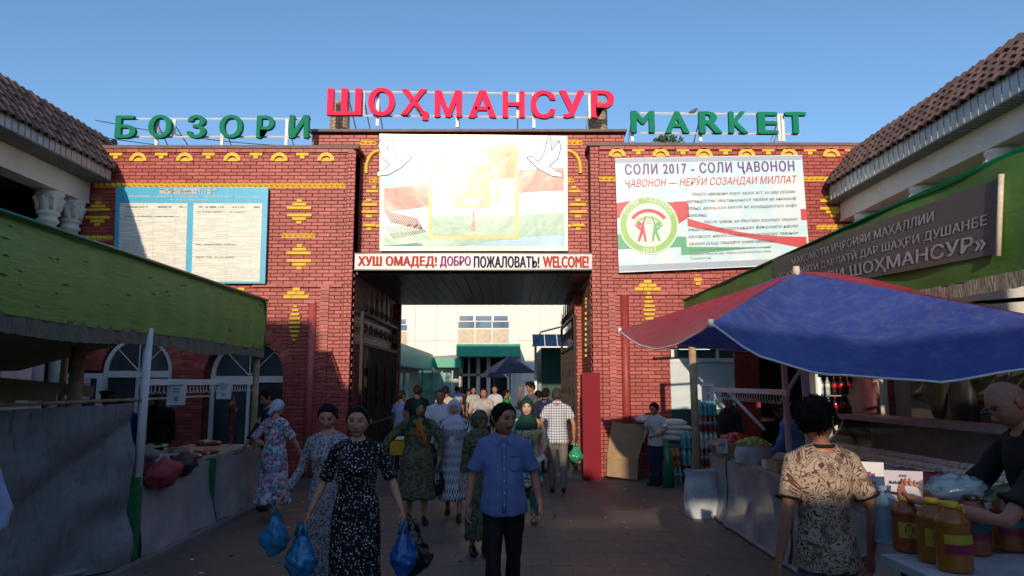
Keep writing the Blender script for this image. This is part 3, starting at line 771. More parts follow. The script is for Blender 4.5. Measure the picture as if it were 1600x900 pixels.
# tree
LEAF = M('green_foliage', (.055, .10, .025), .55, .45, 1.2, .1, fine=8, spec=.3)
BARK = M('grey_brown_bark', (.16, .12, .09), .9, .3, 12, .6)
def tree(x, y, h, r, label, n=9000, seed=3, zc=None):
    t = empty('tree', (x, y, 0), 0, label, 'tree'); rg = np.random.default_rng(seed)
    b = MB(); b.tube([(0, 0, 0), (.1, .05, h*.3), (-.05, .1, h*.6), (.1, 0, h*.9)], [.22, .17, .11, .03], BARK, 10)
    cl = []
    for i in range(26):
        a = rg.uniform(0, 6.28); u = rg.uniform(.1, 1)**.6; zz_ = h*(.42+.56*rg.uniform(0, 1)**.8)
        prof = math.sin(math.pi*min(1, max(.12, (zz_/h-.3)/.75)))
        c = Vector((r*u*prof*math.cos(a), r*u*prof*math.sin(a), zz_)); cl.append((c, rg.uniform(.45, .95)*r*.36))
        s = Vector((0, 0, zz_*.62)); b.tube([s, (s+c)/2+Vector((0, 0, .2)), c], [.06, .04, .012], BARK, 5)
    b.build('trunk', t)
    P = []; per = n//len(cl)
    for c, rr in cl:
        d = rg.normal(size=(per, 3)); d /= np.linalg.norm(d, axis=1)[:, None]; d *= (rg.uniform(.2, 1, (per, 1))**.5)*rr
        P.append(d*np.array([1, 1, .7])+np.array(c))
    P = np.concatenate(P); m = len(P)
    u = rg.normal(size=(m, 3)); u /= np.linalg.norm(u, axis=1)[:, None]; w = rg.normal(size=(m, 3)); w -= u*(w*u).sum(1)[:, None]; w /= np.linalg.norm(w, axis=1)[:, None]
    s = rg.uniform(.07, .14, (m, 1)); V = np.stack([P-u*s, P+w*s*.45, P+u*s, P-w*s*.45], 1).reshape(-1, 3)
    me = bpy.data.meshes.new('leaves'); me.from_pydata(V.tolist(), [], np.arange(4*m).reshape(-1, 4).tolist()); me.materials.append(LEAF)
    tag(link('crown', me, t), kind='stuff'); return t
tree(5.6, 27, 11.35, 3.3, 'tall green tree behind the gate, its top just showing under the letters M and A', seed=5)

# ================================================================== unseen blocker added behind the camera to shape shade and sun patches
sb = empty('shade_blocker', (0, 0, 0), 0, 'plain rendered street building behind the photographer whose roofline shades the market', 'building')
SBM = M('blocker_grey', (.33, .30, .27), .9, .15, 1)
Yo = -9.0; kx = SUN.x/SUN.y; kz = -SUN.z/SUN.y
def sx_(xp): return xp-(F-Yo)*kx
def sz_(zp): return zp+(F-Yo)*kz
b = MB()
def ob(xa, xb_, za, zb_): b.box((sx_(xa), Yo-1.5, 0 if za is None else sz_(za)), (sx_(xb_), Yo, sz_(zb_)), SBM)
# (x from, x to, top) of the blocker's top edge as its shadow falls on the gate
for xa, xb_, t_ in ((-40, -3.95, 3.05), (-3.95, -3.55, 2.2), (-3.55, .25, 1.75)): ob(xa, xb_, None, t_)
ob(.25, .85, None, .28)
ob(.85, 3.35, None, -1.05)                  # below the gap left for the sun patches
ob(.85, 1.55, -.62, .05)
ob(1.55, 2.15, -.45, -.1)
ob(2.15, 3.35, -.42, .34)
ob(3.35, 6.0, None, .22); ob(6.0, 40, None, 1.1)
b.build('wall', sb)
# ================================================================== lettering
def flat(name, col, rough=.45):
    return M(name, col, rough, .05, 3, 0)
def text_me(body, mat, size=1, offset=0, extrude=0, shear=0, res=3, align='LEFT', spacing=1, bevel=0):
    me = _text_me(body, mat, size, 0, extrude, shear, res, align, spacing+offset*.7)
    if offset <= .006: return me
    # a bold face: the glyphs again, shifted by a hair to each side and set back a little
    n = len(me.vertices); co = np.empty(n*3); me.vertices.foreach_get('co', co); co = co.reshape(-1, 3)
    fs = [tuple(p.vertices) for p in me.polygons]; V_ = []; F_ = []
    for k, (dx, dy) in enumerate(((0, 0), (-offset, 0), (offset, 0), (-offset*.5, offset*.35), (offset*.5, -offset*.35))):
        V_.append(co+np.array([dx, dy, -k*.0006])); F_ += [tuple(i+n*k for i in f) for f in fs]
    bpy.data.meshes.remove(me); m2 = bpy.data.meshes.new('lettering'); m2.from_pydata(np.concatenate(V_).tolist(), [], F_); m2.materials.append(mat); return m2
def _text_me(body, mat, size=1, offset=0, extrude=0, shear=0, res=3, align='LEFT', spacing=1, bevel=0):
    cu = bpy.data.curves.new('t', 'FONT'); cu.body = body; cu.size = size; cu.offset = offset; cu.extrude = extrude
    cu.shear = shear; cu.resolution_u = res; cu.align_x = align; cu.space_character = spacing; cu.fill_mode = 'BOTH'; cu.bevel_depth = bevel
    ob_ = bpy.data.objects.new('t', cu); COL.objects.link(ob_); bpy.context.view_layer.update()
    me = bpy.data.meshes.new_from_object(ob_.evaluated_get(bpy.context.evaluated_depsgraph_get()))
    bpy.data.objects.remove(ob_); bpy.data.curves.remove(cu); me.materials.clear(); me.materials.append(mat)
    return me
def fit(me, x0, x1, z0, z1, keep=False):
    """scale the letters (in x-y) into the box; result lies in x-z, extrusion along y"""
    n = len(me.vertices); co = np.empty(n*3); me.vertices.foreach_get('co', co); co = co.reshape(-1, 3)
    lo, hi = co.min(0), co.max(0); sx = (x1-x0)/(hi[0]-lo[0]); sz = (z1-z0)/(hi[1]-lo[1])
    if keep: sx = min(sx, sz*1.25)
    out = np.empty_like(co); out[:, 0] = x0+(co[:, 0]-lo[0])*sx; out[:, 1] = -co[:, 2]; out[:, 2] = z0+(co[:, 1]-lo[1])*sz
    me.vertices.foreach_set('co', out.ravel()); me.update(); return me
def roof_sign(name, label, letters, mat, Y, rails, posts, cat='sign'):
    s = empty(name, (0, Y, 0), 0, label, cat)
    for ch, a, b_, yt, yb_ in letters:
        p0 = at(a, yb_, Y); p1 = at(b_, yt, Y)
        me = fit(text_me(ch, mat, 1, .036, .045, res=6), p0.x, p1.x, p0.z, p1.z)
        # keep the same depth whatever the scaling
        o = link('letter', me, s)
    m = MB()
    for (a, ya), (c, yc) in rails:
        p, q = at(a, ya, Y+.12), at(c, yc, Y+.12); m.tube([(p.x, .12, p.z), (q.x, .12, q.z)], .022, WHITEM, 4, False)
    for px, ya, yc in posts:
        p, q = at(px, ya, Y+.13), at(px, yc, Y+.13); m.box((p.x-.03, .11, q.z), (p.x+.03, .15, p.z), WHITEM)
        m.tube([(p.x, .13, p.z-.1), (p.x, .9, q.z)], .015, WHITEM, 4, False)
    m.build('frame', s); return s
t_, b_ = 181.5, 216.5
roof_sign('rooftop_sign', 'green letters spelling БОЗОРИ on a white rail along the roof edge', [('Б', 180, 215, t_, b_), ('О', 232, 270, t_-1, b_), ('З', 292, 324, t_-1, b_), ('О', 343, 381, t_-1, b_), ('Р', 401, 430, t_, b_), ('И', 452, 484, t_-1, b_)], GLETTER, 13.95,
    [((200, 186), (486, 186)), ((200, 214), (486, 214))], [(247, 187, 229), (273, 187, 214), (349, 187, 229), (449, 186, 229)])
roof_sign('rooftop_sign', 'large red letters spelling ШОҲМАНСУР above the middle of the gate', [('Ш', 511, 566, 139, 181), ('О', 575, 618, 138, 182), ('Ҳ', 626, 670, 140, 189), ('М', 679, 722, 142, 184), ('А', 732, 776, 142, 185), ('Н', 785, 820, 143, 185), ('С', 829, 868, 142, 186), ('У', 874, 913, 142, 185), ('Р', 924, 959, 142, 185)], RLETTER, 14.45,
    [((522, 143), (930, 147)), ((565, 181), (930, 184))], [(545, 145, 181), (568, 145, 181), (591, 145, 197), (715, 146, 199), (809, 147, 185), (834, 147, 200), (921, 148, 184)])
roof_sign('rooftop_sign', 'green letters spelling MARKET on a white rail above the right roof edge', [('M', 986, 1022, 174, 208), ('A', 1039, 1076, 175, 209), ('R', 1092, 1127, 175, 209), ('K', 1139, 1167, 175, 209), ('E', 1184, 1214, 176, 210), ('T', 1227, 1258, 176, 210)], GLETTER, 13.95,
    [((1000, 177), (1250, 179)), ((1000, 208), (1250, 210))], [(987, 178, 221), (1093, 178, 221), (1216, 179, 221), (1222, 179, 221)])
# antennas, wires and birds on the roofs
BIRD = M('pigeon_grey', (.12, .115, .12), .8)
for px, py, Y in ((1083, 177, 14.05), (150, 214, 14.6)):
    p = at(px, py, Y); g = MB(); g.tube([(-.09, 0, -.01), (-.03, 0, .01), (.03, 0, .035), (.07, 0, .075), (.1, 0, .085)], [.012, .035, .04, .024, .006], BIRD, 8)
    o = g.build('pigeon', loc=p+Vector((0, 0, .02))); tag(o, 'small grey pigeon perched '+('on the white rail over letters A and R' if px > 500 else 'on the ridge end of the brown tiled roof'), 'bird')
b = MB()
for z_, s_ in ((-.0, 0), (.35, .1)):
    pts = [Vector((-8.7, 14.1, 6.9+z_)).lerp(Vector((-4.1, 14.6, 6.72+z_*.3)), i/10)-Vector((0, 0, .12*math.sin(math.pi*i/10))) for i in range(11)]
    b.tube(pts, .008, BLACKP, 4, False)
tag(b.build('roof_cables'), 'thin black cables sagging along the left wing roof edge', 'cable')

# ================================================================== banners: cloth panels with printed shapes laid on them
def ribbon(fn_top, fn_bot, x0, x1, y, mat, n=24):
    m = MB(); vs = []
    for i in range(n+1):
        x = x0+(x1-x0)*i/n; vs += [(x, y, fn_bot(x)), (x, y, fn_top(x))]
    m.add(vs, [(2*i, 2*i+2, 2*i+3, 2*i+1) for i in range(n)], mat); return m
def disc(cx, cz, r0, r1, y, mat, n=40, m=None, a0=0, a1=2*math.pi):
    m = m or MB(); vs = []
    for i in range(n+1):
        a = a0+(a1-a0)*i/n; vs += [(cx+r0*math.cos(a), y, cz+r0*math.sin(a)), (cx+r1*math.cos(a), y, cz+r1*math.sin(a))]
    m.add(vs, [(2*i, 2*i+1, 2*i+3, 2*i+2) for i in range(n)], mat); return m
def poly(pts, y, mat, m=None):
    m = m or MB(); m.add([(x, y, z) for x, z in pts], [tuple(range(len(pts)))], mat); return m
def vinyl(name, cfn, rough=.3, spec=.5, wr=.12):
    m, t, b_ = nt(name); v = coords(t); c = cfn(t, v)
    if isinstance(c, tuple): b_.inputs['Base Color'].default_value = (*c, 1)
    else: L(t, c, b_.inputs['Base Color'])
    b_.inputs['Roughness'].default_value = rough; b_.inputs['Specular IOR Level'].default_value = spec
    n1 = noise(t, coords(t, scale=(1, 1, 1), rot=(0, R(35), 0)), 1.6, 3, .5); bump(t, b_, n1, wr, .08); return m
_sky = vinyl('printed_sky_vinyl', lambda t, v: ramp(t, noise(t, v, .9, 3), [(.35, (.72, .80, .82)), (.5, (.55, .76, .84)), (.62, (.80, .83, .82))]), .42)
_solid = {}
def V(name, c, rough=.42):
    if name not in _solid: _solid[name] = vinyl('print_'+name, lambda t, v: ramp(t, noise(t, v, 3, 2), [(.3, tuple(x*.93 for x in c)), (.7, c)]), rough)
    return _solid[name]
# --- notice board of two tables (left)
nb = empty('notice_board', (0, 0, 0), 0, 'blue edged notice board with two columns of small printed tables on the left wing', 'notice board')
P = [at(181, 292, 13.88), at(419, 293, 13.88), at(414, 443, 13.88), at(177, 443, 13.88)]
def bil(P, u, v): a = P[3].lerp(P[2], u); b_ = P[0].lerp(P[1], u); return a.lerp(b_, v)
def panel_q(P, u0, u1, v0, v1, y, mat, th=.0, nu=1):
    m = MB(); vs = []; 
    for i in range(nu+1):
        for v_ in (v0, v1):
            p = bil(P, u0+(u1-u0)*i/nu, v_); vs.append((p.x, y, p.z))
    m.add(vs, [(2*i, 2*i+2, 2*i+3, 2*i+1) for i in range(nu)], mat)
    if th:
        m.box((vs[0][0], y+.0, vs[0][2]), (vs[-1][0], y+th, vs[-1][2]), mat) if 0 else None
        n = len(vs); back = [(a, y+th, c) for a, _, c in vs]; m.add(vs+back, [(0, 1, n+1, n), (0, n, 2*n-2, n-2), (1, n-1, 2*n-1, n+1), (n-2, 2*n-2, 2*n-1, n-1), (n, n+1, 2*n-1, 2*n-2)], mat)
    return m
BLUEV = V('bright_blue', (.06, .45, .68), .35)
panel_q(P, 0, 1, 0, 1, 13.88, BLUEV, .05).build('board', nb)
def table_mat():
    def f(t, v):
        s = sep(t, v); z = s[2]; x = s[0]
        row = math_(t, 'FRACT', math_(t, 'MULTIPLY', z, 27)); line = math_(t, 'LESS_THAN', row, .10)
        txt = math_(t, 'MULTIPLY', math_(t, 'GREATER_THAN', row, .42), math_(t, 'LESS_THAN', row, .80))
        rid = math_(t, 'FLOOR', math_(t, 'MULTIPLY', z, 27))
        cb_ = t.nodes.new('ShaderNodeCombineXYZ'); L(t, math_(t, 'MULTIPLY', x, 60), cb_.inputs[0]); L(t, math_(t, 'MULTIPLY', rid, 7.3), cb_.inputs[2])
        n1 = noise(t, cb_.outputs[0], 1, 2); w1 = math_(t, 'GREATER_THAN', n1, .42)
        cc = t.nodes.new('ShaderNodeCombineXYZ'); L(t, math_(t, 'MULTIPLY', x, 2.2), cc.inputs[0]); L(t, math_(t, 'MULTIPLY', rid, 3.1), cc.inputs[2])
        n2 = math_(t, 'GREATER_THAN', noise(t, cc.outputs[0], 1, 1), .47)
        ink = math_(t, 'MULTIPLY', math_(t, 'MULTIPLY', txt, w1), n2)
        ink = math_(t, 'MAXIMUM', math_(t, 'MULTIPLY', ink, .55), math_(t, 'MULTIPLY', line, .28))
        return mix(t, ink, (.80, .79, .70), (.24, .24, .26))
    return vinyl('printed_table_vinyl', f, .42)
TBL = table_mat()
panel_q(P, .03, .475, .02, .83, 13.874, TBL).build('table_sheet', nb)
panel_q(P, .515, .965, .02, .83, 13.874, TBL).build('table_sheet', nb)
INK = V('dark_ink', (.10, .10, .12), .6); PINKI = V('pink_ink', (.62, .30, .34), .5); WHI = V('white_ink', (.82, .82, .80), .5)
def strokes(P, u0, u1, v, h, y, mat, n, name, parent):
    """a line of print too small to read: short letter-like marks"""
    m = MB(); u = u0; rg = random.Random(int(u0*999+v*7919))
    du = (u1-u0)/n
    for i in range(n):
        if rg.random() < .13: u += du; continue
        p = bil(P, u, v); w = (P[1].x-P[0].x)*du
        k = rg.choice((0, 1, 2, 3)); x0 = p.x+.08*w; x1 = p.x+.85*w; zt = p.z+h/2; zb_ = p.z-h/2; s = w*.22
        m.add([(x0, y, zb_), (x0+s, y, zb_), (x0+s, y, zt), (x0, y, zt)], [(0, 1, 2, 3)], mat)
        if k: m.add([(x1-s, y, zb_), (x1, y, zb_), (x1, y, zt), (x1-s, y, zt)], [(0, 1, 2, 3)], mat)
        if k > 1: zz_ = zt-h*.2 if k == 2 else (zt+zb_)/2; m.add([(x0, y, zz_-h*.09), (x1, y, zz_-h*.09), (x1, y, zz_+h*.09), (x0, y, zz_+h*.09)], [(0, 1, 2, 3)], mat)
        u += du
    return m.build(name, parent)
strokes(P, .29, .66, .955, .12, 13.872, WHI, 20, 'title_outline', nb)
strokes(P, .295, .66, .955, .085, 13.870, PINKI, 20, 'title_print', nb)
strokes(P, .06, .95, .90, .035, 13.872, WHI, 95, 'heading_print', nb); strokes(P, .36, .62, .865, .03, 13.872, WHI, 34, 'heading_print', nb)
for u0, u1 in ((.07, .23), (.28, .37), (.42, .47), (.55, .72), (.77, .86), (.91, .95)): strokes(P, u0, u1, .79, .035, 13.870, INK, int((u1-u0)*90)+2, 'column_heading', nb)
for u0, u1 in ((.06, .46), (.54, .86)): strokes(P, u0, u1, .69 if u0 < .5 else .74, .025, 13.870, INK, 50, 'row_print', nb)
for v_ in (.40, .27): strokes(P, .54, .80, v_, .025, 13.870, INK, 30, 'row_print', nb)
for u in (.255, .40, .74, .90):
    m = MB(); p, q = bil(P, u, .03), bil(P, u, .76); m.add([(p.x-.003, 13.8715, p.z), (p.x+.003, 13.8715, p.z), (q.x+.003, 13.8715, q.z), (q.x-.003, 13.8715, q.z)], [(0, 1, 2, 3)], V('pale_grey_rule', (.5, .5, .48))); m.build('table_rule', nb)

# --- banner СОЛИ 2017 (right)
rbn = empty('printed_banner', (0, 0, 0), 0, 'pale blue banner headed СОЛИ 2017 - СОЛИ ҶАВОНОН with a round green emblem', 'banner')
P2 = [at(961, 247, 13.85), at(1253, 242, 13.85), at(1266, 413, 13.85), at(967, 426, 13.85)]
def cloth(P, y, mat, n=30, m_=16, wav=.02, tilt=0, seed=0):
    me = MB()
    def f(u, v):
        p = bil(P, u, v); e = math.sin(u*9+seed)*math.sin(v*5+seed*2)*wav*.5+mnoise.noise(Vector((u*3, v*2, seed)))*wav
        return (p.x, y+e-tilt*(v-.5), p.z+.02*math.sin(u*math.pi*3)*(1 if v > .9 else 0))
    me.grid(f, n, m_, mat); return me
panel_q(P2, 0, 1, 0, 1, 13.85, _sky, .02).build('cloth', rbn)
GR_ = V('woven_border', (.40, .45, .55)); 
panel_q(P2, .0, 1, .955, .995, 13.846, GR_).build('border', rbn); panel_q(P2, .0, 1, .01, .06, 13.846, GR_).build('border', rbn)
def uvx(P, u, v): p = bil(P, u, v); return p.x, p.z
def rib(P, u0, u1, top, bot, y, mat, n=30):
    m = MB(); vs = []
    for i in range(n+1):
        u = u0+(u1-u0)*i/n
        for v_ in (bot(u), top(u)): x, z = uvx(P, u, v_); vs.append((x, y, z))
    m.add(vs, [(2*i, 2*i+2, 2*i+3, 2*i+1) for i in range(n)], mat); return m
REDV, GRNV, PRP = V('flag_red', (.62, .07, .09)), V('flag_green', (.10, .42, .22)), V('violet_ink', (.17, .07, .28))
y2 = 13.842
rib(P2, 0, .38, lambda u: .60+.02*math.sin(u*12), lambda u: .47+.0*u, y2, REDV).build('red_ribbon', rbn)
rib(P2, .30, .37, lambda u: .60, lambda u: .38+1*(u-.30), y2-.001, REDV).build('red_ribbon', rbn)
rib(P2, .37, .99, lambda u: .45-.20*(u-.37)/.62-.05*math.sin((u-.37)*5), lambda u: .38-.24*(u-.37)/.62, y2, REDV).build('red_ribbon', rbn)
rib(P2, 0, .36, lambda u: .33-.12*u, lambda u: .20-.0*u, y2, GRNV).build('green_ribbon', rbn)
rib(P2, .33, .80, lambda u: .20-.08*(u-.35), lambda u: .13+.10*(u-.35), y2, GRNV).build('green_ribbon', rbn)
rib(P2, .97, 1, lambda u: .50, lambda u: .40, y2, REDV).build('red_ribbon', rbn)
x, z = uvx(P2, .165, .40); cx_, cz_ = x, z; r1 = .60
disc(cx_, cz_, 0, r1, 13.836, WHI).build('emblem_rim', rbn)
LG = V('emblem_green', (.32, .58, .16)); LGL = V('emblem_pale', (.74, .76, .74))
disc(cx_, cz_, 0, r1-.03, 13.833, LG).build('emblem_ring', rbn); disc(cx_, cz_, 0, r1-.15, 13.830, LGL).build('emblem_field', rbn)
def arc_text(s, cx, cz, r, a0, a1, h, y, mat, parent, flip=False):
    for i, ch in enumerate(s):
        if ch == ' ': continue
        a = a0+(a1-a0)*i/(len(s)-1); me = text_me(ch, mat, 1, .02, 0); w_ = max(v.co.x for v in me.vertices)-min(v.co.x for v in me.vertices); w_ *= h/.74/2; me = fit(me, -w_, w_, -h/2, h/2)
        link('letter', me, parent, (cx+r*math.cos(a), y, cz+r*math.sin(a)), (0, -(a-math.pi/2) if not flip else -(a+math.pi/2), 0))
arc_text('СОЛИ ҶАВОНОН', cx_, cz_, r1-.085, R(150), R(30), .085, 13.829, WHI, rbn)
arc_text('2017', cx_, cz_, r1-.085, R(257), R(283), .085, 13.829, WHI, rbn, True)
disc(cx_, cz_-.10, .36, .43, 13.828, REDV, 16, None, R(35), R(145)).build('red_scroll', rbn)
disc(cx_, cz_-.16, .29, .34, 13.828, LG, 16, None, R(35), R(145)).build('green_scroll', rbn)
for s, mt in ((-1, REDV), (1, V('figure_green', (.16, .46, .16)))):
    m = MB(); cx2 = cx_+s*.12
    disc(cx2+s*.07, cz_+.02, 0, .045, 13.827, mt, 14, m)
    poly([(cx2-s*.02, cz_+.0), (cx2-s*.07, cz_+.18), (cx2-s*.055, cz_+.19), (cx2+s*.05, cz_-.05), (cx2+s*.16, cz_+.02), (cx2+s*.165, cz_-.0), (cx2+s*.05, cz_-.12), (cx2+s*.11, cz_-.33), (cx2+s*.07, cz_-.34), (cx2, cz_-.17), (cx2-s*.03, cz_-.34), (cx2-s*.07, cz_-.33), (cx2-s*.035, cz_-.1)][::s], 13.827, mt, m); m.build('emblem_figure', rbn)
disc(cx_-.0, cz_+.06, .035, .043, 13.826, INK, 20).build('emblem_globe', rbn)
def line(body, P, u0, u1, v, h, y, mat, parent, off=.0, shear=0, res=3, name='lettering', spacing=1):
    a = bil(P, u0, v); b_ = bil(P, u1, v); ang = math.atan2(b_.z-a.z, b_.x-a.x); ln = (b_-a).length
    me = fit(text_me(body, mat, 1, off, 0, shear, res, spacing=spacing), 0, ln, 0, h)
    return link(name, me, parent, (a.x, y, a.z), (0, -ang, 0))
line('СОЛИ 2017 - СОЛИ ҶАВОНОН', P2, .05, .955, .83, .27, 13.84, PRP, rbn, .035, 0, 4, spacing=1.15)
line('ҶАВОНОН — НЕРӮИ СОЗАНДАИ МИЛЛАТ', P2, .05, .965, .725, .23, 13.84, REDV, rbn, .01, .25, 4)
BR = V('brown_ink', (.16, .07, .10))
for i, (s, u0, u1) in enumerate((('Имрӯз ҷавонони моро зарур аст, ки дар рӯҳияи', .40, .95), ('ватандӯстию хештаншиносӣ тарбия ва инкишоф', .37, .95), ('ёбанд, арзишҳои миллӣ ва муқаддасотро ҳифз', .37, .95), ('намоянд.', .37, .475), ('Насли ҷавон, ки бештари аҳолиро ташкил', .455, .95), ('медиҳанд, давомдиҳандаи фаъолияти насли', .37, .95), ('калонсол, нерӯи созанда ва иқтидору тавонои', .37, .95), ('ҳақиқии рушду пешрафти ҷомеа мебошанд.', .37, .83))):
    line(s, P2, u0, u1, .64-i*.0625, .088 if i != 3 else .075, 13.838, BR, rbn, .004, .3, 2, 'text_line')
for i, (s, u1) in enumerate((('Асосгузори сулҳу ваҳдати миллӣ, Пешвои миллат, муҳтарам', .80), ('Эмомалӣ Раҳмон дар Паёми худ ба Маҷлиси Олии', .80), ('Тоҷикистон.', .485))):
    line(s, P2, .375, u1, .155-i*.037, .055, 13.838, BR, rbn, .004, .3, 1, 'text_line')

# --- big pale banner over the passage
bb = empty('welcome_banner', (0, 0, 0), 0, 'large glossy banner with faded flag waves, a shield and white doves above the passage', 'banner')
P3 = [at(594, 211, 14.3), at(886, 214, 14.3), at(888, 391, 14.3), at(592, 391, 14.3)]
TL = .15
def b3(u, v, d=0): p = bil(P3, u, v); return (p.x, 14.30-TL*(v-.5)-d+.012*math.sin(u*8+v*3)*math.sin(v*4), p.z)
def shape3(fn, nu, nv, mat, name, d):
    m = MB(); m.grid(lambda i, j: b3(*fn(i, j), d), nu, nv, mat); return m.build(name, bb)
def GV(name, c): return vinyl('gloss_'+name, lambda t, v: ramp(t, noise(t, v, 1.2, 3), [(.3, tuple(x*.9 for x in c)), (.7, c)]), .30, .5, .14)
cream = GV('cream', (.80, .77, .68)); skyb = GV('sky', (.32, .58, .76)); whi3 = GV('white', (.82, .82, .80)); red3 = GV('rose', (.60, .19, .17)); grn3 = GV('green', (.28, .50, .38)); org3 = GV('orange', (.66, .22, .10)); yel3 = GV('pale_gold', (.74, .48, .12))
shape3(lambda u, v: (u, v), 30, 18, cream, 'cloth', 0)
shape3(lambda u, v: (.02+.96*u, .04+.93*v), 30, 18, skyb, 'sky_print', .004)
wv = lambda u: .10*math.sin(u*2.6-1.1)
shape3(lambda u, v: (.02+.96*u, .40+wv(u)+.22*v), 30, 4, red3, 'red_wave', .008)
shape3(lambda u, v: (.02+.96*u, .20+wv(u)+.22*v), 30, 4, whi3, 'white_wave', .009)
shape3(lambda u, v: (.02+.96*u, max(.04, .04+wv(u)+.19*v)), 30, 4, grn3, 'green_wave', .010)
shape3(lambda u, v: (.26+.48*u, .10+.81*v), 12, 12, yel3, 'shield_border', .014)
shape3(lambda u, v: (.28+.44*u, .62+.26*v), 12, 6, org3, 'shield_upper_field', .018)
shape3(lambda u, v: (.28+.44*u, .30+.32*v), 12, 6, whi3, 'shield_middle_field', .018)
shape3(lambda u, v: (.28+.44*u, .13+.17*v), 12, 4, grn3, 'shield_lower_field', .018)
shape3(lambda u, v: (.40+.19*u, .36+.38*v), 8, 8, yel3, 'arch_field', .022)
m = MB(); n = 16; m.add([b3(.495, .74, .022)]+[b3(.495+.095*math.cos(math.pi*i/n), .74+.14*math.sin(math.pi*i/n), .022) for i in range(n+1)], [(0, i+1, i+2) for i in range(n)], whi3); m.build('arch_print', bb)
for s in (-1, 1):
    m = MB()
    for i in range(9):
        for t2 in (-1, 1):
            u0 = .495+s*(.125+.012*math.sin(i*.5)); v0 = .40+i*.035
            m.add([b3(u0, v0, .026), b3(u0+t2*.018, v0+.02, .026), b3(u0+t2*.016, v0+.05, .026), b3(u0, v0+.03, .026)], [(0, 1, 2, 3)], GV('wheat', (.70, .62, .33)) if 'gloss_wheat' not in bpy.data.materials else bpy.data.materials['gloss_wheat'])
    m.build('wheat_ear', bb)
m = MB(); VI = GV('violet', (.38, .2, .42))
for u0 in (.455, .475, .495, .515, .535): m.add([b3(u0+.018*math.cos(a), .415+.028*math.sin(a)+(.012 if u0 == .495 else 0), .027) for a in [2*math.pi*i/12 for i in range(12)]], [tuple(range(12))], VI)
m.build('violet_flower_print', bb)
DK3 = GV('dark_print', (.12, .06, .06)); m = MB(); m.add([b3(.497, .20, .028), b3(.503, .20, .028), b3(.503, .34, .028), b3(.497, .34, .028)], [(0, 1, 2, 3)], DK3); m.add([b3(.485, .17, .028), b3(.512, .17, .028), b3(.508, .26, .028), b3(.49, .26, .028)], [(0, 1, 2, 3)], red3); m.build('stand_print', bb)
dove = [(0, 0), (.02, .015), (.035, .0), (.06, -.03), (.09, .03), (.11, .16), (.125, .17), (.13, .06), (.17, .14), (.18, .09), (.165, .0), (.12, -.06), (.15, -.10), (.19, -.12), (.185, -.15), (.13, -.14), (.06, -.085), (.02, -.03)]
for (u0, v0, s) in ((.785, .80, 1), (.175, .80, -1)):
    m = MB(); m.add([b3(u0+s*a*1.0, v0+c_*1.1, .016) for a, c_ in dove][::s], [tuple(range(len(dove)))], whi3)
    for i in range(len(dove)):
        a, c_ = dove[i]; d2, e2 = dove[(i+1) % len(dove)]
        p, q = Vector(b3(u0+s*a, v0+c_*1.1, .018)), Vector(b3(u0+s*d2, v0+e2*1.1, .018)); m.tube([p, q], .006, DK3, 4, False)
    m.build('dove_print', bb)
m = MB()   # creases at the lower left
for i in range(16): 
    u0 = .03+i*.011; m.tube([b3(u0, .34-.004*i, .012), b3(u0+.035, .24-.004*i, .016)], .010, red3, 4)
    m.tube([b3(u0, .20+.002*i, .012), b3(u0+.05, .10+.004*i, .016)], .007, M('banner_crease', (.28, .25, .2)), 4)
tag(m.build('creases', bb), kind='stuff')

# --- lintel sign
ls = empty('lintel_sign', (0, 0, 0), 0, 'white strip sign reading ХУШ ОМАДЕД! ДОБРО ПОЖАЛОВАТЬ! WELCOME! over the gateway', 'sign')
q0 = at(554, 420, 13.95); q1 = at(925, 397, 13.95)
mls, tls, bls = nt('brushed_white_sign'); bls.inputs['Base Color'].default_value = (.66, .66, .68, 1); bls.inputs['Roughness'].default_value = .4; bls.inputs['Metallic'].default_value = .1
L(tls, ramp(tls, noise(tls, coords(tls, scale=(1, 1, 30)), 2, 2), [(.3, (.36, .36, .38)), (.7, (.50, .50, .52))]), bls.inputs['Base Color'])
b = MB(); b.box((q0.x, 13.95, q0.z), (q1.x, 14.25, q1.z), mls); b.build('panel', ls)
BL3 = M('dark_blue_edge', (.02, .03, .08), .3)
b = MB(); b.box((q0.x-.01, 13.935, q0.z-.03), (q1.x+.01, 14.22, q0.z-.002), BL3); b.box((q0.x-.01, 13.935, q1.z+.002), (q1.x+.01, 14.22, q1.z+.02), BL3); b.build('edge_trim', ls)
def lt(s, a, c, mat): 
    p = at(a, 417, 13.94); q = at(c, 401.5, 13.94); link('lettering', fit(text_me(s, mat, 1, .06, .01, res=4), p.x, q.x, p.z-.02, q.z+.02), ls, (0, 13.945, 0))
RI, PI_, KI = M('red_print', (.50, .07, .06), .8, spec=.1), M('purple_print', (.30, .08, .22), .8, spec=.1), M('black_blue_print', (.05, .045, .09), .8, spec=.1)
lt('ХУШ ОМАДЕД!', 559, 683, RI); lt('ДОБРО', 687, 736, PI_); lt('ПОЖАЛОВАТЬ!', 740, 843, KI); lt('WELCOME!', 848, 920, RI)

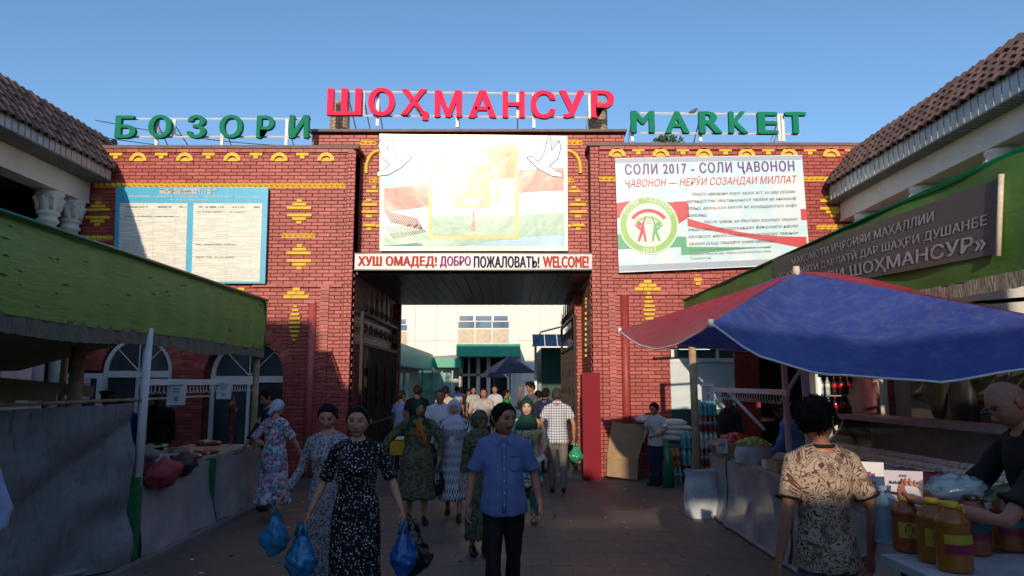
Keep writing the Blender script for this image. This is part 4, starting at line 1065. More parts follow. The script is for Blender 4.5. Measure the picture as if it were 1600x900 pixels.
# ================================================================== wrought iron gate leaves
def gate_leaf(X, y0, y1, label, lit=False):
    g = empty('iron_gate', (X, y0, 0), 0, label, 'gate'); Lh = y1-y0; zt = 3.25
    fm = MB()
    for y in (0, Lh): fm.box((-.03, y-.03, .06), (.03, y+.03, zt), IRON)
    for z in (.10, .95, 2.62, zt): fm.box((-.025, .03, z-.03), (.025, Lh-.03, z+.03), IRON)
    fm.build('frame', g)
    n = int(Lh/.13)
    for i in range(1, n):
        m = MB(); y = Lh*i/n; m.box((-.012, y-.012, .13), (.012, y+.012, 2.59), IRON); m.build('bar', g)
    def scroll(cy, cz, r, turns, dr, s=1, nn=26):
        return [(0, cy+s*r*(1-i/nn*dr)*math.cos(turns*2*math.pi*i/nn), cz+r*(1-i/nn*dr)*math.sin(turns*2*math.pi*i/nn)) for i in range(nn+1)]
    m = MB()
    for i in range(7):
        cy = Lh*(i+.5)/7
        for s in (-1, 1): m.tube(scroll(cy+s*.1, 2.93, .13, 1.4, .75, s), .013, IRON, 5)
        # crest rises towards the middle
        hgt = .28+.42*math.sin(math.pi*(i+.5)/7)
        for s in (-1, 1): m.tube([(0, cy, zt+.02), (0, cy+s*.09, zt+hgt*.4), (0, cy+s*.04, zt+hgt*.75), (0, cy, zt+hgt)], .012, IRON, 5); m.tube(scroll(cy+s*.14, zt+.13, .1, 1.2, .7, s), .011, IRON, 5)
    for i in range(4):
        cy = Lh*(i+.5)/4
        for k_ in range(5):
            z = .35+k_*.42
            for s in (-1, 1): m.tube(scroll(cy+s*.13, z, .12, 1.3, .72, s), .012, IRON, 5)
        m.tube([(0, cy, 1.2), (.05, cy, 1.9), (0, cy, 2.3)], .02, IRON, 5)
        for k_ in range(5):
            for s in (-1, 1):
                z = 1.25+k_*.2; m.add([(.03, cy, z), (.05, cy+s*.07, z+.06), (.05, cy+s*.13, z+.16), (.03, cy+s*.04, z+.1)], [(0, 1, 2, 3)], IRON)
    tag(m.build('scrollwork', g), kind='stuff')
    return g
gate_leaf(-3.08, 14.45, 18.75, 'dark wrought iron gate leaf with scrolls folded against the left passage wall')
gate_leaf(1.34, 15.0, 19.0, 'dark wrought iron gate leaf with scrolls folded against the right passage wall')
# red slab pier with dark side beside the right pillar
b = MB(); RS = M('bright_red_paint', (.23, .006, .02), .6, .08, 2, spec=.2)
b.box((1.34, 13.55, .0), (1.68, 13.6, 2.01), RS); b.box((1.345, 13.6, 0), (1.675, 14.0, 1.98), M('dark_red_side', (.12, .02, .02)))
tag(b.build('red_pillar_box'), 'smooth bright red upright box standing at the foot of the right gate pier', 'pillar box')
# ================================================================== left awning and meat stall
def wavy(fn, nu, nv, mat, name, parent): m = MB(); m.grid(fn, nu, nv, mat); return m.build(name, parent)
la = empty('green_awning', (-3.87, 5, 0), 0, 'long dull green tarpaulin awning over the meat stalls, its near end beyond the picture', 'awning')
def W(v): return Vector(v)-Vector((-3.87, 5, 0))
def fl(u, v):
    y = 2.0+9.0*u; bow = .07*math.sin(math.pi*v); f = .018*math.sin(y*13+v)*(u**2)*(1-v*.5)+.012*mnoise.noise(Vector((y*1.5, v*3, 1)))
    return W((-3.87+bow*.5+f+(.10*(1-v)-.05)*.3, y, 2.34+(3.10-2.34)*v+.012*math.sin(y*1.7)))
wavy(fl, 110, 8, GTARP, 'tarpaulin', la)
m = MB()
def fe(u, v): return W((-3.87-1.2*u, 11.0+.01*math.sin(u*20), 2.34+.76*v))
m.grid(fe, 10, 4, GTARP2)
m.tube([W((-3.86, 10.99, 2.33)), W((-3.86, 10.99, 3.1))], .02, GTARP2, 6); m.build('end_tarpaulin', la)
m = MB(); rt = random.Random(11)
for i in range(34):
    u_, v_ = rt.uniform(.3, .98), rt.uniform(.12, .9); L_ = rt.uniform(.003, .008); h_ = rt.uniform(.012, .03)
    q = [Vector(fl(u_-L_, v_))+Vector((.006, 0, 0)), Vector(fl(u_, v_-h_*.5))+Vector((.007, 0, 0)), Vector(fl(u_+L_, v_-.01))+Vector((.006, 0, 0)), Vector(fl(u_, v_+h_*.5))+Vector((.007, 0, 0))]
    m.add(q, [(0, 1, 2, 3)], M('dark_green_patch', (.05, .09, .02)))
tag(m.build('tears', la), kind='stuff')
def fr(u, v):
    y = 2.0+9.0*u; return W((-3.86+.01*math.sin(y*30), y, 2.20+.16*v-.02*math.sin(y*2.3)*(1-v)+.006*math.sin(y*60)))
wavy(fr, 140, 2, FRINGE, 'fringe', la)
m = MB(); m.grid(lambda u, v: W((-3.87-3.4*u, 2+9*v, 3.10-.25*u-.06*math.sin(math.pi*u)*math.sin(v*20)**2)), 8, 30, GTARP2); m.build('roof_sheet', la)
m = MB(); m.tube([W((-3.84, 2, 3.105)), W((-3.84, 11, 3.105))], .02, GREENP, 6); m.tube([W((-3.9, 2, 2.36)), W((-3.9, 11, 2.36))], .025, TIMBER, 6); m.build('edge_rail', la)
for (x, y, mt, r, z0) in ((-3.88, 7.50, WHITEM, .045, .75), (-3.95, 10.93, TIMBER, .05, 0), (-4.55, 7.4, TIMBER, .07, 0), (-4.45, 5.0, TIMBER, .06, 0), (-6.9, 10.9, TIMBER, .05, 0), (-6.9, 6, TIMBER, .05, 0)):
    m = MB(); m.tube([W((x, y, z0)), W((x+.01, y, 2.4 if x > -5 else 2.9))], r, mt, 8); m.build('post', la)
for (y, r) in ((7.48, .055), (9.31, .05), (11.14, .05)):
    m = MB(); m.box(W((-3.94, y-r, 0)), W((-3.84, y+r, .86)), GREENP); m.build('green_post', la)
m = MB(); m.grid(lambda u, v: W((-4.0-1.7*v, 5.2+3.0*u, 2.42-.12*math.sin(math.pi*u)-.28*v*u-.18*v)), 20, 6, TANSHEET); m.build('tan_cloth', la)
# hanging rail with hooks
def tray(y, x, label, mt):
    m = MB(); m.box((-.16, -.22, 0), (.16, .22, .01), mt)
    for a, b_ in (((-.16, -.22, .01), (-.148, .22, .05)), ((.148, -.22, .01), (.16, .22, .05)), ((-.148, -.22, .01), (.148, -.208, .05)), ((-.148, .208, .01), (.148, .22, .05))): m.box(a, b_, mt)
    tag(m.build('tray', loc=(x, y, .872)), label, 'tray')
tray(9.0, -4.35, 'white enamel tray on the meat counter beside the first meat cuts', WHITEF); tray(9.9, -4.7, 'dull metal tray at the back of the meat counter', GREYM); tray(8.7, -4.75, 'white tray behind the grey plastic bags', WHITEF)
sc = empty('counter_scale', (-4.65, 9.35, .872), .3, 'small grey shop scale with a steel pan on the meat counter', 'scale')
m = MB(); m.box((-.14, -.16, 0), (.14, .16, .09), GREYM); m.add([(-.14, -.16, .09), (.14, -.16, .09), (.10, -.10, .17), (-.10, -.10, .17)], [(0, 1, 2, 3)], BLACKP); m.build('housing', sc)
m = MB(); m.lathe([(.02, .09), (.02, .12), (.15, .125), (.17, .15), (.165, .15), (.145, .132), (.001, .13)], WHITEM, n=20); m.build('pan', sc)
hr = empty('meat_hook_rail', (-3.98, 7.5, 1.83), 0, 'white rail hung with small meat hooks above the left stall', 'rail')
m = MB(); m.box((-.02, .05, -.035), (.02, 3.35, .035), WHITEM); m.build('rail', hr)
hk = MB(); hk.tube([(0, 0, 0), (0, 0, -.06), (.02, 0, -.10), (.045, 0, -.10), (.05, 0, -.07)], .005, WHITEM, 5); hk = hk.mesh('hook')
for i in range(34): link('hook', hk, hr, (0, .15+i*.095, -.03), (0, 0, random.uniform(-.6, .6)))
hr2 = empty('meat_hook_rail', (-4.6, 7.6, 1.62), 0, 'thin lower rail behind the hooks at the back of the meat stall', 'rail')
m = MB(); m.box((-.012, 0, -.012), (.012, 3.2, .012), WHITEM); m.build('rail', hr2)
def paper_sign(name, c, w, h, rz, label, parent=None, lines=((0, 0, 0),), mat=PAPER, tilt=0, ink=(.12, .12, .2)):
    o = empty(name, c, rz, label, 'paper sign'); o.rotation_euler.x = tilt
    m = MB(); m.grid(lambda u, v: ((u-.5)*w*(1+.06*v), .012*math.sin(u*3.1)*(1-v)*2, (v-.5)*h), 6, 6, mat); m.build('sheet', o)
    ik = M('ink_%d' % (ink[0]*100+ink[1]*10), ink, .8, .05, 3, 0)
    k = 0
    for (a, b_, zc, hh) in lines:
        m = MB(); n = max(3, int((b_-a)/(hh*.8))); x = a
        for i in range(n):
            ww = (b_-a)/n; m.box(((x)*w, -.014, (zc-hh*.5)*h), ((x+ww*.55)*w, -.012, (zc-hh*.5+hh*random.choice((.7, 1)))*h), ik); x += ww
        tag(m.build('print_line', o), kind='stuff')
    return o
def ws_at(px, py, X, w, h, label, **k):
    p = axx(px, py, X); return paper_sign('price_sign', p, w, h, k.pop('rz', R(-70)*0), label, **k)
PL = ((-.38, .38, .32, .06), (-.22, .22, .18, .06), (-.18, .18, .06, .05), (-.1, .12, -.22, .18))
ws_at(276, 614, -3.90, .21, .28, 'white printed paper tied to the hook rail, nearer the camera of the two', lines=PL)
ws_at(350, 609, -3.90, .20, .25, 'white printed paper tied to the hook rail in front of the arched door', lines=PL)
# counter with its plastic skirt
WOODT = M('stained_counter_board', (.40, .37, .33), .7, .35, 3)
st1 = empty('meat_counter', (-3.95, 9.3, 0), 0, 'long meat counter skirted in pale plastic under the left awning', 'counter')
def WS(v): return Vector(v)-Vector((-3.95, 9.3, 0))
m = MB(); m.box(WS((-5.0, 7.55, .82)), WS((-3.93, 11.2, .87)), WOODT); m.build('top', st1)
for k_, (ya, yb_) in enumerate(((7.55, 9.28), (9.34, 11.12))):
    def fs(u, v, ya=ya, yb_=yb_):
        y = ya+(yb_-ya)*u; return WS((-3.885+.025*math.sin(y*9+v*3)*(1-v*.6)+.02*abs(math.sin(y*4-v*5))*(1-v)+.035*mnoise.noise(Vector((y*2, v*2, 3)))+.07*(1-v)**2, y, .05+.80*v-.03*math.sin(u*math.pi)*v))
    wavy(fs, 30, 10, WHITETARP, 'skirt', st1)
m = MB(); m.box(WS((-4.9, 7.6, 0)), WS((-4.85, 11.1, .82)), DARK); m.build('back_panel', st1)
for y in (7.8, 9.3, 11.0): m = MB(); m.box(WS((-4.9, y, 0)), WS((-4.82, y+.07, .82)), TIMBER); m.build('leg', st1)
# kerb strip lying along the stalls
m = MB(); m.box((-3.80, 4.0, 0), (-3.70, 11.4, .05), M('concrete_kerb', (.22, .2, .18), .9)); tag(m.build('kerb_strip'), kind='structure')
# meat
mm, tm, bm_ = nt('raw_meat'); v = coords(tm); L(tm, ramp(tm, noise(tm, v, 9, 3, .6), [(.42, (.20, .02, .018)), (.55, (.33, .06, .05)), (.62, (.60, .42, .36))]), bm_.inputs['Base Color']); bm_.inputs['Roughness'].default_value = .3; bump(tm, bm_, noise(tm, v, 14, 2), .5, .01)
def lump(c, s, mat, name, label, cat, seed=0, n=14, rot=0, amp=.25, group=None):
    m = MB(); m.ball((0, 0, 0), 1, mat, n, n//2+2); vs = []
    for x, y, z in m.v:
        d = 1+amp*mnoise.noise(Vector((x*1.3+seed, y*1.3, z*1.3-seed))); vs.append((x*s[0]*d, y*s[1]*d, max(z*s[2]*d, -s[2]*.75)))
    m.v = vs; o = m.build(name, loc=c, rot=(0, 0, rot)); 
    if label: tag(o, label, cat, group)
    return o
for i, (px, py, s) in enumerate(((318, 714, (.16, .22, .045)), (345, 712, (.12, .2, .04)), (372, 706, (.12, .16, .04)), (388, 707, (.10, .14, .05)), (325, 692, (.16, .16, .06)), (347, 690, (.12, .12, .05)))):
    p = gr(px, py, .9); p.x = min(-4.1, p.x); p.y = min(11.0, p.y)
    lump(p, s, mm, 'meat_cut', 'raw red meat cut lying on the left counter, %s' % ['nearest the blue clothes bundle', 'second along the front edge', 'third along the front edge', 'by the timber post', 'heaped at the back', 'small piece at the back'][i], 'meat', i*3.3, rot=i)
p = axx(362, 630, -4.25)
m = MB(); m.tube([(0, 0, .1), (.01, 0, 0), (.0, .01, -.25), (.02, 0, -.45), (.01, 0, -.62)], [.03, .055, .04, .035, .02], mm, 10); m.tube([(0, 0, -.03), (.06, 0, -.08), (.09, .0, -.14)], [.03, .025, .015], mm, 8)
tag(m.build('hanging_meat', loc=p), 'long strip of red meat hanging from a hook near the timber post', 'meat')
# bundle of clothes / bags on the near end of the counter
def fabric(name, c): return tarp_mat(name, tuple(x*.85 for x in c), c, (3, 3, 3), .6, 0, .3)
RC, GC, BKC = fabric('dark_red_fabric', (.33, .02, .045)), fabric('grey_fabric', (.20, .21, .23)), fabric('black_fabric', (.02, .02, .025))
p = axx(243, 735, -3.84)
def crumple(c, s, mat, name, label, cat, seed, rot=0, amp=.5, n=30):
    m = MB(); m.ball((0, 0, 0), 1, mat, n, n//2)
    vs = []
    for x, y, z in m.v:
        d = 1+amp*(abs(mnoise.noise(Vector((x*1.7+seed, y*1.7, z*1.7))))*1.0+.45*mnoise.noise(Vector((x*4+seed, y*4, z*4)))-.25); vs.append((x*s[0]*d, y*s[1]*d, z*s[2]*d))
    m.v = vs; return tag(m.build(name, loc=c, rot=(0, 0, rot)), label, cat)
crumple(Vector((-3.86, 7.95, .83)), (.14, .36, .15), RC, 'cloth_bundle', 'crumpled dark red bag slung over the near end of the meat counter', 'cloth bundle', 1)
crumple(Vector((-3.88, 8.50, .88)), (.13, .26, .13), BKC, 'cloth_bundle', 'crumpled black bag beside the red one on the counter', 'cloth bundle', 7)
crumple(Vector((-4.2, 8.0, 1.0)), (.22, .30, .14), GC, 'cloth_bundle', 'grey and white plastic bags heaped behind the red bag', 'cloth bundle', 12)
# near sheet closing the stall side
gs = empty('sheet_screen', (-4.1, 7.4, 0), 0, 'big dirty grey plastic sheet hanging as a side screen, lower left', 'screen')
def sh(u, v):
    a = Vector((-6.0, 5.0, 0)); b_ = Vector((-3.97, 7.45, 0)); p = a.lerp(b_, u); sag = -.05*math.sin(math.pi*u)
    fold = .09*abs(math.sin((u*8-v*5.5)))**.7*(.3+.7*u)+.05*math.sin(u*23-v*14)*(1-.6*v)*u+.07*mnoise.noise(Vector((u*5, v*5, 2)))
    n_ = Vector((2.45, -2.03, 0)).normalized()
    p = p+n_*(fold+.18*(1-v)**2); p.z = .02+(1.60+sag)*v; return p-Vector((-4.1, 7.4, 0))
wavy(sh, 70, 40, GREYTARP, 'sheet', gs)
m = MB(); m.tube([sh(0, 1)+Vector((0, 0, .03)), sh(.5, 1)+Vector((0, 0, .04)), sh(1, 1)+Vector((.04, .04, .03))], .018, TIMBER, 6); m.build('top_cord_pole', gs)
for i in range(5):
    p = sh(.35+.1*i, 1)+Vector((-4.1, 7.4, 0))
    m = MB(); m.box((-.45, -.04, -.02), (.45, .04, .10+.05*(i % 2)), (TIMBER, TANSHEET, TIMBER, CARD, TIMBER)[i])
    o = m.build('board', loc=p+Vector((-.35, .25+.06*i, .05*i-.05)), rot=(0, .05*i-.1, R(50))); tag(o, '%s stacked behind the grey sheet' % ['weathered plank', 'tan cloth roll', 'upper short plank', 'strip of cardboard', 'topmost thin plank'][i], 'board')
p = gr(165, 885); m = MB(); m.tube([(-4.7, 5.9, .06), (-4.3, 6.5, .05), (-3.95, 7.2, .05)], .03, WHITETARP, 8); tag(m.build('pale_pipe'), 'pale pipe lying on the ground along the foot of the grey sheet', 'pipe')
# pelmet of dark back cloth so the stall reads dark
m = MB(); m.box((-6.9, 10.95, 0), (-6.85, 13.5, 2.5), DARK); 
# ================================================================== right awning and its banner
ra = empty('green_awning', (2.9, 5, 0), 0, 'long bright green tarpaulin awning carrying the brown banner of grey Cyrillic letters', 'awning')
def W2(v): return Vector(v)-Vector((2.9, 5, 0))
def AX(y): return 3.2+.0916*(13-y)
def AZ(y): return 3.33+.034*(13-y)
def hit(px, py, d=.02):
    """where a line of sight meets the awning front"""
    x, y, z = _ray(px, py); t = (3.2+.0916*13-d)/(x+.0916*y); return Vector((x*t, y*t, CAMH+z*t))
def fl2(u, v):
    y = 4.4+8.6*u; f = .02*mnoise.noise(Vector((y*1.2, v*2, 7)))+.012*math.sin(y*5+v*3)
    return W2((AX(y)-.02*math.sin(math.pi*v)+f, y, 2.68+(AZ(y)-2.68)*v+.012*math.sin(y*.9)))
wavy(fl2, 90, 8, GTARP2, 'tarpaulin', ra)
def fr2(u, v): y = 4.4+8.6*u; return W2((AX(y)-.01+.008*math.sin(y*33), y, 2.55+.13*v+.006*math.sin(y*50)))
wavy(fr2, 130, 2, FRINGE_T, 'fringe', ra)
m = MB(); m.grid(lambda u, v: W2((AX(4.4+8.6*v)+2.6*u, 4.4+8.6*v, AZ(4.4+8.6*v)-.35*u-.05*math.sin(math.pi*u)*math.sin(v*18)**2)), 8, 30, GTARP2); m.build('roof_sheet', ra)
m = MB(); m.tube([W2((AX(4.4)-.02, 4.4, AZ(4.4)+.005)), W2((AX(13)-.02, 13, AZ(13)+.005))], .016, GREENP, 6); m.tube([W2((AX(4.4)+.12, 4.4, 2.74)), W2((AX(13)+.12, 13, 2.74))], .025, TIMBER, 6)
for y_ in (4.6, 7.9, 10.35, 12.6): m.tube([W2((2.66 if y_ > 9 else AX(y_)+.08, y_, 2.60)), W2((AX(y_)+2.4, y_, 2.78))], .025, TIMBER, 6); m.build('edge_rail', ra)
for x, y, mt, r in ((2.66, 10.35, TIMBER, .055), (3.05, 7.9, WHITEM, .035), (5.9, 11.5, TIMBER, .05), (5.9, 6, TIMBER, .05)):
    m = MB(); m.tube([W2((x, y, 0)), W2((x-.02, y, 2.62))], r, mt, 8); m.build('post', ra)
for y in (9.5, 7.2, 11.3): m = MB(); m.box(W2((2.83, y-.05, 0)), W2((2.93, y+.05, .84)), GREENP); m.build('green_post', ra)
ab = empty('awning_banner', (0, 0, 0), 0, 'brown grey cloth banner with pale Cyrillic lettering fixed to the green awning', 'banner')
c = [hit(1207, 406, .05), hit(1567, 276, .05), hit(1561, 396, .05), hit(1215, 462, .05)]
BNC = V('brown_grey_banner', (.125, .105, .085), .5)
def abf(u, v, d=0):
    a = c[3].lerp(c[2], u); b_ = c[0].lerp(c[1], u); p = a.lerp(b_, v)
    return Vector((p.x-d+.012*math.sin(u*7+v*2)*math.sin(u*3.1), p.y, p.z))
m = MB(); m.grid(lambda u, v: abf(u, v), 30, 6, BNC); m.build('cloth', ab)
m = MB(); m.tube([abf(1, 0, .01)-Vector((0, .0, .02)), abf(1, 1, .01)+Vector((0, 0, .02))], .022, M('pale_timber_batten', (.72, .60, .45)), 6); m.build('batten', ab)
GL = V('pale_lilac_ink', (.46, .40, .42), .5)
def awl(s, u0, u1, v0, v1, off):
    me = fit(text_me(s, GL, 1, off, 0, res=3), u0, u1, v0, v1); n = len(me.vertices); co = np.empty(n*3); me.vertices.foreach_get('co', co); co = co.reshape(-1, 3)
    # the strip is lettered at constant world size: u runs by true distance along the awning
    me.vertices.foreach_set('co', np.array([abf(a, z, .008) for a, _, z in co]).ravel()); me.update(); link('lettering', me, ab)
awl('МАҚОМОТИ ИҶРОИЯИ МАҲАЛЛИИ', .13, .80, .66, .86, .02)
awl('ҲОКИМИЯТИ ДАВЛАТӢ ДАР ШАҲРИ ДУШАНБЕ', .03, .965, .39, .60, .02)
awl('«БОЗОРИ ШОҲМАНСУР»', .10, .965, .05, .32, .025)

# ================================================================== right produce stall
st2 = empty('produce_counter', (2.9, 9, 0), 0, 'produce counter skirted in pale plastic behind the green posts, right side', 'counter')
def WP(v): return Vector(v)-Vector((2.9, 9, 0))
m = MB(); m.box(WP((2.86, 4.6, .78)), WP((3.9, 10.35, .83)), WOODT); m.build('top', st2)
for ya, yb_ in ((4.6, 7.17), (7.23, 9.46), (9.52, 10.35)):
    def fs(u, v, ya=ya, yb_=yb_):
        y = ya+(yb_-ya)*u; return WP((2.84-.03*math.sin(y*7+v*3)*(1-v*.6)-.02*abs(math.sin(y*5-v*6))-.035*mnoise.noise(Vector((y*2, v*2, 5)))-.10*(1-v)**2, y, .03+.79*v-.03*math.sin(u*math.pi)*v))
    wavy(fs, 30, 10, WHITETARP, 'skirt', st2)
m = MB(); m.grid(lambda u, v: WP((2.84+.9*u, 10.36+.02*math.sin(u*9), .03+.79*v)), 8, 4, WHITETARP); m.build('skirt', st2)
m = MB(); m.tube([WP((2.74, 4.6, .03)), WP((2.74, 10.3, .03))], .025, WHITETARP, 6); m.build('skirt_hem', st2)
for y in (4.8, 7.2, 10.2): m = MB(); m.box(WP((3.8, y, 0)), WP((3.87, y+.07, .78)), TIMBER); m.build('leg', st2)
hr3 = empty('meat_hook_rail', (2.95, 7.6, 1.72), 0, 'white rail with a row of small hooks between the right stall posts', 'rail')
m = MB(); m.box((-.02, 0, -.03), (.02, 2.75, .03), WHITEM); m.build('rail', hr3)
for i in range(30): link('hook', hk, hr3, (0, .08+i*.09, -.03), (0, 0, random.uniform(-.6, .6)))
m = MB(); m.tube([(3.0, 9.9, 1.7), (3.35, 9.5, 1.2)], .022, WHITEM, 6); tag(m.build('diagonal_brace'), 'white diagonal strut below the hook rail, behind the tomatoes', 'strut')
m = MB(); m.tube([(3.02, 8.0, 1.62), (3.3, 8.05, 2.0)], .022, WHITEM, 6); tag(m.build('short_brace'), 'short slanted white strut beside the umbrella pole', 'strut')
ws_at(1106, 613, 2.93, .18, .26, 'white printed paper clipped over the hook rail by the timber post', lines=PL)
# tomatoes in a carton, pears in a sack
TOM = M('tomato_red', (.52, .03, .03), .25, .25, 3, .05, spec=.7); PEAR = M('pear_yellow_green', (.42, .42, .06), .4, .25, 3, .05)
def crate_of(name, c, sx_2, sy_2, h, mat, fruit, fmat, fr_, n, label, flabel, sc=1):
    o = empty(name, c, 0, label, 'box'); t = .012
    m = MB(); m.box((-sx_2, -sy_2, 0), (sx_2, sy_2, t), mat); m.box((-sx_2, -sy_2, t), (-sx_2+t, sy_2, h), mat); m.box((sx_2-t, -sy_2, t), (sx_2, sy_2, h), mat); m.box((-sx_2+t, -sy_2, t), (sx_2-t, -sy_2+t, h), mat); m.box((-sx_2+t, sy_2-t, t), (sx_2-t, sy_2, h), mat); m.build('walls', o)
    for s in (-1, 1):
        m = MB(); m.add([(s*sx_2, -sy_2, h), (s*sx_2, sy_2, h), (s*(sx_2+.08), sy_2, h-.06), (s*(sx_2+.08), -sy_2, h-.06)], [(0, 1, 2, 3)], mat); m.build('flap', o)
    fm = MB(); fm.ball((0, 0, 0), 1, fmat, 10, 7); fme = fm.mesh(fruit)
    for i in range(n):
        lay = i/n; r_ = 1-.75*lay*lay; x = random.uniform(-1, 1)*(sx_2-fr_)*r_; y = random.uniform(-1, 1)*(sy_2-fr_)*r_; z = h-.02+lay*.09
        q = link(fruit, fme, None, Vector(c)+Vector((x, y, z)), (random.random()*6, random.random()*6, 0), (fr_, fr_, fr_*.88*sc)); tag(q, flabel, fruit, 'heap of tomatoes')
    return o
crate_of('cardboard_carton', (3.08, 9.95, .83), .24, .30, .20, CARD, 'tomato', TOM, .045, 60, 'open cardboard carton piled with red tomatoes on the produce counter', 'red tomato heaped in the carton at the far end of the counter')
# sack of pears
mnet, tnet, bnet = nt('woven_sack'); v = coords(tnet, scale=(1, 1, 1)); sp = sep(tnet, v)
wv_ = math_(tnet, 'MULTIPLY', math_(tnet, 'SINE', math_(tnet, 'MULTIPLY', sp[2], 90)), math_(tnet, 'SINE', math_(tnet, 'MULTIPLY', sp[0], 120)))
L(tnet, mix(tnet, ramp(tnet, noise(tnet, v, 5, 3), [(.4, 0), (.6, .6)]), (.62, .64, .66), (.36, .44, .52)), bnet.inputs['Base Color']); bump(tnet, bnet, wv_, .3, .004); bnet.inputs['Roughness'].default_value = .6
def sack(c, r, h, label, fill=None, squash=1, bulge=.12, name='sack', seed=0):
    o = empty(name, c, 0, label, 'sack'); m = MB(); n = 28
    def f(u, v):
        a = 2*math.pi*u; rr = r*(1+bulge*math.sin(math.pi*min(1, v*1.1))+.05*math.sin(a*5+v*4+seed)+.05*mnoise.noise(Vector((math.cos(a)*2, math.sin(a)*2, v*4+seed))))
        if v > .9: rr *= 1+.10*(v-.9)/.1
        return (rr*math.cos(a), rr*math.sin(a)*squash, h*v+.012*math.sin(a*3)*(v > .9))
    m.grid(f, n, 12, mnet); m.add([f(i/n, .84) for i in range(n)], [tuple(range(n))], fill or mnet); 
    m.build('cloth', o); return o
sack((3.02, 9.0, .83), .20, .24, 'woven pale sack of green pears standing on the produce counter', PEAR)
fm = MB(); fm.ball((0, 0, 0), 1, PEAR, 10, 7, (1, 1, 1.15)); fme = fm.mesh('pear')
for i in range(34):
    a = random.random()*6.28; r_ = random.random()**.5*.17; q = link('pear', fme, None, (3.02+r_*math.cos(a), 9.0+r_*math.sin(a), 1.05+.07*(1-r_/.17)+random.uniform(0, .02)), (random.random()*6, random.random()*6, 0), (.042, .042, .042)); tag(q, 'yellow green pear heaped in the pale sack on the counter', 'pear', 'heap of pears')
ws_at(1128, 697, 2.80, .15, .19, 'small tilted price paper leaning on the tomato carton', lines=((-.3, .3, .1, .2),), rz=.1)
sack((2.64, 10.0, 0), .24, .62, 'tall white woven sack standing on the ground before the timber post', M('dark_greens', (.03, .06, .02)), .8)
for i, (y, h) in enumerate(((8.35, .10), (8.05, .13), (7.7, .09), (7.35, .14))):
    m = MB(); m.box((-.17, -.13, 0), (.17, .13, .012), CARD); 
    for s in (-1, 1): m.box((-.17, s*.13-.006, .012), (.17, s*.13+.006, h), TIMBER if i % 2 else WHITEF); m.box((s*.17-.006, -.124, .012), (s*.17+.006, .124, h), TIMBER if i % 2 else WHITEF)
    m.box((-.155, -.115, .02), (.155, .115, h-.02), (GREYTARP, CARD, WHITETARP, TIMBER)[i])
    tag(m.build('shallow_box', loc=(3.10, y, .83), rot=(0, 0, .1*i-.15)), ['white slatted shallow box just beyond the umbrella pole', 'brown wooden shallow box next to the pear sack side', 'pale shallow box holding plastic wrap', 'wooden shallow box nearest the display case'][i]+' on the produce counter', 'box')

# ================================================================== goods stacked behind the boy
cb2 = empty('cardboard_sheet', (0, 0, 0), 0, 'tall worn brown cardboard sheets leaning in front of the right gate pier', 'cardboard')
for k_, (p4, y_, dz) in enumerate((((957, 661, 1013, 664, 996, 722, 948, 716), 13.62, 0), ((950, 716, 999, 720, 996, 750, 948, 744), 13.55, .0))):
    a, b1, c1_, d1_ = [at(p4[i], p4[i+1], y_) for i in (0, 2, 4, 6)]
    m = MB(); 
    def f(u, v, a=a, b1=b1, c1_=c1_, d1_=d1_): p = (d1_.lerp(c1_, u)).lerp(a.lerp(b1, u), v); p.y = p.y+.10*v+.015*mnoise.noise(Vector((u*3, v*3, k_))); p.z = max(p.z, .004); return p
    m.grid(f, 8, 8, CARD); m.grid(lambda u, v: Vector(f(u, v))+Vector((0, .02, 0)), 8, 8, CARD); m.build('sheet', cb2)
SACKW = tarp_mat('white_sack_cloth', (.62, .60, .60), (.74, .72, .70), (4, 4, 4), .6, 0, .15)
for i, (x, z, w) in enumerate(((3.02, 1.06, .33), (3.10, .98, .34), (3.0, .88, .35), (3.08, .78, .34), (2.65, 1.12, .3))):
    m = MB(); m.ball((0, 0, 0), 1, SACKW, 20, 10); vs = []
    for a, b_, c_ in m.v:
        q = 1+.12*mnoise.noise(Vector((a*2+i, b_*2, c_*2))); vs.append((math.copysign(abs(a)**.7, a)*w*q, math.copysign(abs(b_)**.7, b_)*.22*q, c_*.075*q))
    m.v = vs; tag(m.build('flour_sack', loc=(x, 13.7, z), rot=(0, random.uniform(-.08, .08), 0)), 'plump white sack lying behind the boy, '+['topmost of the pile', 'second from the top', 'third from the top', 'lowest of the pile', 'alone on top beside the cardboard'][i], 'sack')
mpl = {}
def plasticmat(nm, c): return M(nm, c, .2, .35, 9, .2, spec=.8)
PB = [plasticmat('aqua_water_plastic', (.10, .36, .44)), plasticmat('orange_drink_plastic', (.55, .17, .04)), plasticmat('green_drink_plastic', (.08, .32, .24)), plasticmat('dark_red_drink_plastic', (.22, .03, .04)), plasticmat('clear_plastic', (.42, .48, .52))]
def bottle_me(mat, h=.3, r=.04, cap=None, label=None):
    m = MB(); m.lathe([(r*.85, 0), (r, .02), (r, h*.25), (r*.94, h*.3), (r, h*.36), (r, h*.62), (r*.75, h*.75), (r*.32, h*.88), (r*.32, h*.95)], mat, n=12)
    m.lathe([(r*.4, h*.93), (r*.4, h), (r*.1, h*1.0)], cap or mat, n=10)
    if label: m.lathe([(r*1.02, h*.38), (r*1.02, h*.60)], label, n=12)
    return m
BM = [bottle_me(x, cap=(WHITEF if i != 1 else YEL), label=(None if i in (0, 4) else PB[(i+2) % 5])).mesh('bottle') for i, x in enumerate(PB)]
def pack(x, y, z, kind, nx, ny, label, sc=1.0):
    o = empty('bottle_pack', (x, y, z), 0, label, 'bottle pack')
    for i in range(nx):
        for j_ in range(ny): link('bottle', BM[kind], o, ((i-(nx-1)/2)*.085*sc, (j_-(ny-1)/2)*.085*sc, 0), None, (sc, sc, sc))
    return o
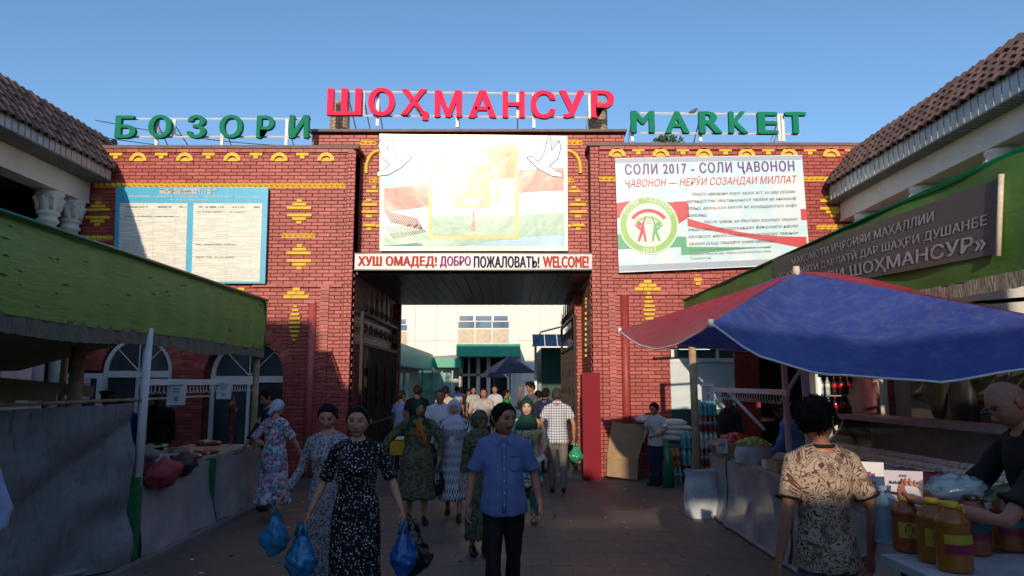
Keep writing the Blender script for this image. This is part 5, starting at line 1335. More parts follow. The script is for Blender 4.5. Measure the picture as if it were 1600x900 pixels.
for (x, z, kd, lb_) in ((2.95, 0, 2, 'green drink bottles at the foot of the stack behind the boy'), (3.33, 0, 3, 'dark red drink bottles on the ground next to the green pack'), (2.92, .31, 1, 'orange drink bottles in the middle of the stack behind the boy'), (3.30, .31, 0, 'aqua water bottles in the middle, beside the orange pack'), (3.62, 0, 1, 'orange drink bottles on the ground at the outer corner'), (3.62, .31, 3, 'dark red drink bottles above the outer orange pack'), (3.3, .62, 0, 'aqua water bottles, upper layer of the stack'), (3.62, .62, 4, 'clear bottles on the upper outer layer'), (3.62, .93, 3, 'dark red bottles topping the outer column'), (3.62, 1.22, 0, 'aqua bottles at the very top against the white door')):
    pack(x, 13.3, z, kd, 4, 3, 'wrapped pack of '+lb_)
m = MB(); m.box((2.6, 13.5, 0), (3.45, 13.68, .7), M('blue_grey_wrap', (.12, .15, .22), .3, .3, 4)); tag(m.build('wrapped_carton'), 'blue grey shrink wrapped cartons below the white sacks', 'carton')

# ================================================================== big blue and red umbrella
bu = empty('market_umbrella', (2.80, 6.85, 0), 0, 'huge square parasol of blue and red panels over the right stalls', 'umbrella')
A_, B_, C_, D_ = [Vector(v)-Vector((2.80, 6.85, 0)) for v in ((1.50, 5.30, 2.27), (4.30, 4.30, 2.03), (1.24, 8.10, 2.42), (4.2, 8.3, 2.40))]
AP = Vector((0, 0, 2.90))
def panel_u(p, q, mat, name, droop, bulge):
    m = MB(); n = 26
    def f(u, v):   # v 0 at apex, 1 at rim
        e = p.lerp(q, u); e.z -= (float(np.interp(u, [0, .1, .25, .5, .667, .85, 1], [0, .22, .325, .32, .20, .07, 0])) if droop > .35 else droop*math.sin(math.pi*u)**.9)
        w = AP.lerp(e, v); w.z += bulge*math.sin(math.pi*v)*math.sin(math.pi*u)-.09*math.sin(math.pi*v)*(1 if droop > .2 else .6)*math.sin(math.pi*min(1, max(0, u)))+.010*mnoise.noise(Vector((u*9, v*3, droop*9)))+.012*math.sin(u*26+3*v)*v*(1-v)*2
        w += Vector((0, 0, .012*math.sin(u*40)*v*(1-v)))
        return w
    m.grid(f, n, 14, mat); o = m.build(name, bu)
    t = MB(); t.tube([f(i/n, 1.0) for i in range(n+1)], .009, WHITEM, 5); t.build('piping', o)
    return o
panel_u(A_, B_, UBLUE, 'blue_panel', .40, .02); panel_u(C_, A_, URED, 'red_panel', .20, .02)
panel_u(C_, D_, UBLUE, 'blue_panel', .22, .30); panel_u(D_, B_, URED, 'red_panel', .25, .36)
m = MB()
for e in (A_, B_, C_, D_):
    m.tube([AP+Vector((0, 0, -.06)), AP.lerp(e, .5)+Vector((0, 0, -.13)), e+Vector((0, 0, -.02))], .013, WHITEM, 6)
    m.tube([Vector((0, 0, 2.2)), AP.lerp(e, .55)+Vector((0, 0, -.13))], .012, WHITEM, 6)
m.build('ribs', bu)
for e in (A_, B_, C_, D_): m = MB(); m.tube([e+Vector((0, 0, -.03)), e+Vector((0, 0, .03))], .022, WHITEF, 8); m.build('rib_tip', bu)
m = MB(); m.tube([(.0, 0, 2.86), (0, 0, 2.96)], [.045, .03], M('cream_plastic', (.7, .62, .45)), 10); m.build('finial', bu)
m = MB(); m.tube([(.08, .0, 0), (0, 0, 2.88)], .038, WHITEM, 10); m.tube([(.05, 0, 1.5), (.05, 0, 1.62)], .05, WHITEM, 10); m.build('pole', bu)

# ================================================================== cold display case, bottles, kiosk behind
kb_ = empty('beige_kiosk', (0, 0, 0), 0, 'beige painted kiosk wall behind the display case, right edge', 'kiosk')
BG = M('beige_paint', (.33, .28, .25), .8, .1, 2)
m = MB(); m.box((5.2, 4.2, 0), (5.3, 9.3, 2.5), BG); m.build('wall', kb_)
m = MB(); m.box((5.15, 4.2, 1.62), (5.2, 9.2, 1.70), M('dark_metal_rail', (.08, .07, .07))); m.build('rail', kb_)
m = MB(); m.box((5.16, 5.2, .9), (5.2, 6.9, 1.35), M('brown_hatch', (.10, .06, .05))); m.build('hatch', kb_)
for i in range(7):
    y = 6.2+i*.42; m = MB(); m.tube([(5.17, y-.1, 1.98), (5.15, y-.09, 1.86), (5.15, y, 1.82), (5.15, y+.09, 1.86), (5.17, y+.1, 1.98)], .012, BLACKP, 6); m.build('iron_hook', kb_)
OLV = fabric('olive_canvas', (.045, .045, .03))
m = MB()
def bagf(px, py, s, sd, nm, lb_, mt):
    p = axx(px, py, 4.95); crumple(p, s, mt, nm, lb_, 'jacket', sd, 0, .45, 26)
bagf(1475, 610, (.10, .34, .36), 3, 'hanging_jacket', 'olive jacket hanging on the beige kiosk wall', OLV)
bagf(1500, 640, (.10, .25, .52), 9, 'hanging_trousers', 'black trousers hanging below the olive jacket', BKC)
bagf(1350, 625, (.10, .35, .36), 14, 'hanging_cloth', 'dark pink cloth hanging beside the drinks cooler', fabric('dusky_pink_fabric', (.14, .04, .06)))
# drinks cooler
dc = empty('drinks_cooler', (4.95, 10.6, 0), 0, 'lit drinks cooler with shelves of cola bottles in the dark shop', 'cooler')
m = MB(); m.box((-.42, .0, 0), (-.38, .5, 2.0), WHITEF); m.box((.38, 0, 0), (.42, .5, 2.0), BLACKP); m.box((-.38, .45, 0), (.38, .5, 2.0), BLACKP); m.box((-.38, 0, 1.93), (.38, .45, 2.0), BLACKP); m.box((-.38, 0, 0), (.38, .45, .6), BLACKP); m.build('cabinet', dc)
COLA = M('cola_dark', (.04, .012, .01), .12, .2, 4, 0, spec=.8); CRED = M('cola_red_label', (.55, .015, .02), .35)
CB = bottle_me(COLA, .27, .036, CRED, CRED).mesh('bottle'); CW = bottle_me(PB[4], .27, .036, PB[0], WHITEF).mesh('bottle'); CC = bottle_me(COLA, .27, .036, PB[0], WHITEF).mesh('bottle')
for s_i, z in enumerate((.70, 1.02, 1.34, 1.64)):
    m = MB(); m.box((-.375, .02, z-.02), (.375, .44, z-.005), GREYM); m.build('shelf', dc)
    for i in range(7):
        link('bottle', (CW, CC, CB, CB)[s_i] if i > 1 else CW, dc, (-.31+i*.10, .08, z), None, (1, 1, .98))
em, et, eb = nt('cooler_lamp_glow'); eb.inputs['Emission Color'].default_value = (1, .93, .85, 1); eb.inputs['Emission Strength'].default_value = 2.0
L(et, ramp(et, noise(et, coords(et), 2, 1), [(0, (.8, .8, .8)), (1, (.9, .9, .9))]), eb.inputs['Base Color'])
m = MB(); m.tube([(-.36, .03, .7), (-.36, .03, 1.9)], .012, em, 8); m.build('lamp_tube', dc)

# display case: rounded glass fridge, long axis running along the stalls then towards the right
DCX = Vector((2.92, 5.2, 0)); ang = R(0)
fr_ = empty('display_case', (3.00, 4.35, .21), 0, 'long glass fronted cold display case with rows of small pale dumplings', 'display case')
fr_.rotation_euler.z = R(4)
STEEL = M('brushed_steel', (.30, .29, .28), .35, .15, 3, .1, metal=.7)
LC = 3.1
m = MB(); m.box((0, 0, -.21), (.95, LC, .62), M('cream_case_body', (.36, .34, .32), .5)); m.build('body', fr_)
m = MB(); m.box((.02, .02, .62), (.93, LC-.02, .86), M('display_bed', (.52, .48, .42), .6)); m.box((-.03, 0, .60), (.0, LC, .66), STEEL); m.build('bed', fr_)
CGL = clear_mat('case_glass', (.35, .37, .36), .10, .06, .05)
m = MB(); m.grid(lambda u, v: (.02+.62*math.sin(v*math.pi/2)**1.0*1.0-.0, LC*u, .66+.58*(1-math.cos(v*math.pi/2))**.75 if 0 else .66+.60*v**.8), 8, 8, CGL); m.build('front_glass', fr_)
m = MB(); m.box((.60, 0, 1.245), (.98, LC, 1.29), M('grey_lid', (.55, .50, .45), .4)); m.box((.93, 0, .66), (.97, LC, 1.245), M('grey_lid', (.55, .50, .45), .4)); m.tube([(.63, 0, 1.27), (.63, LC, 1.27)], .014, STEEL, 6); m.build('lid', fr_)
# black curved end plate
m = MB(); pr = [(-.02, .62)]+[(.02+.64*math.sin(i/8*math.pi/2), .64+.64*(i/8)**.8) for i in range(9)]+[(1.0, 1.30), (1.0, .62)]
for yy in (.0, LC-.04): m.prism(pr, yy-.045, yy+.0, BLACKP)
m.build('end_plate', fr_)
DUMP = M('pale_dumpling', (.78, .70, .55), .6, .12, 3, .1); dm = MB(); dm.ball((0, 0, 0), 1, DUMP, 8, 6, (1, 1, .75)); dme = dm.mesh('dumpling')
for r_ in range(3):
    for i in range(39): link('dumpling', dme, None, Matrix.Rotation(R(4), 4, 'Z') @ Vector((.34+r_*.085+random.uniform(-.008, .008), .25+i*.070, 0))+Vector((3.00, 4.35, .12+1.0+.035*r_)), (0, 0, random.random()*6), (.046, .046, .046))['label'] = 'pale round dumpling in the long rows inside the display case'
for o in bpy.data.objects:
    if o.name.startswith('dumpling') and not o.parent: o['category'] = 'dumpling'; o['group'] = 'dumplings lined up in the display case'
for i in range(9):
    cm = [(.12, .24, .10), (.45, .36, .25), (.40, .10, .09), (.20, .34, .30), (.5, .45, .33), (.12, .2, .08), (.45, .42, .4), (.42, .14, .12), (.3, .28, .2)][i]
    m = MB(); mt = plasticmat('packaged_food_%d' % i if 0 else 'packaged_food_'+'abcdefghi'[i], cm)
    m.ball((0, 0, 0), 1, mt, 14, 8); vs = [(x*.12*(1+.3*mnoise.noise(Vector((x*2+i, y*2, z*2)))), y*.16, z*.05*(1+.5*mnoise.noise(Vector((x*3, y*3+i, z))))) for x, y, z in m.v]; m.v = vs
    p = Matrix.Rotation(R(4), 4, 'Z') @ Vector((.17, .3+i*.31, 0))+Vector((3.00, 4.35, 1.11)); tag(m.build('food_packet', loc=p, rot=(0, -.3, i*.7)), 'wrapped food packet in the display case, %s from the near end' % ['first', 'second', 'third', 'fourth', 'fifth', 'sixth', 'seventh', 'eighth', 'ninth'][i], 'food packet')
# price papers on its front
paper_sign('price_sign', at(1356, 748, 4.35), .17, .20, R(-30), 'hanging price paper with red and blue handwriting on the display case', lines=((-.3, .3, .15, .14), (-.3, .3, -.1, .1), (-.2, .3, -.28, .1)), ink=(.42, .1, .2))
paper_sign('price_sign', at(1413, 766, 4.0), .18, .21, R(-22), 'lilac paper price sign with dark print on the display case, nearer one', lines=((-.1, .1, .38, .05), (-.38, .4, .2, .08), (-.16, .16, .0, .09), (-.08, .08, -.26, .17)), mat=M('lilac_paper', (.56, .50, .56), .8, .04, 5, .05), ink=(.1, .05, .1))

# table with big bottles at the front right
tb = empty('bottle_table', (1.98, 2.75, 0), 0, 'white topped table holding large bottles in the front right corner', 'table')
m = MB(); m.box((-.12, -.3, .93), (1.05, .95, .97), M('white_table_top', (.46, .44, .46), .4)); m.build('top', tb)
for x, y in ((-.05, -.25), (.95, -.25), (-.05, .85), (.95, .85)): m = MB(); m.box((x, y, 0), (x+.05, y+.05, .93), BLACKP); m.build('leg', tb)
m = MB(); m.box((-.12, -.31, .80), (1.05, -.29, .935), M('white_table_top', (.46, .44, .46))); m.build('apron', tb)
OIL = clear_mat('amber_oil', (.52, .17, .015), .90, .06, .1); OIL.node_tree.nodes['Principled BSDF'].inputs['Transmission Weight'].default_value = .35
JUI = clear_mat('dark_amber_juice', (.30, .075, .02), .92, .08, .1); WAT = clear_mat('pale_blue_plastic', (.30, .45, .55), .55, .08, .3)
YC = M('yellow_cap_plastic', (.80, .45, .03), .3); CLR = M('wine_red_label', (.25, .02, .05), .4, .2); CLY = M('yellow_label', (.46, .34, .03), .5, .15); CLB = M('teal_label', (.05, .16, .20), .4, .2)
def big_bottle(c, r, h, mat, cap, label, lb_mats, handle=True, rz=0):
    o = empty('large_bottle', c, rz, label, 'bottle'); m = MB(); prof = [(r*.8, 0), (r, .012)]
    nn = 9
    for i in range(nn): z = .02+h*.62*i/nn; prof += [(r, z), (r*.955, z+h*.62/nn*.5)]
    prof += [(r, h*.66), (r*.93, h*.74), (r*.66, h*.84), (r*.36, h*.90), (r*.33, h*.93)]
    m.lathe(prof, mat, n=22); m.build('body', o)
    m = MB(); m.lathe([(r*.44, h*.915), (r*.46, h*.93), (r*.46, h*.985), (r*.40, h), (.001, h)], cap, n=18)
    m.build('cap', o)
    z0, z1 = h*.28, h*.56; w = (z1-z0)/len(lb_mats)
    for i, lm in enumerate(lb_mats): m = MB(); a0 = -math.pi*.95; nn2 = 20; vs = []; 
    for i, lm in enumerate(lb_mats):
        m = MB(); vs = []
        for k in range(21):
            a = -math.pi*.82+k/20*math.pi*.60; vs += [(r*1.012*math.cos(a), r*1.012*math.sin(a), z0+w*i), (r*1.012*math.cos(a), r*1.012*math.sin(a), z0+w*(i+1)-.002)]
        m.add(vs, [(2*k, 2*k+2, 2*k+3, 2*k+1) for k in range(20)], lm, True); m.build('label_band', o)
    if lb_mats[0] is CLY:
        m = MB(); m.add([(r*1.02*math.cos(-math.pi*.58+.33*math.cos(q)), r*1.02*math.sin(-math.pi*.58+.33*math.cos(q)), (z0+z1)/2+.030*math.sin(q)) for q in [2*math.pi*i/12 for i in range(12)]], [tuple(range(12))], CLR); m.build('label_flower', o)
    if handle: m = MB(); m.tube([(0, -.0, h*.93), (r*.5, -.3*r, h*.86+.03), (r*.55, -.3*r, h*.78)], .008, cap, 6); m.build('handle', o)
    return o
T = .97
def bt(px, py, r, h, mat, cap, label, bands, **k):
    """bottle whose base is seen at the pixel, on the table top"""
    p = gr(px, py, T); return big_bottle(p, r*.88, h, mat, cap, label, bands, **k)
bt(1462, 878, .085, .30, OIL, YC, 'five litre bottle of amber oil with yellow cap, foremost of the bottles', (CLY, CLY))
bt(1524, 905, .09, .31, OIL, YC, 'five litre bottle of amber oil with yellow cap, at the very front', (CLY,)) if 0 else None
bt(1493, 892, .088, .31, OIL, YC, 'amber oil bottle with yellow cap, directly right of the foremost', (CLR, CLY))
bt(1418, 862, .075, .28, JUI, M('olive_cap', (.35, .33, .08), .4), 'darker juice bottle with olive cap behind the amber ones', (CLY,))
bt(1525, 866, .085, .29, JUI, BLACKP, 'dark amber bottle with wine red label in the middle of the table', (CLR, CLB))
bt(1577, 860, .085, .29, JUI, BLACKP, 'dark amber bottle with wine red label nearest the right edge', (CLR, CLB))
bt(1388, 850, .075, .30, WAT, WAT, 'empty pale blue plastic water bottle at the table corner', (WAT,), handle=False)
bt(1368, 842, .06, .27, WAT, WAT, 'second empty blue plastic bottle behind the corner one', (WAT,), handle=False)
PLW = clear_mat('blue_shrink_wrap', (.10, .20, .32), .5, .15, .5)
p = gr(1440, 790, 1.2); crumple(Vector((p.x+.25, p.y+.1, 1.27)), (.17, .13, .07), PLW, 'shrink_wrap', 'crumpled glossy blue plastic wrap lying over the bottle tops', 'plastic wrap', 4, .3, .5)
# ================================================================== people
def v3(*a): return Vector(a)
def solidify_mesh(mb, voxel, smooth=6, sf=.5):
    """weld everything in the builder into one continuous surface"""
    me = mb.mesh('tmp'); o = bpy.data.objects.new('tmp', me); COL.objects.link(o)
    r_ = o.modifiers.new('r', 'REMESH'); r_.mode = 'VOXEL'; r_.voxel_size = voxel; r_.use_smooth_shade = True
    if smooth: s_ = o.modifiers.new('s', 'SMOOTH'); s_.iterations = smooth; s_.factor = sf
    bpy.context.view_layer.update()
    m2 = bpy.data.meshes.new_from_object(o.evaluated_get(bpy.context.evaluated_depsgraph_get()))
    bpy.data.objects.remove(o); bpy.data.meshes.remove(me)
    n = len(m2.vertices); co = np.empty(n*3, 'f'); m2.vertices.foreach_get('co', co)
    nf = len(m2.polygons); li = np.empty(len(m2.loops), 'i'); m2.loops.foreach_get('vertex_index', li)
    ls_ = np.empty(nf, 'i'); m2.polygons.foreach_get('loop_total', ls_)
    nn = np.empty(n*3, 'f'); m2.vertices.foreach_get('normal', nn)
    bpy.data.meshes.remove(m2)
    return [co.reshape(-1, 3), li, ls_, nn.reshape(-1, 3)]
def np_mesh(parts, mats, name, cols=None):
    """parts: list of (co, loop_idx, loop_tot); one mesh; cols: per-part colour arrays"""
    off = 0; C_ = []; I = []; Tt = []
    for co, li, lt_ in [p[:3] for p in parts]: C_.append(co); I.append(li+off); Tt.append(lt_); off += len(co)
    C_ = np.concatenate(C_); I = np.concatenate(I); Tt = np.concatenate(Tt)
    me = bpy.data.meshes.new(name); me.vertices.add(len(C_)); me.vertices.foreach_set('co', C_.astype('f').ravel())
    me.loops.add(len(I)); me.loops.foreach_set('vertex_index', I.astype('i')); me.polygons.add(len(Tt))
    st = np.concatenate([[0], np.cumsum(Tt)[:-1]]); me.polygons.foreach_set('loop_start', st.astype('i')); me.polygons.foreach_set('loop_total', Tt.astype('i'))
    me.polygons.foreach_set('use_smooth', np.ones(len(Tt), bool))
    for m in mats: me.materials.append(m)
    if cols is not None:
        a = me.attributes.new('Col', 'FLOAT_COLOR', 'POINT'); cc = np.ones((len(C_), 4), 'f'); cc[:, :3] = np.concatenate(cols); a.data.foreach_set('color', cc.ravel())
    me.update(); me.validate(); return me
def skin_mat():
    m, t, b = nt('skin'); a = N(t, 'Attribute'); a.attribute_name = 'Col'; v = coords(t)
    c = mix(t, ramp(t, noise(t, v, 22, 3), [(.35, 0), (.7, .25)]), a.outputs['Color'], (.42, .12, .08)); L(t, c, b.inputs['Base Color'])
    b.inputs['Roughness'].default_value = .52; b.inputs['Specular IOR Level'].default_value = .4
    b.inputs['Subsurface Weight'].default_value = .08; b.inputs['Subsurface Radius'].default_value = (.01, .004, .002)
    bump(t, b, noise(t, v, 160, 2), .1, .002); return m
SKIN = skin_mat()
HAIRM = M('black_hair', (.012, .008, .006), .75, .5, 60, .8, fine=200, spec=.15)
HAIRG = M('greying_hair', (.04, .032, .026), .8, .5, 60, .5, fine=200)

# ---- head: a sphere of directions pushed into a face
def sphere_dirs(n):
    V_ = []; idx = {}; F_ = []
    for ax_ in range(3):
        for s in (-1, 1):
            g = np.linspace(-1, 1, n+1); ids = np.empty((n+1, n+1), int)
            for i, a in enumerate(g):
                for j, b_ in enumerate(g):
                    a2, b2 = math.tan(a*math.pi/4), math.tan(b_*math.pi/4)
                    p = [0, 0, 0]; p[ax_] = s; p[(ax_+1) % 3] = a2; p[(ax_+2) % 3] = b2
                    key = (round(p[0], 4), round(p[1], 4), round(p[2], 4))
                    if key not in idx: idx[key] = len(V_); q = np.array(p, float); V_.append(q/np.linalg.norm(q))
                    ids[i, j] = idx[key]
            for i in range(n):
                for j in range(n):
                    f = [ids[i, j], ids[i+1, j], ids[i+1, j+1], ids[i, j+1]]; F_.append(f if s > 0 else f[::-1])
    return np.array(V_), np.array(F_)
def G(a, s): return np.exp(-(a/s)**2)
def sst(x): x = np.clip(x, 0, 1); return x*x*(3-2*x)
_heads = {}
def mnoise_arr(P, k): return np.array([mnoise.noise((p[0]*k, p[1]*k, p[2]*k*.4)) for p in P.tolist()])
def head_base(n, female):
    if (n, female) in _heads: return _heads[(n, female)]
    D, Fc = sphere_dirs(n); x, y, z = D[:, 0], D[:, 1], D[:, 2]
    f = np.clip(-y, 0, 1)
    X = x*.077; Y = np.where(y < 0, -(f**.80)*.088, y*.104); Z = z*.118
    low = sst((-.10-z)/.95); X *= 1-(.27 if female else .20)*low
    Y = np.where(y > 0, Y*(1-.55*sst((-.15-z)/.7)), Y*(1-.10*low))
    X *= 1+.04*G(z-.45, .4)*(y > 0)
    fr = sst((-y-.15)/.5)          # how far a point looks forward
    jw = .0 if female else .003
    X += np.sign(X)*jw*G(Z+.075, .025)*sst(np.abs(x)*3)
    Y += fr*(-.011*G(X, .020)*G(Z+.104, .017))
    br = np.interp(Z, [-.052, -.046, -.036, -.02, .0, .02, .034], [0, .010, .0215, .017, .010, .004, 0])*(.88 if female else 1.05)
    sx = np.interp(Z, [-.05, -.036, -.01, .02], [.015, .0135, .008, .009])
    Y += fr*(-br*np.exp(-(X/sx)**2))
    ax2 = np.abs(X)
    Y += fr*(.0095*G(ax2-.031, .019)*G(Z-.010, .012)) - fr*(.0050*G(ax2-.031, .011)*G(Z-.008, .007))
    Y += fr*(-(.0025 if female else .005)*G(ax2-.030, .022)*G(Z-.032, .009))
    Y += fr*(-.004*G(ax2-.047, .018)*G(Z+.018, .018)) + fr*.003*G(ax2-.05, .02)*G(Z+.06, .02)
    lipw = .021
    Y += fr*(-.0052*G(X, lipw)*(G(Z+.0605, .0055)+1.1*G(Z+.0715, .0060))) + fr*.004*G(X, .02)*G(Z+.0665, .0028) + fr*.004*G(X, .02)*G(Z+.084, .006)
    P = np.stack([X, Y, Z], 1)
    masks = dict(lip=fr*np.exp(-((X/.0215)**4))*np.clip(G(Z+.0665, .0105)*1.3, 0, 1)*(np.abs(Z+.0665) < .0105),
                 mouth=fr*(np.abs(X) < .021)*G(Z+.0665-.02*ax2*0, .0022),
                 eye=fr*((((ax2-.031)/.0140)**2+((Z-.009)/.0055)**2) < 1), iris=fr*((((ax2-.031)/.0060)**2+((Z-.009)/.0048)**2) < 1),
                 lid=fr*(np.abs(ax2-.031) < .0165)*G(Z-.0165+((ax2-.031)/.03)**2*.02, .0028),
                 brow=fr*(np.abs(ax2-.032) < .019)*G(Z-(.030+.004-((ax2-.034)/.022)**2*.005), .0048 if female else .0062),
                 must=fr*(np.abs(X) < .028)*G(Z+.0535, .0055), nost=fr*G(ax2-.008, .004)*G(Z+.0475, .0028),
                 beard=sst((-Z-.045)/.02)*sst((-y+.35)/.3), under=fr*G(ax2-.031, .016)*G(Z+.004, .004), cheek=fr*G(ax2-.042, .02)*G(Z+.025, .02))
    _heads[(n, female)] = (P, Fc, masks, D); return _heads[(n, female)]
def grid_part(P, Fc): return (P, Fc.ravel(), np.full(len(Fc), Fc.shape[1]))
def ear_parts(n=10):
    m = MB(); out = []
    for s in (-1, 1):
        m.tube([v3(s*.073, .014, -.030), v3(s*.080, .016, -.012), v3(s*.084, .020, .006), v3(s*.083, .022, .020), v3(s*.076, .018, .030)], [(.010, .004), (.014, .006), (.018, .007), (.017, .007), (.006, .004)], SKIN, n, up=(1, 0, 0))
    return m
_hands = {}
def hand_part(curl, lod):
    """left hand, fingers towards -z, palm towards -x, thumb towards -y"""
    k = (curl, lod)
    if k in _hands: return _hands[k]
    m = MB(); m.tube([v3(0, 0, .03), v3(0, 0, 0), v3(0, 0, -.03), v3(0, 0, -.075), v3(0, 0, -.092)], [(.020, .026), (.018, .028), (.016, .038), (.015, .041), (.011, .038)], SKIN, 12, up=(0, 1, 0))
    for i, (yy, ln, r) in enumerate(((-.031, .070, .0085), (-.0105, .078, .009), (.0105, .072, .0085), (.030, .056, .0075))):
        p = v3(0, yy, -.086); pts = [p+v3(0, 0, .02), p]; a = .12+i*.03
        for sgm, fr_2 in ((.42, .5), (.32, 1.1), (.26, 1.5)):
            a2 = a+curl*fr_2; p = p+v3(-math.sin(a2), 0, -math.cos(a2))*ln*sgm; pts.append(p)
        m.tube(pts, [r*1.1, r*1.1, r, r*.92, r*.72], SKIN, 8)
    m.tube([v3(0, -.020, -.015), v3(-.008, -.042, -.045), v3(-.014-.01*curl, -.054+.012*curl, -.072), v3(-.018-.018*curl, -.054+.024*curl, -.094)], [.013, .0125, .0105, .0075], SKIN, 8)
    co, li, lt_, _ = solidify_mesh(m, .0045 if lod < 1 else .009, 3); _hands[k] = (co, li, lt_); return _hands[k]
def mat4(o, xa, ya, za): return Matrix(((xa.x, ya.x, za.x, o.x), (xa.y, ya.y, za.y, o.y), (xa.z, ya.z, za.z, o.z), (0, 0, 0, 1)))
def apply4(mt, co): A = np.array(mt); return co @ A[:3, :3].T+A[:3, 3]
def wrinkle(part, amp, sc, folds=0, fz=(0, 1), seed=0, k=11):
    co, li, lt_, nn = part; n = len(co)
    q = (co*sc+seed).tolist(); w = np.array([mnoise.noise(p) for p in q])
    w2 = np.array([mnoise.noise((p[0]*.5+9, p[1]*.5, p[2]*1.8)) for p in q]) if amp else 0
    d = amp*(w+.8*w2)
    if folds:
        th = np.arctan2(co[:, 1], co[:, 0]); wt = sst((fz[1]-co[:, 2])/(fz[1]-fz[0]))
        d = d+folds*wt*(np.sin(th*k+w*2.5+seed)+.5*np.sin(th*(k*1.7)+seed*2+co[:, 2]*3))
    return [co+nn*d[:, None], li, lt_, nn]
PPL = []
def person(x, y, rz, h, label, skin=(.42, .21, .13), female=False, w=1., belly=0, lean=0, side=0, head=(0, 0), hair='short', hairm=None, top=None, bottom=None, dress=None, shoes=None,
           arms=None, legs=(0, 0), lod=0, scarf=None, beard=0, must=0, curl=(.5, .5), z=0, collar=True, brow=1, sleeve=None, hem=None, vest=None, seed=0, apron=None, fat=1., shirt_hem=.47, sandal=False, bust=None, scale_head=1.):
    o = empty('person', (x, y, z), rz, label, 'person'); vox = (.011, .017, .028)[lod]*(1 if h > 1.3 else .8)
    n_t = (14, 12, 8)[lod]
    # upper body frame: rotated about the pelvis by lean (forwards) and side
    piv = v3(0, 0, .53*h); RU = Matrix.Rotation(lean, 4, 'X') @ Matrix.Rotation(side, 4, 'Y')
    U = Matrix.Translation(piv) @ RU @ Matrix.Translation(-piv)
    def up(p): return U @ Vector(p)
    bw = w*fat
    b = belly
    TR = [(.485, .070*bw, .062*bw, 0), (.53, .092*bw, .070*bw+b*.2, -b*.2), (.57, .090*bw, .066*bw+b*.45, -b*.5), (.62, .079*bw*(.94 if female else 1)+b*.2, .060*bw+b*.5, -b*.6), (.67, .080*bw+b*.1, .060*bw+b*.3, -b*.4), (.72, .088*w*(.95 if female else 1)*(1+(fat-1)*.6), .064*bw+(.010 if female else .0), -(.010 if female else .003)), (.765, .094*w*(.95 if female else 1), .060*w, 0), (.79, .090*w, .052*w, .002), (.812, .074*w, .044*w, .004), (.832, .050*w, .038*w, .006), (.848, .037*w, .034, .005)]
    def torso(mb, inf, z0, z1, n=n_t+6, flare=0):
        pts = []; rr = []
        for (zz_, a, c, yo) in TR:
            if z0 <= zz_ <= z1: pts.append(up((0, yo*h, zz_*h))); rr.append((a*h+inf, c*h+inf))
        if pts and z0 < TR[0][0]:
            pass
        mb.tube(pts, rr, SKIN, n, up=(0, 1, 0))
    A = {}
    arms = arms or {}
    for s, nm in ((1, 'L'), (-1, 'R')):
        sh = v3(s*.102*h*w, .002*h, .795*h); d = arms.get(nm, ((.128, .012, .640), (.138, -.035, .500)))
        e, wr = [v3(s*q[0]*h*(w if q is d[0] else 1)*(1+(fat-1)*.4), q[1]*h, q[2]*h) for q in d[:2]]
        glob = len(d) > 2 and d[2] == 'abs'
        A[nm] = (up(sh), up(e) if not glob else e, up(wr) if not glob else wr)
    LG = {}
    for s, nm, st in ((1, 'L', legs[0]), (-1, 'R', legs[1])):
        hip = v3(s*.050*h*w, 0, .505*h); ank = v3(s*(.052*h*w), -st*h, .045*h+max(0, -st)*.22*h)
        kn = (hip+ank)/2+v3(0, -.018*h-abs(st)*.10*h, .012*h); LG[nm] = (hip, kn, ank)
    # ---- body (skin): torso, neck, arms, legs in one surface
    mb = MB(); torso(mb, -.004, .4, .9)
    hx = up((0, -.012*h, .922*h)); nb = up((0, .008*h, .835*h))
    mb.tube([nb-(hx-nb)*.4, nb, hx-(hx-nb)*.30], [.046*w, .042*w+(.006 if not female else 0)+belly*.15, .045*w], SKIN, n_t)
    for nm in 'LR':
        s0, e, wr = A[nm]; ar = (.88 if female else 1)*(.5+.5*fat)*w
        mb.tube([s0, s0.lerp(e, .3), e, e.lerp(wr, .3), wr, wr+(wr-e).normalized()*.02], [.046*ar, .043*ar, .036*ar, .038*ar, .025*ar, .021*ar], SKIN, n_t)
        mb.tube([up((s*.02*h if 0 else (.02*h if nm == 'L' else -.02*h), .006*h, .842*h)), s0+v3(0, 0, .0)], [.028*w, .038*w], SKIN, n_t)
        hip, kn, an = LG[nm]; mb.tube([hip, kn, kn.lerp(an, .3), an, an-v3(0, 0, .02)], [.078*bw, .052, .052, .032, .034], SKIN, n_t)
        if sandal: mb.tube([an+v3(0, .03, -.045), an+v3(0, -.04, -.045), an+v3(0, -.12, -.055), an+v3(0, -.165, -.06)], [(.03, .028), (.034, .025), (.04, .018), (.03, .010)], SKIN, 8, up=(0, 0, 1))
    bp = solidify_mesh(mb, vox*1.15, 4); parts = [bp[:3]]; sk = np.array(skin); cols = [np.tile(sk, (len(bp[0]), 1))]
    # ---- head
    hn = (40, 22, 10)[lod]; P, Fc, mk, D = head_base(hn, female); hs = (h/1.70)**.35*scale_head
    HM = Matrix.Translation(hx) @ RU @ Matrix.Rotation(head[1], 4, 'X') if 0 else Matrix.Translation(hx) @ RU @ Matrix.Rotation(head[0], 4, 'Z') @ Matrix.Rotation(head[1], 4, 'X') @ Matrix.Scale(hs*(.97 if female else 1), 4)
    wide = 1+(fat-1)*.45+belly*1.2+(.05 if female else .02); Pw = P*np.array([wide, 1, 1]); 
    parts.append(grid_part(apply4(HM, Pw), Fc)); c = np.tile(sk, (len(P), 1))
    def lay(mask, col, k=1.): 
        nonlocal c
        a = np.clip(mask, 0, 1)[:, None]*k; c = c*(1-a)+np.array(col)*a
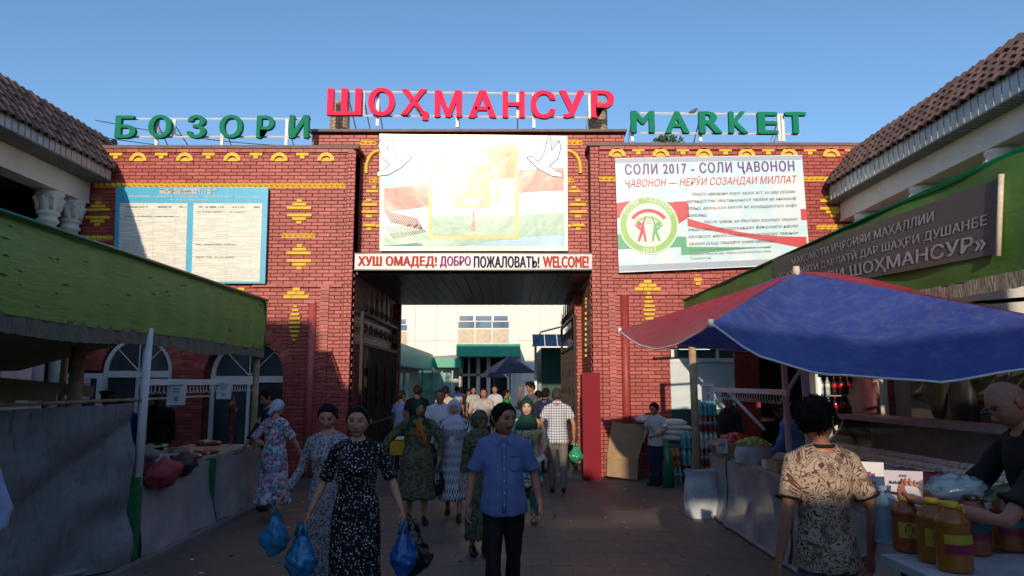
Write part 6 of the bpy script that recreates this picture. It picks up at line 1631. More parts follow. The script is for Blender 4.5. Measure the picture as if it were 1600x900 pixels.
    lay(mk['cheek'], sk*np.array([1.15, .85, .8]), .35); lay(mk['under'], sk*.6, .45)
    lay(mk['lip'], (sk*np.array([.95, .55, .5])) if not female else sk*np.array([.85, .30, .30]), .9); lay(mk['mouth'], sk*.22, .8)
    lay(mk['eye'], (.045, .028, .022)); lay(mk['iris'], (.012, .008, .006)); lay(mk['lid'], sk*.08, .95); lay(mk['brow'], (.02, .013, .01), .9*brow); lay(mk['nost'], sk*.2, .8)
    if must: lay(mk['must'], (.03, .02, .016), must)
    if beard: lay(mk['beard'], sk*.35, beard)
    if hair == 'shaved':
        hl = np.interp(P[:, 1], [-.09, -.05, -.02, .02, .05], [.085, .075, .0, -.02, -.07]); lay(sst((P[:, 2]-hl)/.02), sk*.55+np.array([.0, .01, .01]), .55)
    cols.append(c)
    em = ear_parts(); eme = em.mesh('e'); ev = np.array([tuple(v.co) for v in eme.vertices])*np.array([wide, 1, 1]); ef = [list(p.vertices) for p in eme.polygons]; bpy.data.meshes.remove(eme)
    if not (scarf and scarf[0] == 'hijab'): parts.append((apply4(HM, ev), np.array([i for f in ef for i in f]), np.array([len(f) for f in ef]))); cols.append(np.tile(sk*np.array([1.05, .85, .8]), (len(ev), 1)))
    # ---- hands
    for s, nm, cu in ((1, 'L', curl[0]), (-1, 'R', curl[1])):
        s0, e, wr = A[nm]; zd = -(wr-e).normalized(); yv = v3(0, 1, 0)
        if len(arms.get(nm, ())) > 3: yv = Vector(arms[nm][3])
        yv = (yv-zd*yv.dot(zd)); yv = yv.normalized() if yv.length > .05 else v3(1, 0, 0); xv = yv.cross(zd)
        hp = hand_part(cu, lod); co = hp[0]*np.array([s, 1, 1])*(h/1.72)**.6*(.9 if female else 1.02)
        co = apply4(mat4(wr, xv, yv, zd), co); li = hp[1]
        if s < 0: li = li.reshape(-1, 4)[:, ::-1].ravel() if (hp[2] == 4).all() else li
        parts.append((co, li, hp[2])); cols.append(np.tile(sk*np.array([.95, .85, .82]), (len(co), 1)))
    link('body', np_mesh(parts, [SKIN], 'body', cols), o)
    # ---- clothes
    def cloth(mb, nm_, mat, amp=.006, sc=7, folds=0, fz=(0, 1), sm=3, v=None, k=11):
        p = solidify_mesh(mb, v or vox, sm); p = wrinkle(p, amp, sc, folds, fz, seed, k); return link(nm_, np_mesh([p], [mat], nm_), o)
    if bottom:
        mb = MB(); mb.tube([v3(0, 0, .47*h), v3(0, -b*.2*h, .53*h), up((0, -b*.3*h, .585*h))], [(.088*h*bw, .066*h*bw), (.098*h*bw, .076*h*bw+b*.3*h), (.088*h*bw, .068*h*bw+b*.4*h)], SKIN, 20, up=(0, 1, 0))
        for nm in 'LR':
            hip, kn, an = LG[nm]; mb.tube([hip+v3(0, 0, .01), hip.lerp(kn, .5), kn, kn.lerp(an, .5), an+v3(0, 0, .0), an-v3(0, .0, .018)], [.088*bw, .080*bw, .064, .058, .056, .058], SKIN, n_t)
        cloth(mb, 'trousers', bottom, .007, 8)
    if apron: pass
    if top:
        mb = MB(); torso(mb, .014, .5, .84); e0 = (shirt_hem-.0)
        a0 = TR[1]; mb.tube([v3(0, -b*.15*h, shirt_hem*h), v3(0, -b*.35*h, (shirt_hem+.54)/2*h), up((0, -b*.45*h, .575*h))], [(a0[1]*h+.030, a0[2]*h+.026+b*.1), (a0[1]*h+.026, a0[2]*h+.024+b*.15), (TR[2][1]*h+.016, TR[2][2]*h+.016)], SKIN, 20, up=(0, 1, 0))
        sl = .62 if sleeve is None else sleeve
        for nm in 'LR':
            s0, e, wr = A[nm]
            q0 = up(((.022 if nm == 'L' else -.022)*h, .006*h, .838*h))
            if sl <= 1: pts = [q0, s0+v3(0, 0, .004), s0.lerp(e, .25), s0.lerp(e, sl*.7), s0.lerp(e, sl)]; rr = [.046*w, .057*w, .059*w, .060*w, .066*w] if sl < .95 else [.046*w, .057*w, .055*w, .053*w, .051*w]
            else: pts = [q0, s0+v3(0, 0, .004), e, e.lerp(wr, (sl-1)*.6), e.lerp(wr, sl-1)]; rr = [.046*w, .057*w, .050*w, .044*w, .040*w]
            mb.tube(pts, rr, SKIN, n_t)
        so = cloth(mb, 'shirt', top, .008, 8, .004, (.4*h, .75*h), k=7)
        if collar and lod < 2:
            m = MB(); k0 = up((0, .0, .838*h)); 
            for s in (-1, 1):
                m.add([up((s*.060, .045, .872*h)), up((s*.066, -.02, .862*h)), up((s*.016, -.088, .832*h)), up((s*.062, -.108, .796*h)), up((s*.098, -.030, .836*h)), up((s*.086, .055, .848*h)), up((0, .072, .876*h)), up((0, .090, .848*h))],
                      [(0, 1, 4, 5), (1, 2, 3, 4), (6, 0, 5, 7)] if s > 0 else [(5, 4, 1, 0), (4, 3, 2, 1), (7, 5, 0, 6)], top)
            c_o = m.build('collar', so); md = c_o.modifiers.new('t', 'SOLIDIFY'); md.thickness = .006
    if dress:
        hm = hem if hem is not None else .12; mb = MB(); torso(mb, .010, .5, .835)
        hw = (LG['L'][2].y-LG['R'][2].y)
        mid = -(legs[0]+legs[1])/2*h*.6; sp = abs(legs[0]-legs[1])*h*.45
        mb.tube([v3(0, mid, hm*h), v3(0, mid*.8, hm*h+.03), v3(0, mid*.6, .30*h), v3(0, mid*.2, .44*h), v3(0, 0, .53*h), up((0, 0, .60*h))],
                [(.115*h*bw+.01, .088*h*bw+.02+sp), (.115*h*bw+.01, .088*h*bw+.02+sp), (.108*h*bw, .084*h*bw+sp*.5), (.108*h*bw, .084*h*bw), (.102*h*bw, .080*h*bw), (.088*h*bw, .068*h*bw+.004)] if dress != 1 else [], SKIN, 22, up=(0, 1, 0))
        sl = 1.0 if sleeve is None else sleeve
        for nm in 'LR':
            s0, e, wr = A[nm]
            q0 = up(((.024 if nm == 'L' else -.024)*h, .006*h, .832*h))
            if sl <= 1: pts = [q0, s0+v3(0, 0, .002), s0.lerp(e, sl*.6), s0.lerp(e, sl)]; rr = [.046*w, .054*w, .050*w*fat, .052*w*fat]
            else: pts = [q0, s0+v3(0, 0, .002), e, e.lerp(wr, (sl-1)*.6), e.lerp(wr, sl-1)]; rr = [.046*w, .054*w, .048*w, .046*w, .046*w]
            mb.tube(pts, rr, SKIN, n_t)
        cloth(mb, 'dress', dress, .007, 7, .011, (hm*h, .62*h), k=9)
    if vest:
        mb = MB(); torso(mb, .028, .5, .835); mb.tube([v3(0, 0, .46*h), v3(0, 0, .5*h), up((0, 0, .56*h))], [(.12*h*bw, .095*h*bw)]*3, SKIN, 20, up=(0, 1, 0))
        for nm in 'LR':
            s0, e, wr = A[nm]; mb.tube([up(((.03 if nm == 'L' else -.03)*h, .006*h, .838*h)), s0, e, e.lerp(wr, .55)], [.040*w, .062*w, .060*w, .054*w], SKIN, n_t)
        cloth(mb, 'jacket', vest, .009, 7)
    # ---- shoes
    if shoes:
        for nm in 'LR':
            hip, kn, an = LG[nm]; m = MB(); zf = an.z-.045*h
            q = v3(an.x, an.y, zf); tl = .06 if an.z > .06*h+.02 else 0
            m.tube([q+v3(0, .062, .040+tl*.6), q+v3(0, .045, .048+tl*.5), q+v3(0, 0, .052+tl*.3), q+v3(0, -.06, .046), q+v3(0, -.13, .034), q+v3(0, -.185, .026), q+v3(0, -.205, .024)], [(.018, .026), (.034, .046), (.036, .050), (.040, .045), (.044, .032), (.034, .022), (.012, .012)], shoes, 12, up=(0, 0, 1))
            if sandal: m = MB(); m.tube([q+v3(0, .06, .010), q+v3(0, -.05, .010), q+v3(0, -.20, .010)], [(.034, .009), (.042, .009), (.036, .008)], shoes, 10, up=(0, 0, 1)); m.tube([q+v3(-.042, -.09, .015), q+v3(0, -.09, .05), q+v3(.042, -.09, .015)], [(.006, .02)]*3, shoes, 6)
            m.build('shoe', o)
    # ---- hair
    hmat = hairm or HAIRM
    nrm = D.copy(); hb = MB()
    def shell(th_in, th_out, s, edge, noise_a=.004, ns=40, stretch=(1, 1, 1)):
        t_2 = th_in+(th_out-th_in)*sst(s/edge+.5)
        nz = np.array([mnoise.noise((p[0]*ns+seed, p[1]*ns, p[2]*ns*.5)) for p in Pw.tolist()])*noise_a*(s > 0)
        return apply4(HM, (Pw+nrm*(t_2+nz)[:, None])*np.array(stretch))
    if hair in ('short', 'thick', 'receding', 'pulled', 'bun'):
        if hair == 'receding': xs_, ys_ = [-.09, -.06, -.03, .0, .03, .06], [.092, .086, .035, .012, -.035, -.065]
        elif hair == 'thick': xs_, ys_ = [-.09, -.06, -.03, .0, .012, .03, .06], [.064, .060, .030, .0, .004, -.035, -.060]
        elif hair in ('pulled', 'bun'): xs_, ys_ = [-.09, -.07, -.045, -.02, .0, .03, .06], [.090, .082, .058, .022, -.004, -.035, -.06]
        else: xs_, ys_ = [-.09, -.068, -.045, -.022, .005, .02, .05], [.084, .078, .060, .010, .000, -.035, -.065]
        s = Pw[:, 2]-np.interp(Pw[:, 1], xs_, ys_)
        if hair == 'receding': s = s+mnoise_arr(Pw, 60)*.006-.018*sst((np.abs(Pw[:, 0])-.02)/.02)*(Pw[:, 1] < -.03)
        tho = {'short': .011, 'thick': .014, 'receding': .007, 'pulled': .009, 'bun': .012}[hair]
        s = s+(.036 if hair in ('pulled', 'bun') else .034)*sst((np.abs(Pw[:, 0])-.036)/.05)*(Pw[:, 1] < .0)*sst((Pw[:, 2]+.045)/.04)+mnoise_arr(Pw, 90)*.005
        hp = [grid_part(shell(-.008, tho, s, .026, .006 if hair == 'thick' else .003, 70 if hair != 'thick' else 35), Fc)]
        if hair in ('bun', 'pulled') and lod < 2:
            m = MB(); m.ball((0, 0, 0), .042 if hair == 'bun' else .03, hmat, 12, 8); bv = np.array(m.v)*np.array([1.1, .8, 1])+np.array([0, .105, .03 if hair == 'bun' else -.01]); hp.append((apply4(HM, bv), np.array([i for f in m.f for i in f]), np.array([len(f) for f in m.f])))
        if hair in ('short', 'thick') and lod < 2:   # locks that break the outline
            k_ = np.where(s > .006)[0]; rh = np.random.default_rng(seed); L_ = .026 if hair == 'thick' else .016; m = MB()
            for j in rh.choice(k_, min(len(k_)*2, (620 if hair == 'thick' else 460) if lod == 0 else 160)):
                p0 = Pw[j]+nrm[j]*(tho*.55); dd = nrm[j]*.55+np.array([rh.normal()*.35, -.15+rh.normal()*.35, -.55+rh.normal()*.25]); dd /= np.linalg.norm(dd)
                l2 = L_*rh.uniform(.6, 1.3); mid_ = p0+dd*l2*.5+nrm[j]*l2*.18; end = p0+dd*l2
                m.tube([Vector(p0), Vector(mid_), Vector(end)], [.0045 if hair == 'thick' else .003, .0035 if hair == 'thick' else .0022, .0006], hmat, 4)
            if m.v: hp.append((apply4(HM, np.array(m.v)), np.array([i for f in m.f for i in f]), np.array([len(f) for f in m.f])))
        link('hair', np_mesh(hp, [hmat], 'hair'), o)
    if scarf:
        kind, smat = scarf[0], scarf[1]
        x_, y_, z_ = Pw[:, 0], Pw[:, 1], Pw[:, 2]
        if kind in ('hijab', 'loose'):
            op = ((x_/(.054*wide))**2+((z_+.022)/(.082 if kind == 'hijab' else .09))**2); s = np.where(y_ < -.0, (np.sqrt(op)-1)*.06, .05)
            hp = [grid_part(shell(-.02, .014 if kind == 'hijab' else .02, s, .012, .005, 22), Fc)]
            m = MB(); c1, c2, c3, c4, c5 = [up((0, yy*h, zz_*h)) for yy, zz_ in ((.012, .895), (.0, .865), (-.004, .835), (-.006, .79), (-.010, .735))]
            m.tube([c1, c2, c3, c4, c5], [(.066, .074), (.070, .074), (.115*w, .085), (.165*w, .108), (.150*w, .118)] if kind == 'hijab' else [(.062, .070), (.066, .072), (.105*w, .08), (.14*w, .100), (.11*w, .110)], smat, 22, up=(0, 1, 0))
            if len(scarf) > 2:   # hanging tail in front
                t0 = up((-.01, -.085, .815*h)); m.tube([t0, t0+v3(.02, -.035, -.10*h), t0+v3(-.02, -.03, -.17*h), t0+v3(.01, -.02, -scarf[2]*h)], [(.04, .02), (.05, .018), (.045, .016), (.03, .012)], smat, 10, up=(0, 1, 0))
            p = wrinkle(solidify_mesh(m, vox, 3), .010, 12, .006, (.7*h, .9*h), seed, 9); hp.append(p[:3])
            link('headscarf', np_mesh(hp, [smat], 'headscarf'), o)
        if kind == 'kerchief':
            s = z_-np.interp(y_, [-.09, -.05, 0, .05, .1], [.062, .045, .0, -.04, -.075]); hp = [grid_part(shell(-.014, .012, s, .012, .006, 25), Fc)]
            m = MB(); m.tube([v3(0, .09, -.035), v3(0, .13, -.045), v3(.01, .15, -.10)], [(.05, .025), (.035, .02), (.05, .012)], smat, 10); m.ball((0, .115, -.03), .03, smat, 10, 7)
            hp.append((apply4(HM, np.array(m.v)), np.array([i for f in m.f for i in f]), np.array([len(f) for f in m.f]))); link('headscarf', np_mesh(hp, [smat], 'headscarf'), o)
        if kind == 'cap':
            m = MB(); m.lathe([(.085, .045), (.092, .06), (.092, .085)], scarf[2], n=20); m.lathe([(.092, .085), (.125, .115), (.12, .13), (.06, .14), (.001, .142)], smat, n=20)
            m.tube([v3(-.06, -.085, .05), v3(0, -.125, .04), v3(.06, -.085, .05)], [(.03, .006)]*3, BLACKP, 8); m.ball((0, -.098, .10), .016, YEL, 8, 6)
            link('cap', np_mesh([(apply4(HM, np.array(m.v)), np.array([i for f in m.f for i in f]), np.array([len(f) for f in m.f]))], [smat], 'cap'), o) if 0 else None
            me = m.mesh('cap'); q = link('cap', me, o); q.matrix_local = HM
    o['_'] = 0; del o['_']
    PPL.append(o); o_info = dict(A=A, HM=HM, U=U, h=h)
    return o, o_info
def world_pt(o, p): return Matrix.Translation(o.location) @ Matrix.Rotation(o.rotation_euler.z, 4, 'Z') @ Vector(p)

# ---- patterned cloths
def pat(name, fn, rough=.8, bm=.15):
    m, t, b = nt(name); v = coords(t); c = fn(t, v); L(t, c, b.inputs['Base Color']); b.inputs['Roughness'].default_value = rough; b.inputs['Specular IOR Level'].default_value = .25
    bump(t, b, noise(t, v, 300, 1), bm, .003); return m
def plaincloth(name, c, var=.18): return pat(name, lambda t, v: ramp(t, noise(t, v, 9, 4), [(.3, tuple(x*(1-var) for x in c)), (.7, tuple(min(1, x*(1+var)) for x in c))]))
def dots(t, v):
    vd = voro(t, v, 46, 'F1', 'Distance', .75); n = noise(t, v, 60, 2); d = math_(t, 'ADD', vd, math_(t, 'MULTIPLY', math_(t, 'SUBTRACT', n, .5), .25))
    k = noise(t, v, 12, 2)
    return mix(t, math_(t, 'MULTIPLY', ramp(t, d, [(.27, 1), (.33, 0)]), ramp(t, k, [(.35, .45), (.6, 1)])), (.012, .012, .015), (.62, .56, .48))
P_DOT = pat('black_dress_with_cream_pebbles', dots)
def greyspeck(t, v):
    n = noise(t, v, 55, 3, .7); n2 = noise(t, v, 24, 2); return mix(t, ramp(t, n, [(.45, 0), (.52, 1)]), mix(t, ramp(t, n2, [(.4, 0), (.6, 1)]), (.06, .05, .07), (.16, .12, .15)), (.44, .40, .42))
P_SPECK = pat('grey_speckled_cotton', greyspeck)
def floral(t, v):
    n1 = noise(t, v, 13, 2, .5, 1.2); n2 = noise(t, coords(t, scale=(1.3, 1, 1), rot=(1, 2, 3)), 11, 2, .5, 1.5); n3 = noise(t, coords(t, rot=(2, 1, 0)), 16, 2, .5, 1)
    c = mix(t, ramp(t, n1, [(.50, 0), (.56, 1)]), (.58, .55, .62), (.50, .10, .28)); c = mix(t, ramp(t, n2, [(.53, 0), (.58, 1)]), c, (.07, .30, .34)); c = mix(t, ramp(t, n3, [(.58, 0), (.62, 1)]), c, (.14, .06, .12))
    return c
P_FLORAL = pat('white_pink_teal_floral_cotton', floral)
def olive(t, v):
    n = noise(t, v, 26, 3, .6, .8); return mix(t, ramp(t, n, [(.44, 0), (.54, 1)]), (.045, .048, .028), (.13, .13, .075))
P_OLIVE = pat('olive_patterned_cotton', olive)
def ikat(t, v):
    s = sep(t, v); th = math_(t, 'ARCTAN2', s[1], s[0]); x = math_(t, 'MULTIPLY', th, 4.2)
    zig = math_(t, 'ABSOLUTE', math_(t, 'SUBTRACT', math_(t, 'FRACT', math_(t, 'MULTIPLY', x, .9)), .5))
    q = math_(t, 'ADD', math_(t, 'MULTIPLY', s[2], 9), math_(t, 'MULTIPLY', zig, 3.0)); nn = noise(t, coords(t, scale=(12, 12, 2)), 2, 3)
    f = math_(t, 'FRACT', math_(t, 'ADD', q, math_(t, 'MULTIPLY', nn, .7)))
    return mix(t, ramp(t, f, [(.40, 0), (.48, 1), (.88, 1), (.96, 0)]), (.030, .035, .07), (.56, .57, .62))
P_IKAT = pat('black_white_ikat_silk', ikat, .6)
def shirtstripe(t, v):
    s = sep(t, v); f = math_(t, 'SINE', math_(t, 'MULTIPLY', s[0], 420)); n = noise(t, v, 6, 3)
    c = mix(t, ramp(t, n, [(.3, 0), (.7, 1)]), (.105, .155, .34), (.14, .195, .41)); return mix(t, ramp(t, f, [(.4, 0), (1, .45)]), c, (.30, .36, .54))
P_BLUE = pat('blue_striped_shirt_cotton', shirtstripe)
def plaid(t, v):
    s = sep(t, v); a = ramp(t, math_(t, 'SINE', math_(t, 'MULTIPLY', s[0], 150)), [(.55, 0), (.7, 1)]); b_ = ramp(t, math_(t, 'SINE', math_(t, 'MULTIPLY', s[2], 150)), [(.55, 0), (.7, 1)])
    c = mix(t, math_(t, 'MULTIPLY', a, .75), (.66, .66, .66), (.06, .08, .20)); return mix(t, math_(t, 'MULTIPLY', b_, .75), c, (.05, .07, .18))
P_PLAID = pat('white_navy_plaid_cotton', plaid)
def paisley(t, v):
    n = noise(t, v, 7.5, 1, .5, 3.0); r_ = math_(t, 'ABSOLUTE', math_(t, 'SUBTRACT', math_(t, 'FRACT', math_(t, 'MULTIPLY', n, 7)), .5)); line = ramp(t, r_, [(.13, 1), (.2, 0)])
    vd = voro(t, v, 30, 'SMOOTH_F1'); n2 = noise(t, v, 15, 2)
    c = mix(t, line, (.40, .32, .24), (.11, .035, .025)); c = mix(t, ramp(t, n2, [(.54, 0), (.62, .7)]), c, mix(t, ramp(t, vd, [(.22, 1), (.33, 0)]), (.075, .04, .03), (.30, .22, .16)))
    return c
P_PAIS = pat('cream_brown_paisley_jersey', paisley)
def tealfl(t, v):
    n = noise(t, coords(t, scale=(1, 1, .6)), 5, 2, .5, 1.6); return ramp(t, n, [(.34, (.01, .10, .12)), (.46, (.02, .22, .24)), (.52, (.55, .44, .22)), (.58, (.60, .50, .28)), (.63, (.35, .12, .07)), (.70, (.01, .14, .14))])
P_TEAL = pat('teal_gold_patterned_silk', tealfl, .55)
C_NAVY = plaincloth('navy_cloth', (.022, .025, .06)); C_BLACK = plaincloth('black_cloth', (.017, .014, .014)); C_CHAR = plaincloth('charcoal_trouser_cloth', (.06, .058, .055)); C_GREYT = plaincloth('grey_trouser_cloth', (.17, .15, .13))
C_WHITE = plaincloth('white_shirt_cotton', (.52, .53, .60), .08); C_LILAC = plaincloth('white_lilac_scarf_cotton', (.48, .47, .60), .1); C_GREEN = plaincloth('dark_green_scarf', (.010, .045, .028)); C_PGREEN = plaincloth('bottle_green_scarf', (.015, .06, .045)); C_ORANGE = plaincloth('orange_scarf', (.42, .12, .03)); C_LBLUE = plaincloth('light_blue_shirt', (.13, .22, .50)); C_TAN = plaincloth('cream_tan_cloth', (.52, .43, .27)); C_GREYW = plaincloth('pale_grey_tee', (.42, .39, .37)); C_DGREY = plaincloth('dark_grey_green_tee', (.10, .12, .12)); C_LIME = plaincloth('bright_green_jacket', (.03, .26, .06)); C_TEE = plaincloth('pale_grey_boy_tee', (.50, .49, .50), .06); C_PBLUE = plaincloth('pale_blue_shirt_cotton', (.36, .42, .62)); C_RED = plaincloth('red_uniform_band', (.35, .02, .02)); C_DBLUE = plaincloth('deep_blue_vest', (.02, .09, .33)); C_JEAN = plaincloth('blue_denim', (.10, .14, .24)); C_STRIPE = pat('brown_white_striped_knit', lambda t, v: mix(t, ramp(t, math_(t, 'SINE', math_(t, 'MULTIPLY', sep(t, v)[2], 110)), [(.45, 0), (.55, 1)]), (.10, .06, .06), (.40, .34, .32)))
SHB = M('black_shoe_leather', (.012, .011, .011), .35, .2, 8)
SHT = M('tan_sandal_leather', (.25, .14, .08), .5)

def PX(px, Y): return (px-800)/1100*Y*1.0085
F_SK = (.62, .295, .185); M_SK = (.47, .215, .13)
# front row
pw1, i1 = person(PX(566, 5.45), 5.45, R(4), 1.66, 'woman in black dress dotted with cream pebbles, carrying bags in both hands', F_SK, True, .93, fat=1.12, head=(R(-3), R(2)), hair='pulled', dress=P_DOT, hem=.07, sleeve=.92, shoes=SHB,
    arms={'L': ((.160, .03, .655), (.200, -.06, .535)), 'R': ((.155, .03, .655), (.190, -.03, .525))}, curl=(1.25, 1.25), legs=(.05, -.03), seed=1)
pw2, i2 = person(PX(521, 6.2), 6.2, R(-8), 1.66, 'woman in grey speckled long dress looking down, half hidden behind the black dotted dress', F_SK, True, .93, head=(R(8), R(22)), hair='bun', dress=P_SPECK, hem=.06, sleeve=1.75, shoes=SHB,
    arms={'R': ((.16, .03, .655), (.21, -.06, .52))}, curl=(.5, 1.25), seed=2)
pm1, i3 = person(PX(787, 5.85), 5.85, R(3), 1.66, 'man in blue short sleeved shirt and black trousers walking towards the camera, looking sideways', (.47, .20, .125), False, .98, belly=.026, fat=1.10, scale_head=1.07, head=(R(38), R(4)), hair='short', top=P_BLUE, bottom=C_BLACK, shoes=SHB, must=.85, beard=.12,
    arms={'L': ((.150, .02, .65), (.168, -.03, .52)), 'R': ((.150, .02, .65), (.165, -.02, .515))}, curl=(.6, .6), legs=(-.10, .07), seed=3, shirt_hem=.487, sleeve=.82)
# shirt details: placket, pocket, buttons
sh_ = [c for c in pm1.children if c.name.startswith('shirt')][0]
h_ = 1.66
def front_pt(me_o, x, z):
    """front-most point of a garment near (x, z)"""
    me = me_o.data; n = len(me.vertices); co = np.empty(n*3, 'f'); me.vertices.foreach_get('co', co); co = co.reshape(-1, 3)
    d = np.abs(co[:, 0]-x)+np.abs(co[:, 2]-z); k = np.where(d < .035)[0]; return v3(x, float(co[k, 1].min()) if len(k) else -.12, z)
m = MB(); pts = [front_pt(sh_, .0, z)+v3(0, -.003, 0) for z in np.linspace(.82, 1.36, 12)]
m.tube(pts, [(.016, .003)]*12, P_BLUE, 6, up=(0, 1, 0)); m.build('placket', sh_)
for z in (.88, .97, 1.06, 1.15, 1.24, 1.33): m = MB(); m.ball(front_pt(sh_, 0, z)+v3(0, -.007, 0), .006, WHITEF, 8, 5); m.build('button', sh_)
m = MB(); q = [front_pt(sh_, a, b_)+v3(0, -.005, 0) for a, b_ in ((.05, 1.24), (.13, 1.24), (.13, 1.15), (.09, 1.13), (.05, 1.15))]; m.add(q, [(0, 1, 2, 3, 4)], P_BLUE); m.tube([q[0], q[1]], .003, C_NAVY, 4); m.build('pocket', sh_)
# second row
pf, i4 = person(-3.22, 9.75, R(150), 1.60, 'woman in pink and teal floral dress and white kerchief standing at the meat stall', F_SK, True, 1.05, fat=1.15, head=(R(10), R(5)), hair=None, scarf=('kerchief', C_LILAC), dress=P_FLORAL, hem=.14, sleeve=.95, shoes=SHT, sandal=True,
    arms={'L': ((.18, .06, .66), (.10, -.02, .60)), 'R': ((.15, -.05, .66), (.14, -.14, .56))}, curl=(.8, .6), legs=(.03, -.04), seed=4, lod=1)
pmn, i5 = person(-3.50, 10.55, R(-60), 1.74, 'man in navy jacket over cream shirt leaning a hand on the meat counter', M_SK, False, 1.02, head=(R(-5), R(10)), hair='short', top=C_TAN, vest=C_NAVY, bottom=C_CHAR, shoes=SHB, beard=.5, lean=R(8), arms={'R': ((.16, -.10, .66), (.13, -.22, .53)), 'L': ((.15, -.02, .65), (.15, -.10, .52))}, legs=(.0, -.0), seed=5, lod=1)
pg, i6 = person(PX(657, 9.6), 9.6, R(14), 1.60, 'woman in olive patterned dress with dark green head scarf and orange scarf at the neck', (.46, .22, .14), True, 1.12, fat=1.2, head=(R(18), R(2)), hair=None, scarf=('hijab', C_GREEN), dress=P_OLIVE, hem=.20, sleeve=1.8, shoes=SHB, arms={'R': ((.20, .03, .67), (.27, .0, .56)), 'L': ((.16, .0, .65), (.16, -.03, .50))}, legs=(.04, -.05), seed=6, lod=1)
m = MB(); m.tube([v3(-.07, -.12, 1.33), v3(-.02, -.165, 1.27), v3(.05, -.17, 1.24), v3(.03, -.17, 1.14), v3(-.05, -.165, 1.16), v3(.0, -.175, 1.22), v3(.07, -.165, 1.10), v3(.09, -.155, 1.00)], [(.03, .012)]*8, C_ORANGE, 8); m.tube([v3(.02, -.14, 1.36), v3(-.01, -.17, 1.25), v3(-.03, -.165, 1.16)], [(.035, .012)]*3, C_ORANGE, 8); m.build('orange_scarf', pg)
pi_, i7 = person(PX(712, 9.85), 9.85, R(2), 1.60, 'woman in black and white ikat dress with a pale headscarf', F_SK, True, 1.02, fat=1.08, head=(0, R(3)), hair=None, scarf=('hijab', C_LILAC, .22), dress=P_IKAT, hem=.17, sleeve=1.4, shoes=SHB, arms={'L': ((.15, -.0, .65), (.15, -.09, .56)), 'R': ((.15, .02, .65), (.13, -.10, .57))}, legs=(.08, -.09), seed=7, lod=1)
ph, i8 = person(PX(823, 9.55), 9.55, R(-6), 1.62, 'woman in dark green hijab and teal gold dress holding a phone', (.62, .40, .28), True, 1.02, fat=1.06, head=(R(3), R(0)), hair=None, scarf=('hijab', C_GREEN), dress=P_TEAL, hem=.30, bottom=P_TEAL, sleeve=1.6, shoes=SHT, sandal=True, arms={'L': ((.15, -.02, .65), (.13, -.13, .57)), 'R': ((.15, .0, .65), (.14, -.05, .52))}, curl=(.9, .5), legs=(-.05, .06), seed=8, lod=1)
pc, i9 = person(PX(869, 12.0), 12.0, R(176), 1.74, 'man in white and navy plaid shirt seen from behind, with two bags', M_SK, False, 1.05, head=(R(-8), 0), hair='short', hairm=HAIRG, top=P_PLAID, bottom=C_GREYT, shoes=SHB, arms={'L': ((.15, .02, .65), (.16, -.02, .52)), 'R': ((.15, .02, .65), (.16, -.02, .52))}, curl=(1.2, 1.2), legs=(.07, -.10), seed=9, lod=1, collar=True)
pwh, i10 = person(PX(690, 12.2), 12.2, R(5), 1.72, 'man in white open collared shirt behind the ikat dress', (.38, .17, .105), False, 1.06, fat=1.05, head=(R(-4), R(10)), hair='receding', hairm=HAIRG, top=C_WHITE, bottom=C_BLACK, shoes=SHB, legs=(.05, -.05), seed=10, lod=1)
pdg, i11 = person(PX(750, 7.9), 7.9, R(10), 1.53, 'person in dark green hooded cloak hidden behind the man in the blue shirt', (.38, .2, .13), True, .85, fat=.9, head=(R(30), R(25)), hair=None, scarf=('hijab', P_OLIVE), dress=P_OLIVE, hem=.1, sleeve=1.6, shoes=SHB, seed=11, lod=1)
# young man, right foreground, back to us
py_, i12 = person(PX(1268, 3.95), 3.95, R(186), 1.755, 'young man in cream and brown paisley T-shirt with dark hair, seen from behind', (.43, .19, .115), False, .93, scale_head=1.04, head=(R(-48), R(5)), hair='thick', top=P_PAIS, bottom=C_JEAN, shoes=SHB, arms={'L': ((.145, .03, .65), (.155, .0, .50)), 'R': ((.160, .02, .65), (.175, -.05, .50))}, curl=(.5, .7), legs=(.02, -.02), seed=12, collar=False, shirt_hem=.476, sleeve=.74, beard=.3)
m = MB(); cpt = i12['U'] @ v3(0, .012, .842*1.755); m.tube([cpt+v3(.062*math.cos(a), .060*math.sin(a), .008-.02*(math.sin(a) < 0)) for a in [2*math.pi*k/16 for k in range(17)]], .010, C_BLACK, 6); m.build('neck_band', py_)
for nm in 'LR':
    s0, e, wr = i12['A'][nm]; p = s0.lerp(e, .72); d = (e-s0).normalized(); u = d.orthogonal().normalized(); w_ = d.cross(u)
    m = MB(); m.tube([p+(u*math.cos(a)+w_*math.sin(a))*.066 for a in [2*math.pi*k/16 for k in range(17)]], .006, C_BLACK, 6); m.build('cuff_band', py_)
